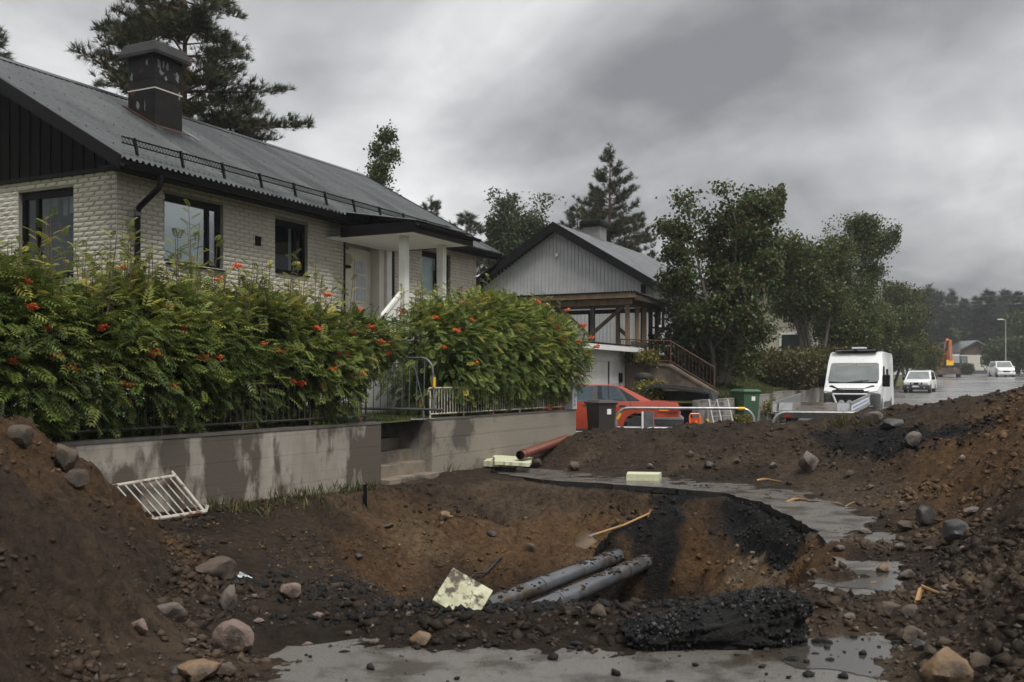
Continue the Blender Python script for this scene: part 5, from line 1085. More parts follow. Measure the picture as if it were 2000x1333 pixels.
SW = ['left of the pale tan stone at the near rim', 'at the left tip of the front asphalt sheet', 'between the pink boulder and the pit', 'above the pink boulder', 'on the slope below the small rounded grey-pink stone', 'near the front asphalt edge, left of centre', 'just left of the pale tan rim stone', 'just left of the pink boulder', 'below the puddle stones', 'beside the upper end of the black slab', 'between the puddle and the boulder pair', 'up the right heap from the puddle', 'below the large dark angular slab', 'above the large dark angular slab', 'on the muddy strip above the puddle', 'between the round dark boulder and the puddle', 'on the right heap above the boulder pair', 'on the muddy edge left of the puddle', 'on the right pit edge', 'on the right pit edge by the slab', 'at the foot of the rear heap right of its small dark stone', 'low on the rear heap near the forked twig', 'at the foot of the rear heap by the lone foam block', 'half way up the rear heap', 'in the far wall of the pit above the shovel', 'in the far left wall of the pit near the steps', 'on the left pit slope', 'above the brown flat stone on the right heap foot', 'at the foot of the right heap near the twig', 'high on the right heap below the smooth boulder']
SM = [(M_rock, 'grey'), (M_rockbrown, 'brown'), (M_rockdark, 'dark'), (M_rockpink, 'pinkish')]
for k, (px, py) in enumerate(SP):
    m_, cn = rr2.choice(SM); rock('stone', cn+' fist-sized stone '+SW[k], px, py, rr2.uniform(12, 26), rr2.uniform(9, 17), m_, 50+k, 4, sink=.2, cat='stone', group='fist-sized stones on the dug ground')
# broken asphalt slab in front
def spow(c, e): return np.sign(c)*np.abs(c)**e
nu_, nv_ = 120, 56; uu, vv = np.meshgrid(np.linspace(-math.pi, math.pi, nu_, endpoint=False), np.linspace(-math.pi/2, math.pi/2, nv_))
ex_, ey_, ez_ = spow(np.cos(vv), .45)*spow(np.cos(uu), .5), spow(np.cos(vv), .45)*spow(np.sin(uu), .5), spow(np.sin(vv), .6)
thick = .085+.07*smooth(-.6, .7, ex_)+.02*fbm(ex_*2, ey_, 1.4, 3)
SX = ex_*.575*(1+.10*fbm(ey_*1.5+7, ez_*1.2, 1, 3)); SY = (ey_*.20+.05*fbm(ex_*3, ez_*2+3, 1, 3))*(1+.2*ex_)+SX*.12; SZ = ez_*thick
amp = .05*fbm(ex_*4+ez_*2, ey_*3-ez_*3, 1.2, 4)+.028*(ridged(ex_*9+ez_*5, ey_*5+ez_*7, 1, 2)-.5); nl = np.sqrt(ex_**2*.2+ey_**2+ez_**2)+1e-6
SX = SX+amp*ex_*.7; SY = SY+amp*ey_/nl; SZ = SZ+amp*ez_/nl+.13+.04*ex_
SVt = np.stack([SX, SY, SZ], -1).reshape(-1, 3); ii = np.arange(nu_*nv_).reshape(nv_, nu_); i2 = np.roll(ii, -1, 1)
sl_ = thing('asphalt_slab', 'large broken black asphalt slab lying on the near rim of the pit', 'asphalt slab', (1.25, 6.12, -.035), .06)
obj('slab_body', np_mesh('slab_body', SVt, np.stack([ii[:-1], i2[:-1], i2[1:], ii[1:]], -1).reshape(-1, 4), M_tar), sl_)
n = 9000; k_ = rng.integers(0, len(SVt), n); s = .003+.013*rng.random(n)**3; x = y = np.zeros(n); P = SVt[k_]+rng.normal(0, .006, (n, 3))
Vv, Ff = scatter(OV, OF, P, norm(rng.normal(size=(n, 3))), norm(rng.normal(size=(n, 3))+[0, 0, .5]), s*1.25); Vv = Vv+(rng.random(Vv.shape)-.5)*np.repeat(s, len(OV))[:, None]*.8
tag(obj('stone_chips', np_mesh('stone_chips', Vv, Ff, M_clod, False, np.repeat(c_tar(x, y, n)*np.where(rng.random((n, 1)) < .15, 5, 1.0), len(OV), 0)), sl_), kind='stuff')
LW = ['just right below the black slab', 'second to the right below the black slab', 'third to the right below the black slab', 'lowest in front of the black slab', 'touching the front of the black slab', 'flat one far right of the black slab', 'left of centre on the front asphalt edge', 'second from the left on the front asphalt edge', 'leftmost on the front asphalt edge', 'on the rim left of the black slab', 'close to the right end of the black slab', 'broad one at the right end of the black slab', 'before the middle of the black slab', 'farthest right near the right heap']
for k, (px, py, w, h) in enumerate([(1545, 1300, 34, 24), (1590, 1290, 26, 18), (1620, 1305, 26, 22), (1510, 1318, 20, 14), (1480, 1248, 30, 18), (1660, 1290, 34, 12), (970, 1262, 20, 14), (905, 1252, 26, 16), (850, 1258, 18, 12), (1125, 1264, 30, 16), (1560, 1268, 40, 20), (1605, 1262, 44, 22), (1440, 1290, 22, 14), (1750, 1262, 24, 16)]):
    rock('asphalt_lump', 'black asphalt lump '+LW[k], px, py, w, h, M_tar, 90+k, 5, sink=.08, cat='asphalt lump', group='black asphalt lumps in front')
# buried heating pipes
M_pipe = mat('muddy_pipe_jacket', (.055, .06, .068), (.10, .108, .12), rough=.28, scale=3, spec=.6, col3=(.05, .037, .026), scale3=2.5, pos3=(.50, .62), bump=.15, bscale=40)
def pipe(label, a, b, r):
    a, b = Vector(a), Vector(b); d = b-a; t = thing('heating_pipe', label, 'pipe', (0, 0, 0), group='two pipes in the pit')
    MB().tube([a+d*q for q in np.linspace(0, 1, 12)], r, 20).build('jacket', M_pipe, t, smooth=True)
    for q in (.33, .8): MB().tube([a+d*q, a+d*(q+.03)], r+.006, 20).build('sleeve', M_pipe, t, smooth=True)
    MB().lathe([(r*.45, -.01), (r*.45, .06)], 12).xf(Matrix.Translation(b) @ d.to_track_quat('Z', 'Y').to_matrix().to_4x4()).build('steel_core', M_black, t, smooth=True)
    # caked mud lumps along the top
    n = 500; q = rng.random(n)**.8; an = rng.normal(0, .7, n); dn = np.array(d.normalized()); sd_ = norm(np.cross(dn, [0, 0, 1.])[None])[0]; up_ = np.cross(sd_, dn)
    P = np.array(a)+q[:, None]*np.array(d)+(np.cos(an)[:, None]*up_+np.sin(an)[:, None]*sd_)*r; f_ = fbm(q*18+r*77, an*1.2+3, 1, 3) > .16; P = P[f_]; n = len(P); s = rng.uniform(.006, .028, n)
    Vv, Ff = scatter(IV, IF, P, np.tile(dn, (n, 1)), np.tile(up_, (n, 1)), np.c_[s*1.8, s, s*.45]); Vv = Vv+(rng.random(Vv.shape)-.5)*np.repeat(s, len(IV))[:, None]*.4
    c = np.where(rng.random((n, 1)) < .5, [[.012, .012, .013]], [[.06, .043, .03]]); tag(obj('caked_mud', np_mesh('caked_mud', Vv, Ff, M_clod, False, np.repeat(c, len(IV), 0)), t), kind='stuff')
pa, pb = at(1005, 1212, 9.35), at(1263, 1096, 12.9); d_ = (pa-pb)
pipe('grey jacketed pipe crossing the pit, the nearer and longer one', pa+d_*.12, pb, .098)
pa, pb = at(985, 1172, 10.2), at(1212, 1083, 13.0); d_ = (pa-pb)
pipe('grey jacketed pipe crossing the pit, the farther one by the shovel', pa+d_*.12, pb, .092)
# shovel
shv = thing('shovel', 'shovel with bent pale handle lying above the pipes in the pit', 'shovel', (0, 0, 0))
h0, h1 = at(1154, 1074, 12.75), at(1268, 1029, 13.4)
_t = np.linspace(-.35, 1, 60); _gx = h0.x+(h1.x-h0.x)*_t; _gy = h0.y+(h1.y-h0.y)*_t; lift = float(np.max(gz(_gx, _gy)-(h0.z+(h1.z-h0.z)*_t)))+.03
h0.z += lift; h1.z += lift; hm = h0.lerp(h1, .55)-Vector((0, 0, .025))
M_hand = mat('ash_handle', (.34, .20, .08), (.26, .15, .06), rough=.5, scale=8)
MB().tube([h0, h0.lerp(hm, .5), hm, hm.lerp(h1, .5), h1], .016, 8).build('handle', M_hand, shv, smooth=True); MB().tube([h1-Vector((.02, 0, .05)), h1+Vector((.02, 0, .05))], .014, 8).build('grip', M_hand, shv, smooth=True)
bt = h0+(h0-h1).normalized()*.3-Vector((0, .06, .05)); c0 = h0; MB().tube([h0.lerp(h1, .06), h0.lerp(bt, .12)], .02, 8).build('socket', M_flake, shv)
ax = (bt-c0).normalized(); sd2 = ax.cross(Vector((0, -1, .3))).normalized(); nn_ = sd2.cross(ax)
g = []; fs = []
for i in range(7):
    t = i/6; w = .105*(1 if t < .7 else math.sqrt(max(.02, 1-((t-.7)/.32)**2)))
    for j in range(5): u = j/2-1; g.append(c0+ax*(.32*t)+sd2*u*w+nn_*(.035*u*u))
for i in range(6):
    for j in range(4): fs.append((i*5+j, i*5+j+1, i*5+j+6, i*5+j+5))
m = MB().add(g, fs); m.add([v+nn_*.004 for v in [Vector(q) for q in g]], [f_[::-1] for f_ in fs]); m.build('blade', mat('rusty_blade', (.11, .065, .03), (.06, .04, .025), rough=.45, scale=8), shv, smooth=True)
# insulation foam
M_foam = mat('pale_yellow_foam', (.46, .47, .31), (.52, .53, .37), rough=.75, scale=6, bump=.15, col3=(.16, .13, .08), scale3=4, pos3=(.64, .72))
M_foamd = mat('muddy_foam', (.44, .45, .31), (.30, .29, .19), rough=.75, scale=9, bump=.3, col3=(.06, .045, .03), scale3=14, pos3=(.50, .60))
def slab(label, quad, th, m_, nick=0, name='foam_board'):
    a, b, c, d = [Vector(q) for q in quad]; n = (b-a).cross(d-a).normalized()
    if n.z < 0: n = -n
    r = random.Random(len(label)); g = []; N = 10
    for j in range(N+1):
        for i in range(N+1):
            p = a.lerp(b, i/N).lerp(d.lerp(c, i/N), j/N)
            if i in (0, N) or j in (0, N): p = p+((a+c)/2-p)*r.uniform(0, nick)
            g.append(p)
    fs = [(j*(N+1)+i, j*(N+1)+i+1, (j+1)*(N+1)+i+1, (j+1)*(N+1)+i) for j in range(N) for i in range(N)]
    m = MB().add(g, fs); k = len(g); m.add([p-n*th for p in g], [f_[::-1] for f_ in fs])
    rim = [i for i in range(N+1)]+[(j)*(N+1)+N for j in range(1, N+1)]+[N*(N+1)+i for i in range(N-1, -1, -1)]+[j*(N+1) for j in range(N-1, 0, -1)]
    m.f += [(rim[i], rim[(i+1) % len(rim)], rim[(i+1) % len(rim)]+k, rim[i]+k) for i in range(len(rim))]
    o = m.build(name, m_); return tag(o, label, 'foam board')
def gp(px, py, z): Yv = (EYE-z)*1944/(py-744); return Vector(((px-1000)/1944*Yv, Yv, z))
slab('lower pale yellow foam board lying by the wall under another', [gp(944, 900, .14), gp(1005, 903, .14), gp(1012, 893, .14), gp(958, 890, .14)], .10, M_foam, .04)
slab('upper pale yellow foam board with broken corner stacked by the wall', [gp(966, 901, .20), gp(1035, 905, .17), gp(1042, 893, .17), gp(962, 888, .22)], .06, M_foam, .08)
slab('pale yellow foam block lying alone on the asphalt behind the pit', [gp(1223, 926, .10), gp(1286, 927, .10), gp(1292, 922, .10), gp(1226, 921, .10)], .10, M_foam, .02)
fc = spot(905, 1186)+Vector((0, -.02, .10))
fb = MB().box(-.165, .15, -.15, .14, -.025, .025); fb.v = [(x+(.03 if y > 0 else 0), y-(.05 if x > 0 else 0), z) for x, y, z in fb.v]
tag(fb.xf(Matrix.Translation(fc) @ Matrix.Rotation(R(12), 4, 'Z') @ Matrix.Rotation(R(48), 4, 'X') @ Matrix.Rotation(R(-28), 4, 'Z')).build('foam_board', M_foamd, bevel=.006), 'muddy foam board standing tilted in the pit beside the pipes', 'foam board')
slab('crumpled pale foam scrap on the left heap foot', [at(290, 1168, 7.3), at(318, 1172, 7.25), at(334, 1152, 7.4), at(300, 1148, 7.45)], .04, mat('tan_foam', (.34, .25, .12), (.45, .36, .2), rough=.8, scale=9, bump=.4), .35, 'foam_scrap')
slab('crumpled white and grey wrapper beside the brown angular boulder', [at(457, 1138, 8.1), at(486, 1146, 8.05), at(494, 1128, 8.2), at(468, 1114, 8.3)], .06, mat('dirty_wrapper', (.55, .57, .58), (.16, .2, .2), rough=.35, scale=14, pos=(.45, .55), bump=.8, bscale=20), .18, 'wrapper')
# brown plastic pipe, cable, sticks
pp = thing('plastic_pipe', 'brown plastic drain pipe half buried where the rear heap meets the wall', 'pipe', (0, 0, 0))
M_pvc = mat('brown_plastic', (.17, .05, .028), (.13, .04, .025), rough=.3, scale=4); q0, q1 = at(1016, 889, 17.6), at(1092, 862, 19.6); dd = (q1-q0).normalized()
ring = MB(); n = 20
m = MB().tube([q0, q1, q1+dd*.5], .082, 20, cap=False).build('pipe_wall', M_pvc, pp, smooth=True); MB().tube([q0+dd*.001, q1], .076, 20, cap=False).build('pipe_inner', M_black, pp, smooth=True); MB().tube([q0+dd*.16, q0+dd*.3], .088, 20).build('collar', M_pvc, pp, smooth=True)
cb_ = [spot(*q)+Vector((0, -.03, .03+.1*(k in (1, 2)))) for k, q in enumerate([(868, 1176), (900, 1160), (930, 1138), (950, 1122), (968, 1102), (980, 1090)])]
tag(MB().tube(cb_, .013, 8).build('cable', M_rubber, smooth=True), 'thick black cable end hanging over the muddy foam board', 'cable')
for k, (a, b, c, lab) in enumerate([((1535, 983), (1560, 976), (1578, 978), 'pale curved stick on the asphalt behind the pit'), ((1478, 940), (1500, 938), (1526, 943), 'thin splintered stick at the foot of the rear heap'), ((1625, 985), (1650, 992), (1668, 982), 'forked twig near the foot of the right heap'), ((1790, 1180), (1800, 1150), (1840, 1165), 'bent ochre strip of bark by the boulder pair')]):
    P = [spot(*q)+Vector((0, 0, .015)) for q in (a, b, c)]; tag(MB().tube([P[0], P[0].lerp(P[1], .6)+Vector((0, 0, .01)), P[1], P[2]], [.018, .02, .016, .008], 6).build('stick', M_hand if k != 2 else M_wood, smooth=True), lab, 'stick')
s0 = spot(713, 985); tag(MB().prism([(-.03, -.1), (.03, -.1), (.025, .30), (-.02, .28)], -.02, .02, 'xz').xf(Matrix.Translation(s0)).build('charred_stake', M_black), 'charred black stake standing in the soil below the steps', 'stake')
# galvanised bow barriers
def bow(label, A, B, zt, zb, mid, legs, yel, rails, rad=.031):
    A, B = Vector(A), Vector(B); d = (B-A); L = d.length; d.normalize(); t = thing('bow_barrier', label, 'barrier', (0, 0, 0), group=None)
    def p(s, z): q = A+d*s; return Vector((q.x, q.y, z+(B.z-A.z)*s/L))
    r = .26; pts = [p(0, zb)]+[p(r-r*math.cos(a), zt-r+r*math.sin(a)) for a in np.linspace(0, math.pi/2, 7)]+[p(L-r+r*math.sin(a), zt-r+r*math.cos(a)) for a in np.linspace(0, math.pi/2, 7)]+[p(L, zb)]
    MB().tube(pts, rad, 12).build('bow', M_galv, t, smooth=True)
    for z in rails: MB().tube([p(0.0, z), p(L*.82, z-.01)], rad*.95, 12).build('rail', M_galv, t, smooth=True)
    for s in mid: MB().tube([p(s, zb), p(s, zt)], rad*.95, 12).build('post', M_galv, t, smooth=True)
    for (s0_, z0, s1_, z1) in yel: MB().tube([p(s0_, z0), p(s1_, z1)], rad+.004, 12).build('yellow_tape', M_yellow, t, smooth=True)
    for s in [0.03, L-.04]+list(mid): MB().lathe([(.022, -.02), (.025, .02)], 8, tuple(p(s+.05, zb+.42)), 'y').build('bolt', M_flake, t)
    return t
A_, B_ = at(1203, 840, 21.3), at(1472, 850, 20.9); A_.z = B_.z = 0
bow('galvanised bow barrier with yellow tape in front of the red car', A_, B_, 1.02, .0, [1.92], 0, [(.02, .78, .10, .90), (1.92, .64, 1.92, .80), (2.55, 1.018, 2.70, 1.018)], [.60])
bb_ = thing('equipment_board', 'small grey notice box wired to the bow barrier beside the car wheel', 'board', (0, 0, 0)); q = at(1262, 822, 21.2)
MB().box(q.x-.10, q.x-.06, q.y-.03, q.y, q.z-.2, q.z+.2).build('strip', M_white, bb_); MB().box(q.x-.05, q.x+.14, q.y-.02, q.y, q.z-.16, q.z+.2).build('panel', mat('grey_panel', (.06, .063, .07), (.12, .12, .13), rough=.4), bb_); MB().box(q.x+.145, q.x+.165, q.y-.02, q.y, q.z-.3, q.z+.28).build('rail', M_flake, bb_)
A_, B_ = at(1510, 820, 21.2), at(1730, 810, 20.6); A_.z = B_.z = 0
bow('galvanised bow barrier half buried in the rear heap before the trailer', A_, B_, .93, .0, [], 0, [(1.62, .925, 1.78, .925)], [], .033)
# warning panel
wp = at(1357, 838, 23.0); sg_ = thing('warning_panel', 'small orange plastic warning panel with yellow stripe behind the bow barrier', 'sign', (wp.x, wp.y, .0), .05)
MB().box(-.135, -.105, -.02, .02, .1, .80).build('frame_side', M_orange, sg_); MB().box(.105, .135, -.02, .02, .1, .80).build('frame_side', M_orange, sg_); MB().tube([(-.12, 0, .78), (-.10, 0, .84), (.10, 0, .84), (.12, 0, .78)], .018, 6).build('handle', M_orange, sg_)
MB().box(-.104, .104, -.012, .012, .12, .74).build('panel', mat('red_reflector', (.45, .05, .015), rough=.35), sg_); MB().prism([(-.104, .12), (.104, .12), (.104, .30), (-.104, .58)], -.016, -.0125, 'xz').build('yellow_stripe', M_yellow, sg_); MB().lathe([(.03, -.018), (.03, -.0125)], 10, (.03, 0, .66), 'y').build('reflector', M_amber, sg_)
# bins
def bin_(label, loc, rz_, w, d, h, m_, m_lid):
    b = thing('wheelie_bin', label, 'bin', loc, rz_)
    vs_ = []
    for z, k in ((.08, .80), (.5, .9), (h*.93, 1.0)): vs_ += [(-w/2*k, -d/2*k, z), (w/2*k, -d/2*k, z), (w/2*k, d/2*k, z), (-w/2*k, d/2*k, z)]
    MB().add(vs_, [(3, 2, 1, 0), (8, 9, 10, 11)]+[(4*i+k, 4*i+(k+1) % 4, 4*i+4+(k+1) % 4, 4*i+4+k) for i in range(2) for k in range(4)]).build('body', m_, b, bevel=.012)
    MB().box(-w/2-.03, w/2+.03, -d/2-.03, d/2+.03, h*.90, h*.935).build('rim', m_, b, bevel=.01)
    vs_ = [(-w/2-.035, -d/2-.06, h*.94), (w/2+.035, -d/2-.06, h*.94), (w/2+.035, d/2+.02, h*.95), (-w/2-.035, d/2+.02, h*.95), (-w/2+.04, -d/2+.05, h*1.0), (w/2-.04, -d/2+.05, h*1.0), (w/2-.04, d/2-.03, h*1.01), (-w/2+.04, d/2-.03, h*1.01)]
    MB().add(vs_, [(3, 2, 1, 0), (4, 5, 6, 7)]+[(k, (k+1) % 4, 4+(k+1) % 4, 4+k) for k in range(4)]).build('lid', m_lid, b, bevel=.012)
    MB().tube([(-w/2, d/2+.07, h*.95), (w/2, d/2+.07, h*.95)], .018, 6).build('handle', m_lid, b)
    for s in (-1, 1): MB().lathe([(.10, -.03), (.10, .03)], 14, (s*(w/2-.02), d/2-.02, .10), 'x').build('wheel', M_rubber, b)
    MB().box(-w*.02, w*.20, -d/2*.975-.004, -d/2*.96, h*.68, h*.80).build('sticker', M_plate, b); return b
q = at(1174, 860, 23.6); bin_('brown wheelie bin with white sticker at the end of the garden wall', (q.x, q.y, .10), R(28), .50, .56, 1.05, mat('brown_bin_plastic', (.022, .017, .014), (.03, .024, .02), rough=.45), mat('brown_bin_lid', (.03, .025, .022), rough=.3))
q = at(1456, 828, 31.0); bin_('green wheelie bin standing against the low concrete wall', (q.x, q.y, .24), R(20), .58, .72, 1.10, mat('green_bin_plastic', (.035, .085, .042), (.045, .10, .05), rough=.5), mat('green_bin_lid', (.045, .11, .055), rough=.4))
M_alu = mat('dull_aluminium', (.20, .205, .21), (.26, .265, .27), rough=.6, scale=9)
# aluminium ladder
ld = thing('aluminium_ladder', 'short aluminium double ladder leaning against the low concrete wall', 'ladder', (0, 0, 0))
def lp(px, py, Yv): return at(px, py, Yv)
for (t0, b0_) in (((1384, 780), (1394, 829)), ((1400, 780), (1410, 827)), ((1421, 780), (1432, 827))): bar(lp(*t0, 28.2), lp(*b0_, 27.6), .035, .03).build('stile', M_alu, ld)
for k in range(5):
    t = .08+k*.2; a = lp(1384+10*t, 780+49*t, 28.2-.6*t); b = lp(1421+11*t, 780+47*t, 28.2-.6*t); MB().tube([a, b], .011, 6).build('rung', M_alu, ld, smooth=True)
# black truck-bed liner and tyre on the terrace
q = S(17.0, -4.3, 1.0); bl = thing('bed_liner', 'black ribbed plastic truck-bed liner turned upside down behind the red car', 'bed liner', q, math.atan2(-.35, 1))
M_liner = mat('black_liner_plastic', (.02, .021, .024), (.035, .036, .04), rough=.35, scale=6)
MB().prism([(-1.0, .0), (-1.05, .42), (-.75, .50), (.7, .34), (.95, .26), (1.0, .0), (.92, .0), (.85, .22), (-.7, .40), (-.93, .36), (-.90, .0)], -.6, .6, 'xz').build('shell', M_liner, bl, bevel=.02)
for k in range(12): MB().prism([(-.72+k*.125, .505-k*.0138), (-.66+k*.125, .498-k*.0138), (-.66+k*.125, .522-k*.0138), (-.72+k*.125, .529-k*.0138)], -.58, .58, 'xz').build('rib', M_liner, bl)
MB().box(-.9, .85, .55, .59, .0, .3).build('side', M_liner, bl)
q = S(17.9, -2.9, 1.62); ty = thing('spare_wheel', 'old spare wheel lying on the wall behind the roof of the red car', 'wheel', q, 0, rot=(R(75), 0, R(-20)))
wheel(ty, 0, 0, .30, .18, 'tyre')
gl = S(-3.1, -2.6, .97); g_l = thing('globe_lamp', 'white globe garden lamp on the grass under the long hedge', 'lamp', gl); MB().lathe([(.01, .30), (.06, .285), (.11, .22), (.12, .16), (.10, .09), (.05, .05)], 14).build('globe', mat('white_globe', (.55, .58, .62), rough=.25), g_l, smooth=True); MB().lathe([(.05, 0), (.05, .05)], 10).build('base', M_black, g_l)
# ================================================================== vegetation
M_leaf = mat('rowan_leaf', (1, 1, 1), rough=.5, attr='Col', trans=.30, spec=.28)
M_needle = mat('pine_needle', (1, 1, 1), rough=.55, attr='Col', trans=.12, spec=.3)
M_bark = mat('grey_bark', (.06, .052, .045), (.12, .105, .09), rough=.85, scale=6, detail=7, bump=.6, bscale=18, stretch=(1, 1, .3))
M_birchbark = mat('birch_bark', (.32, .31, .29), (.07, .065, .06), rough=.75, scale=4, detail=6, pos=(.5, .56), stretch=(1, 1, 2.5))
M_pinebark = mat('pine_bark', (.14, .075, .04), (.075, .05, .035), rough=.85, scale=5, detail=6, bump=.6, bscale=14)
M_twig = mat('rowan_twig', (.05, .032, .026), (.09, .06, .045), rough=.7, scale=9)
M_berry = mat('rowan_berry', (.50, .045, .008), (.60, .11, .012), rough=.3, scale=30)
def pinnate(pairs=6):
    V, F = [], []
    def leaflet(x, ang, L, w, z0):
        c, s = math.cos(ang), math.sin(ang); n = len(V)
        for (a, b, dz) in ((0, 0, 0), (L*.45, w, .012), (L, 0, -.07), (L*.45, -w, .012)): V.append((x+a*c-b*s, a*s+b*c, z0+dz-.05*a))
        F.append((n, n+1, n+2, n+3))
    for k in range(pairs):
        t = k/(pairs-1); x = .14+.70*t; L = .34-.10*abs(t-.4); z = -.16*t*t
        for s in (1, -1): leaflet(x, s*R(62-14*t), L, .055, z)
    leaflet(.84, 0, .26, .055, -.15)
    n = len(V); V.extend([(0, -.008, 0), (0, .008, 0), (.86, .005, -.14), (.86, -.005, -.14)]); F.append((n, n+1, n+2, n+3))
    return np.array(V), np.array(F)
PV, PF = pinnate(6); PV5, PF5 = pinnate(3)
QV = np.array([(0, 0, 0), (.5, .34, .05), (1, 0, -.12), (.5, -.34, .05)]); QF = np.array([(0, 1, 2, 3)])
def palette(cols, n, jit=.25):
    c = np.array(cols)[rng.integers(0, len(cols), n)]; return c*rng.uniform(1-jit, 1+jit, (n, 1))
G_DARK, G_MID, G_LITE, G_YEL = (.034, .056, .013), (.074, .102, .021), (.140, .160, .036), (.25, .22, .042)
def sxy(P):                                    # street-frame array -> world
    P = np.asarray(P, float); return np.c_[CORNER.x+D1.x*P[:, 0]+D2.x*P[:, 1], CORNER.y+D1.y*P[:, 0]+D2.y*P[:, 1], P[:, 2]]
def svec(Vv): return np.c_[D1.x*Vv[:, 0]+D2.x*Vv[:, 1], D1.y*Vv[:, 0]+D2.y*Vv[:, 1], Vv[:, 2]]
def onplane(px, py, ly):
    d = Vector(((px-1000)/1944, 1, (744-py)/1944)); o_ = Vector((0, 0, EYE)); nrm = D2
    t = ((CORNER+D2*ly)-Vector((0, 0, 0))).dot(nrm)/d.dot(nrm); return o_+d*t
def onhedge(px, py, blobs):                    # first point of the sight line that touches the hedge body
    B = np.array(blobs); Yv = np.linspace(8, 26, 900); P = np.c_[(px-1000)/1944*Yv, Yv, EYE+(744-py)/1944*Yv]; rel = P-np.array(CORNER)
    L = np.c_[rel[:, 0]*D1.x+rel[:, 1]*D1.y, rel[:, 0]*D2.x+rel[:, 1]*D2.y, P[:, 2]]
    v = (((L[:, None, :]-B[None, :, :3])/B[None, :, 3:])**2).sum(-1).min(1); k = int(np.argmax(v < 1.0)) if (v < 1.0).any() else int(v.argmin())
    return Vector(P[k])
def hedge(label, blobs, N, shoots, smin, smax, berries, stems, lite, gain=1.0):
    h = thing('rowan_hedge', label, 'hedge', (0, 0, 0))
    B = np.array(blobs); area = B[:, 3]*B[:, 5]; pk = rng.choice(len(B), N*2, p=area/area.sum()); b = B[pk]
    d = norm(rng.normal(size=(N*2, 3))+[0, -.35, .25]); rad = .60+.44*rng.random(N*2)**.6
    P = b[:, :3]+d*b[:, 3:]*rad[:, None]
    inside = np.zeros(N*2, bool)
    for q in B: inside |= (((P-q[:3])/q[3:])**2).sum(1) < .42
    keep = ~inside & (P[:, 2] > .80)
    P, d, rad = P[keep][:N], d[keep][:N], rad[keep][:N]; n = len(P)
    # gather leaves into sprays so that clumps and gaps show
    cl_ = fbm(P[:, 0]*1.0+P[:, 1], P[:, 2]*1.0+P[:, 1]*.5, 2.6, 3); kk = cl_ > -.10-.22*(rad > .92)
    P, d, rad, cl_ = P[kk], d[kk], rad[kk], cl_[kk]; n = len(P)
    dirs = norm(d*.8+rng.normal(size=(n, 3))*.42+[0, 0, -.28]); nrm = norm(d*.35+rng.normal(size=(n, 3))*.30+[0, 0, 1])
    sc = rng.uniform(smin, smax, n)
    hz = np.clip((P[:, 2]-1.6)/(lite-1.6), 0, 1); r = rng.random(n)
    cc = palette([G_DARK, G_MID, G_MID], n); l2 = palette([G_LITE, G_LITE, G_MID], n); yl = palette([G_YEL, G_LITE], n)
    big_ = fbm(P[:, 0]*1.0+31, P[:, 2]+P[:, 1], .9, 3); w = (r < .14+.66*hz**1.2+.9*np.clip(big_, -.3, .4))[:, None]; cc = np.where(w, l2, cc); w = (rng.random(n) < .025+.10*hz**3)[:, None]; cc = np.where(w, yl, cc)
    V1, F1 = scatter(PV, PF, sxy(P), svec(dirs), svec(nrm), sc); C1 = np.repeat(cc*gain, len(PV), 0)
    # inner leaves, shade put in by darker greens
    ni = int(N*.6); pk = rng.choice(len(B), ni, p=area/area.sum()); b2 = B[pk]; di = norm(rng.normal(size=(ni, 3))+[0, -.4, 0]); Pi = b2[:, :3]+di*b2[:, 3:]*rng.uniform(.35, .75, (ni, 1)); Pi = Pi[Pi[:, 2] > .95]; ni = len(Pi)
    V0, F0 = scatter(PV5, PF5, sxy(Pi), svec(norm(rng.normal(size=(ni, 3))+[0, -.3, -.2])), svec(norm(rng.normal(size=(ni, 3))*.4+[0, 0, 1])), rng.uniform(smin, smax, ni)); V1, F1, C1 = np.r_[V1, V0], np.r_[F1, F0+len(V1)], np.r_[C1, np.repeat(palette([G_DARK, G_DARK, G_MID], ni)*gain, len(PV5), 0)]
    # upright shoots with paler young leaves
    sp, sdir, sn, ss, scol = [], [], [], [], []; tw = MB()
    for (x, y, z0, hh) in shoots:
        lean = np.array([random.uniform(-.12, .12), random.uniform(-.12, .12), 1.0]); k = int(6+hh*10)
        pts = [np.array([x, y, z0-.5])+lean*t*(hh+.5) for t in np.linspace(0, 1, 6)]
        tw.tube([tuple(sxy([q])[0]) for q in pts], [.009, .008, .007, .006, .005, .003], 5)
        for j in range(k):
            t = j/k; a = j*2.4+random.random(); q = np.array([x, y, z0-.3])+lean*(hh+.3)*t
            sp.append(q); e_ = .45+.5*t; sdir.append((math.cos(a)*(1.1-.5*t), math.sin(a)*(1.1-.5*t), e_*.7)); sn.append((-math.cos(a)*.4, -math.sin(a)*.4, 1)); ss.append(random.uniform(.6, 1.0)*smax*(1.0-.35*t))
            scol.append(random.choice([G_LITE, G_LITE, G_YEL, G_MID]))
    V2, F2 = scatter(PV, PF, sxy(np.array(sp)), svec(np.array(sdir)), svec(np.array(sn)), np.array(ss)); C2 = np.repeat(np.array(scol)*gain*rng.uniform(.8, 1.25, (len(scol), 1)), len(PV), 0)
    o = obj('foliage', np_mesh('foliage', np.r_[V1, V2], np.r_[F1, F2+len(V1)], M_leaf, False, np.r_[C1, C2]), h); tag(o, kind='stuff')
    for k, (x, y) in enumerate(stems):
        t_ = MB()
        for q in range(3):
            tip = (x+random.uniform(-.6, .6), y+random.uniform(-.5, .3), random.uniform(2.2, lite)); t_.tube([tuple(sxy([(x+.05*q, y, .85)])[0]), tuple(sxy([(x+.1*q+.3*(tip[0]-x), y+.3*(tip[1]-y), 1.4)])[0]), tuple(sxy([tip])[0])], [.035, .026, .010], 6)
        t_.build('stem', M_twig, h, smooth=True)
    tag(tw.build('shoots', M_twig, h), kind='stuff')
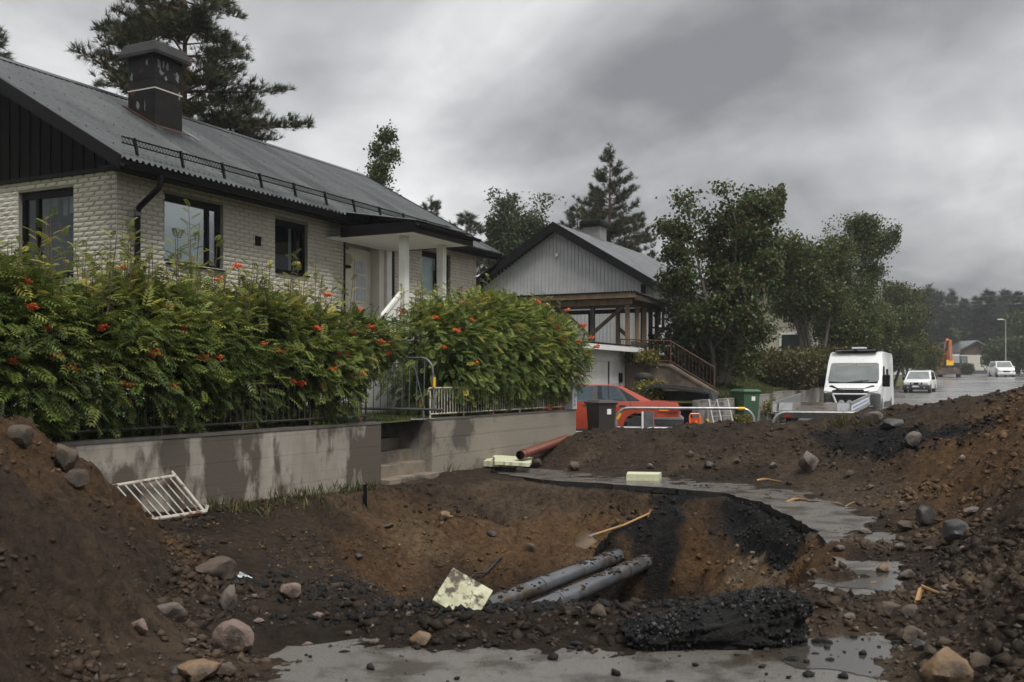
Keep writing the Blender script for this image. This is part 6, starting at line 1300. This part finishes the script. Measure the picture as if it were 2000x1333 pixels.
    for k, p in enumerate(berries):
        o = obj('berry_cluster', BERRY[k % 3], h); o.location = p; o.rotation_euler = (random.uniform(-.3, .3), random.uniform(-.3, .3), random.uniform(0, 6)); s_ = random.uniform(1.0, 1.6); o.scale = (s_, s_, s_*.85)
    return h
BERRY = []
for k in range(3):
    n = 34; q = norm(rng.normal(size=(n, 3)))*rng.uniform(.35, 1, (n, 1))*[.060, .060, .042]; Vv, Ff = scatter(IV, IF, q, np.tile([1., 0, 0], (n, 1)), np.tile([0, 0, 1.], (n, 1)), rng.uniform(.009, .013, n)); BERRY.append(np_mesh('berry_cluster', Vv, Ff, M_berry, True))
lb = []
x = -8.2
while x < .75:
    lb.append((x, -3.15+random.uniform(-.2, .15), 1.75+random.uniform(-.12, .12), .85, 1.0+random.uniform(-.15, .1), .92+random.uniform(-.15, .12))); x += .70
lb += [(.65, -3.3, 1.8, .62, .95, .85), (1.15, -3.25, 2.05, .5, .75, .6), (1.65, -3.35, 2.15, .5, .7, .5), (2.1, -3.4, 2.2, .42, .55, .38), (-2.6, -3.2, 2.1, 1.0, .9, .70), (-4.6, -3.2, 2.1, .8, .9, .75), (-.6, -3.1, 2.2, .8, .8, .6)]
sh_l = [(random.uniform(-6.5, 1.3), random.uniform(-3.9, -2.5), random.uniform(2.25, 2.7), random.uniform(.25, .85)) for _ in range(210)]+[(-1.62, -3.2, 2.8, 1.2), (-1.5, -3.1, 2.7, 1.0), (-1.75, -3.3, 2.7, .95), (-1.3, -3.2, 2.7, .85), (-2.8, -3.2, 2.8, .8), (.9, -3.1, 2.6, .95), (.6, -3.0, 2.6, 1.0), (1.2, -3.0, 2.5, 1.05), (.2, -2.9, 2.6, .8), (-.2, -2.9, 2.6, .7), (1.35, -2.8, 2.3, .8)]
bl_ = [(235, 525), (187, 563), (110, 695), (138, 720), (247, 750), (242, 785), (424, 702), (394, 697), (516, 580), (577, 594), (545, 685), (517, 672), (462, 521), (427, 545), (26, 705), (340, 755), (756, 690), (742, 668), (702, 606), (640, 575), (588, 748), (573, 745), (432, 858), (62, 598), (50, 548), (735, 700), (705, 730), (670, 690), (620, 640), (330, 600), (530, 790), (600, 620), (725, 640), (765, 672), (748, 712), (360, 640), (300, 690), (480, 640), (90, 640), (200, 640), (650, 720), (690, 650)]
hedge('long dark rowan hedge with orange berries hanging over the stained wall', lb, 14500, sh_l, .17, .28, [onhedge(a, b, lb) for a, b in bl_], [(q, -3.3) for q in np.arange(-7.5, 1.0, .62)], 2.75, 1.2)
rb_ = []
x = 4.35
while x < 9.0:
    t = (x-4.3)/4.7; rb_.append((x, -3.2+random.uniform(-.15, .1), 1.95+.15*math.sin(t*3), .82, 1.05, 1.0+.28*math.sin(t*3.14))); x += .6
rb_ += [(6.6, -3.2, 2.6, 1.2, .95, .65), (8.2, -3.3, 2.35, 1.0, 1.1, .85), (9.0, -3.5, 2.1, .75, 1.0, .9), (5.2, -3.2, 2.3, .8, .95, .65)]
sh_r = [(random.uniform(4.0, 9.2), random.uniform(-3.9, -2.6), random.uniform(2.45, 3.0), random.uniform(.25, .65)) for _ in range(140)]+[(7.3, -3.0, 3.1, .8), (7.5, -3.1, 3.1, .75), (7.1, -3.1, 3.0, .7), (5.0, -3.0, 2.7, .8), (4.3, -3.1, 2.6, .75), (5.6, -3.0, 2.8, .7), (4.7, -3.0, 2.6, .7)]
br_ = [(785, 609), (891, 645), (866, 678), (978, 677), (1060, 685), (1068, 671), (1012, 637), (1108, 605), (1140, 635), (1129, 667), (1166, 676), (1152, 690), (1098, 663), (1030, 690), (948, 585), (1000, 600), (925, 710), (1135, 728), (1085, 735), (1155, 660), (1075, 625), (920, 625), (1040, 660), (1090, 640), (850, 620), (900, 590), (960, 640), (1050, 590)]
hedge('smaller bright green rowan hedge with orange berries right of the steps', rb_, 14000, sh_r, .15, .24, [onhedge(a, b, rb_) for a, b in br_], [(q, -3.3) for q in np.arange(4.3, 9.0, .7)], 2.9, 1.6)

# ---- pines and spruces
a_ = rng.uniform(0, 2*np.pi, 16); b_ = rng.uniform(.15, 1.15, 16); TVt, TFt = [], []
for k in range(16):
    d_ = np.array([math.cos(b_[k]), math.sin(b_[k])*math.cos(a_[k]), math.sin(b_[k])*math.sin(a_[k])]); s_ = norm(np.cross(d_, [.3, .5, .8])[None])[0]*.028; x0 = np.array([.35*k/16, 0, 0])
    TVt += [x0-s_, x0+s_, x0+d_*rng.uniform(.5, .8)]; TFt.append((3*k, 3*k+1, 3*k+2))
TVt, TFt = np.array(TVt), np.array(TFt)
def conifer_mesh(H, c0, Rr, seed, per, tuft, prof, cols, up=.25, subs=5, bark=M_pinebark, bend=0.0, base_r=.016, whorls=24):
    r = random.Random(seed); br = MB(); P, Dd = [], []
    trunk = [(bend*math.sin(t*2.2)*H*.03, bend*math.cos(t*3)*H*.02, H*t) for t in np.linspace(0, 1, 9)]
    br.tube(trunk, [max(.012, H*base_r*(1-t)**.8) for t in np.linspace(0, .98, 9)], 8)
    z = c0*H; k = 0
    while z < H*.985:
        t = (z/H-c0)/(1-c0); L0 = Rr*prof(t)
        for j in range(r.choice([4, 5, 6])):
            a = r.uniform(0, 6.283); L = L0*r.uniform(.55, 1.15); o0 = Vector((np.interp(z/H, np.linspace(0, 1, 9), [q[0] for q in trunk]), np.interp(z/H, np.linspace(0, 1, 9), [q[1] for q in trunk]), z))
            el = up*(.3+t)+r.uniform(-.2, .15); pts = []
            for s in np.linspace(0, 1, 6):
                pts.append(o0+Vector((math.cos(a)*L*s, math.sin(a)*L*s, L*(el*s+.25*s*s*up-.12*s*(1-t)))))
            br.tube(pts, [max(.006, .018*L*(1-.8*s)) for s in np.linspace(0, 1, 6)], 5, cap=False)
            for m_ in range(int(per*L)+3):
                s = r.uniform(.30, 1.0); i = min(4, int(s*5)); q = pts[i].lerp(pts[i+1], s*5-i); side = r.choice((-1, 1)); sl_ = L*(.42*(1.15-s))*r.uniform(.2, 1.0); aa = a+side*r.uniform(.5, 1.1)
                e_ = q+Vector((math.cos(aa)*sl_, math.sin(aa)*sl_, sl_*r.uniform(-.05, .45)*1.0))
                for u in np.linspace(.15, 1, max(1, int(sl_/.22)+1)):
                    P.append(q.lerp(e_, u)+Vector((r.gauss(0, .05), r.gauss(0, .05), r.gauss(0, .05)))); dd = (e_-q); dd = dd.normalized() if dd.length > .01 else Vector((1, 0, 0)); Dd.append(tuple(dd+Vector((0, 0, .55))))
        z += H*(1-c0)/whorls*r.uniform(.6, 1.3); k += 1
    for u in range(6): P.append(Vector((trunk[-1][0], trunk[-1][1], H-.12*u))); Dd.append((r.gauss(0, .3), r.gauss(0, .3), 1))
    P = np.array([tuple(p) for p in P]); n = len(P); Dd = np.array(Dd)+rng.normal(0, .25, (n, 3))
    V_, F_ = scatter(TVt, TFt, P, Dd, norm(rng.normal(size=(n, 3))), rng.uniform(.75, 1.25, n)*tuft)
    C_ = np.repeat(palette(cols, n, .3), len(TVt), 0)
    return br.mesh('trunk', bark, True), np_mesh('crown', V_, F_, M_needle, False, C_)
PINEC = [(.042, .054, .022), (.058, .068, .030), (.030, .041, .018), (.06, .05, .025)]
pround = lambda t: max(.12, (1-t)**.65*(.55+.45*min(1, t*4)))
pcone = lambda t: max(.06, (1-t)**.9)
def place(name, label, cat, meshes, loc, rz_=0, s=1, group=None):
    t = thing(name, label, cat, loc, rz_, group); t.scale = (s, s, s) if not isinstance(s, tuple) else s
    obj('trunk', meshes[0], t); obj('crown', meshes[1], t); return t
q = at(325, 744, 31); big = conifer_mesh(14.2, .34, 4.7, 5, 17, .34, lambda t: max(.22, (1-t)**.45*(.75+.25*min(1, t*4))), PINEC, .10, bend=1.2)
place('pine_tree', 'large spreading pine behind the brick house chimney', 'tree', big, (q.x, q.y, .8), .6)
q = at(1186, 744, 52); p2 = conifer_mesh(12.9, .25, 3.7, 8, 15, .36, lambda t: max(.06, (1-t)**.8), PINEC, .35, bend=.4, whorls=26)
place('pine_tree', 'tall conical pine rising behind the grey house chimney', 'tree', p2, (q.x, q.y, 1.0), 1.0)
q = at(1246, 744, 58); p3 = conifer_mesh(10.2, .2, 3.4, 9, 12, .38, pround, PINEC, .3)
place('pine_tree', 'shorter dark pine right of the tall conical pine', 'tree', p3, (q.x, q.y, 1.0), 0)
q = at(1128, 744, 58); place('pine_tree', 'shorter pine left of the tall conical pine', 'tree', p3, (q.x, q.y, 1.0), 2.2, (1.0, 1.0, 1.06))
q = at(982, 744, 62); p4 = conifer_mesh(12.2, .35, 2.9, 12, 12, .40, pround, PINEC, .25, bend=.8)
place('pine_tree', 'dark pine left of the pale birch between the two houses', 'tree', p4, (q.x, q.y, 1.0), .5)
q = at(912, 744, 60); place('pine_tree', 'bushy pine just right of the brick house roof end', 'tree', p3, (q.x, q.y, 1.0), 3.5, (1.35, 1.35, 1.05))
q = at(838, 744, 50); place('pine_tree', 'pine showing its top over the brick house roof end', 'tree', p4, (q.x, q.y, .6), 1.9, .84)
q = at(-18, 744, 34); place('pine_tree', 'pine top at the left picture edge behind the roof', 'tree', p4, (q.x, q.y, .6), 4, 1.09)
# far forest
far_m = [conifer_mesh(16, .15, 3.0, 20+k, 7, 1.1, pcone if k < 2 else pround, [(.022, .034, .022), (.03, .045, .028), (.036, .042, .025)], .1, whorls=18) for k in range(3)]
k = 0
for row, (Y_, n, h0) in enumerate(((178, 13, .85), (200, 15, 1.0), (226, 16, 1.12), (255, 12, 1.2))):
    for i in range(n):
        u = 1795+(2120-1795)*(i+random.uniform(-.3, .3))/(n-1); q = at(u, 744, Y_+random.uniform(-8, 8)); s = h0*random.uniform(.62, 1.12)
        place('forest_conifer', 'dark conifer of the far forest behind the bungalow', 'tree', far_m[(k+row) % 3], (q.x, q.y, rz(q.y)-.3), random.uniform(0, 6), (s*random.uniform(1.2, 1.7), s*random.uniform(1.2, 1.7), s), 'far forest'); k += 1
# ---- broadleaf trees
def broad_mesh(H, Rx, seed, trunks, leafN, leaf, cols, bark, clear=.25, tv=(QV, QF), shape=1.0, spread=.5, tips=90, tipr=.42, droop=-.2):
    r = random.Random(seed); br = MB(); T = []
    def grow(p, d, L, rad, lev):
        pts = [p]; n = 5
        for k in range(n):
            d = (d+Vector((r.gauss(0, .13), r.gauss(0, .13), r.gauss(.05, .08)))).normalized(); pts.append(pts[-1]+d*L/n)
        br.tube(pts, [max(.005, rad*(1-.65*k/n)) for k in range(n+1)], 6 if lev < 2 else 4, cap=False)
        if lev >= 2:
            T.append((pts[-1], lev)); T.append((pts[3], lev))
            if lev >= 3: return
        for k in range(4 if lev < 2 else 3):
            s = r.uniform(.3, 1.0); i = min(n-1, int(s*n)); q = pts[i].lerp(pts[i+1], s*n-i); a = r.uniform(0, 6.283)
            nd = (d*.9+Vector((math.cos(a), math.sin(a), r.uniform(-.1, .5)))*spread*1.4).normalized(); grow(q, nd, L*r.uniform(.45, .7), rad*.5, lev+1)
    for k in range(trunks):
        a = r.uniform(0, 6.283); o0 = Vector((math.cos(a)*.12*(trunks > 1)*k**.5, math.sin(a)*.12*(trunks > 1)*k**.5, 0)); lean = .28 if trunks > 1 else .05
        d = Vector((math.cos(a)*lean, math.sin(a)*lean, 1)).normalized(); L = H*r.uniform(.62, .80)
        pts = [o0]; 
        for j in range(7): d = (d+Vector((r.gauss(0, .05), r.gauss(0, .05), .03))).normalized(); pts.append(pts[-1]+d*L/7)
        r0 = H*.014; br.tube(pts, [r0*(1-.75*j/7) for j in range(8)], 7)
        for j in range(int(10/trunks**.5)+3):
            s = clear+(1-clear)*r.random(); i = min(6, int(s*7)); q = pts[i].lerp(pts[i+1], s*7-i); aa = r.uniform(0, 6.283)
            nd = Vector((math.cos(aa), math.sin(aa), r.uniform(.2, 1.0)/shape)).normalized(); grow(q, nd, Rx*r.uniform(.45, .85)*(1.15-.55*s), r0*.4, 1)
        T.append((pts[-1], 2)); grow(pts[-1], d, H*.16, r0*.3, 2)
    C = np.array([tuple(t[0]) for t in T]); mx_ = np.percentile(np.abs(C[:, :2]), 93); hm = np.percentile(C[:, 2], 97.5); sxyf = Rx/mx_; szf = H*.97/hm
    br.v = [(v[0]*sxyf, v[1]*sxyf, v[2]*szf) for v in br.v]; okv = [v[2] < H*.99 and math.hypot(v[0], v[1]) < Rx*1.12 for v in br.v]; br.f = [f_ for f_ in br.f if all(okv[i] for i in f_)]; C = C*[sxyf, sxyf, szf]
    i = rng.integers(0, len(C), leafN); off = rng.normal(size=(leafN, 3))*[tipr, tipr, tipr*.7]; P = C[i]+off; P = P[(P[:, 2] > H*.06) & (P[:, 2] < H*1.02) & (np.hypot(P[:, 0], P[:, 1]) < Rx*1.25)]; n = len(P)
    dd = norm(rng.normal(size=(n, 3))+[0, 0, droop]); V_, F_ = scatter(tv[0], tv[1], P, dd, norm(rng.normal(size=(n, 3))*.7+[0, 0, .8]), rng.uniform(.7, 1.25, n)*leaf)
    clump = np.array(cols)[rng.integers(0, len(cols), len(C))][rng.permutation(len(C))]; C_ = np.repeat(palette(cols, n, .35)*.6+.4*clump[rng.integers(0, len(C), n)], len(tv[0]), 0)
    return br.mesh('trunk', bark, True), np_mesh('crown', V_, F_, M_leaf, False, C_)
RW = [(.036, .066, .019), (.054, .086, .025), (.074, .10, .03), (.046, .072, .021), (.11, .055, .024)]
DK = [(.040, .062, .017), (.058, .084, .022), (.085, .102, .028), (.10, .09, .026)]
BI = [(.050, .072, .026), (.065, .088, .034), (.040, .058, .022)]
BY = [(.045, .060, .018), (.070, .080, .022), (.11, .10, .02), (.035, .05, .016)]
q = at(1402, 744, 33.5); place('rowan_tree', 'big spreading rowan tree with reddish leaves at the grey house corner', 'tree', broad_mesh(6.4, 1.75, 31, 5, 50000, .13, RW, M_bark, .05, (QV, QF), 1.0, .5, tipr=.21), (q.x, q.y, 1.55))
q = at(1375, 744, 34.5); place('rowan_bush', 'dark rowan undergrowth at the foot of the big rowan', 'bush', broad_mesh(3.0, 1.35, 32, 5, 20000, .13, DK, M_bark, .05, (QV, QF), .8, .6, tipr=.34), (q.x+.3, q.y, 1.35))
q = at(1592, 744, 46); place('broadleaf_tree', 'dark many-stemmed tree in front of the cream house', 'tree', broad_mesh(6.6, 1.75, 33, 6, 38000, .14, DK, M_bark, .42, spread=.55, tipr=.32), (q.x, q.y, 1.75))
q = at(1682, 744, 58); place('birch_tree', 'tall birch rising above the camper van', 'tree', broad_mesh(9.6, 1.75, 34, 3, 42000, .15, DK+BI[:1], M_birchbark, .2, spread=.45, tipr=.34, droop=-.5), (q.x, q.y, 1.4))
q = at(1650, 744, 54); place('broadleaf_tree', 'rounded dark tree behind the camper van roof', 'tree', broad_mesh(4.4, 1.6, 35, 4, 18000, .16, DK, M_bark, .1, spread=.55, tipr=.36), (q.x, q.y, 1.5))
q = at(1775, 744, 88); place('birch_tree', 'yellowing birch with drooping twigs above the parked estate car', 'tree', broad_mesh(9.3, 2.2, 36, 3, 34000, .20, BY, M_birchbark, .05, spread=.5, tipr=.38, droop=-.9), (q.x, q.y, 1.0))
q = at(1738, 744, 78); place('broadleaf_tree', 'low dark tree between the tall birch and the yellowing birch', 'tree', broad_mesh(6.6, 2.2, 37, 4, 24000, .19, DK, M_bark, .05, tipr=.36), (q.x, q.y, 1.0))
q = at(1032, 744, 56); place('birch_tree', 'pale green birch between the brick house and the grey house', 'tree', broad_mesh(11.0, 2.0, 38, 3, 44000, .17, BI, M_birchbark, .3, spread=.45, tipr=.36, droop=-.6), (q.x, q.y, 1.0))
q = at(724, 744, 43); place('birch_tree', 'slim birch top leaning over the brick house ridge', 'tree', broad_mesh(12.2, 1.1, 39, 2, 11000, .13, DK+BI[:1], M_birchbark, .5, spread=.4, tipr=.20, droop=.3), (q.x, q.y, .6))
q = at(1838, 744, 190); place('broadleaf_tree', 'green tree left of the bungalow roof', 'tree', broad_mesh(9.0, 5.0, 40, 3, 12000, .6, BY[:2]+DK[:2], M_bark, .1, tipr=.8), (q.x, q.y, 2.2))
wl = broad_mesh(5.2, 3.0, 41, 4, 12000, .30, [(.06, .075, .03), (.08, .09, .035), (.05, .062, .024)], M_bark, .05, tipr=.55, droop=-.8)
q = at(1976, 744, 128); place('willow_bush', 'round pale green willow around the lamp post', 'tree', wl, (q.x, q.y, 2.0))
q = at(1998, 744, 140); place('broadleaf_tree', 'tall green tree at the right picture edge beyond the minivan', 'tree', wl, (q.x+1.5, q.y, 2.2), 2, (1, 1, 1.75))
q = at(1884, 744, 150); place('round_bush', 'dark round bush beside the excavator in front of the bungalow', 'bush', broad_mesh(2.0, 1.1, 42, 4, 4000, .22, DK, M_bark, .02, tipr=.3), (q.x, q.y, 2.2))
q = at(1815, 744, 95); place('broadleaf_tree', 'autumn-yellow sapling left of the excavator', 'tree', broad_mesh(3.6, 1.1, 43, 2, 3000, .22, [(.20, .13, .02), (.07, .07, .02)], M_birchbark, .05, tipr=.35), (q.x, q.y, 1.4))
# shrubs along the bank
SHR = [(.055, .065, .020), (.08, .085, .026), (.11, .095, .035), (.045, .055, .017), (.12, .075, .04)]
sm = broad_mesh(1.5, 1.15, 44, 6, 6500, .12, SHR, M_twig, .02, tipr=.22, droop=.5)
for k, (lx, ly, s, lab) in enumerate([(30.2, -4.6, 1.1, 'in the middle of the row'), (33.2, -4.7, 1.25, 'beside the camper van'), (36.4, -4.8, 1.3, 'behind the camper van cab'), (41, -5, 1.35, 'farthest up the bank')]):
    place('wild_shrub', 'olive green wild shrub on the grass bank, '+lab, 'bush', sm, S(lx, ly, float(zbank(np.array(lx), np.array(ly)))-.1), k*1.3, s, 'wild shrubs on the bank')
wm_ = broad_mesh(.75, .55, 45, 6, 1600, .09, [(.05, .075, .02), (.07, .09, .025), (.28, .20, .02)], M_twig, .02, tipr=.14)
for lx, ly, z, s, lab in ((23.3, -5.75, .2, 1.0, 'weedy plant with yellow flowers right of the green bin'), (18.3, -5.8, .18, .55, 'weed tuft at the foot of the ladder'), (18.3, -2.6, 2.0, .8, 'leafy weed growing on the retaining wall top by the garage'), (16.8, -3.3, .95, .9, 'weedy plant behind the black bed liner'), (25.0, -5.8, .22, .8, 'weed clump between the trailer and the low wall')):
    place('weed_clump', lab, 'plant', wm_, S(lx, ly, z), lx, s)
# grass
BLV = np.array([(0, -.5, 0), (0, .5, 0), (.6, .28, .06), (1, 0, .25)]); BLF = np.array([(0, 1, 2, 3)])
def grass(label, P, hmin, hmax, w, cols):
    n = len(P); d = norm(np.c_[rng.normal(0, .4, n), rng.normal(0, .4, n), np.ones(n)]); hh = rng.uniform(hmin, hmax, n)
    V_, F_ = scatter(BLV, BLF, P, d, norm(rng.normal(size=(n, 3))*[1, 1, .1]), np.c_[hh, np.full(n, w), hh]); c = np.repeat(palette(cols, n, .35), 4, 0)
    tag(obj('grass', np_mesh('grass', V_, F_, M_blade, False, c)), label, 'grass', kind='stuff')
GC = [(.045, .065, .018), (.065, .085, .025), (.09, .10, .032), (.12, .11, .05)]
n = 26000; a = rng.uniform(-7, 9, n); b = rng.uniform(-3.8, .0, n)**1; P = sxy(np.c_[a, b, zyard(a, b, 0, 0)]); grass('short lawn grass behind the garden wall', P, .03, .09, .007, GC)
n = 46000; a = rng.uniform(18.7, 42, n); b = -5.1+3.8*rng.random(n)**1.3; P = sxy(np.c_[a, b, zbank(a, b)]); grass('grass covering the bank below the grey house', P, .08, .24, .016, GC)
W_ = [(560, 985, .5), (640, 965, .45), (675, 962, .3), (600, 975, .3), (880, 912, .3), (920, 905, .3), (860, 922, .25), (490, 1000, .25), (430, 995, .3), (940, 905, .2), (715, 958, .2), (1700, 830, .3), (1640, 830, .2)]
PP = []
for px, py, s in W_:
    c = spot(px, py)
    for _ in range(90): x = c.x+random.gauss(0, s*.5); y = c.y+random.gauss(0, s*.35); PP.append((x, y, float(gz(x, y)[0])))
grass('straggly weeds along the foot of the garden wall', np.array(PP), .05, .20, .010, [(.05, .065, .02), (.09, .085, .03), (.14, .10, .04), (.035, .05, .016)])
# fallen leaves on the soil
n = 500; x = rng.uniform(-3.6, -.4, n); y = rng.uniform(9.5, 15.5, n); P = np.c_[x, y, gz(x, y)+.012]; V_, F_ = scatter(QV, QF, P, norm(rng.normal(size=(n, 3))*[1, 1, .2]), norm(rng.normal(size=(n, 3))*.4+[0, 0, 1]), rng.uniform(.025, .055, n))
tag(obj('fallen_leaves', np_mesh('fallen_leaves', V_, F_, M_leaf, False, np.repeat(palette([(.22, .13, .02), (.12, .07, .025), (.09, .06, .03)], n), 4, 0))), 'yellow and brown fallen leaves on the soil below the wall', 'leaves', kind='stuff')
# ------------------------------------------------------------------ damp air
hm_ = bpy.data.materials.new('damp_air'); hm_.use_nodes = True; t_ = hm_.node_tree; t_.nodes.clear()
pv_ = t_.nodes.new('ShaderNodeVolumePrincipled'); pv_.inputs['Color'].default_value = (.86, .88, .9, 1); pv_.inputs['Density'].default_value = .0006; pv_.inputs['Anisotropy'].default_value = .2
ou_ = t_.nodes.new('ShaderNodeOutputMaterial'); t_.links.new(pv_.outputs[0], ou_.inputs['Volume'])
hz_ = MB().box(-1100, 1400, -800, 1500, -8, 34).build('haze', hm_); tag(hz_, 'thin damp haze over the street', 'haze', kind='stuff')
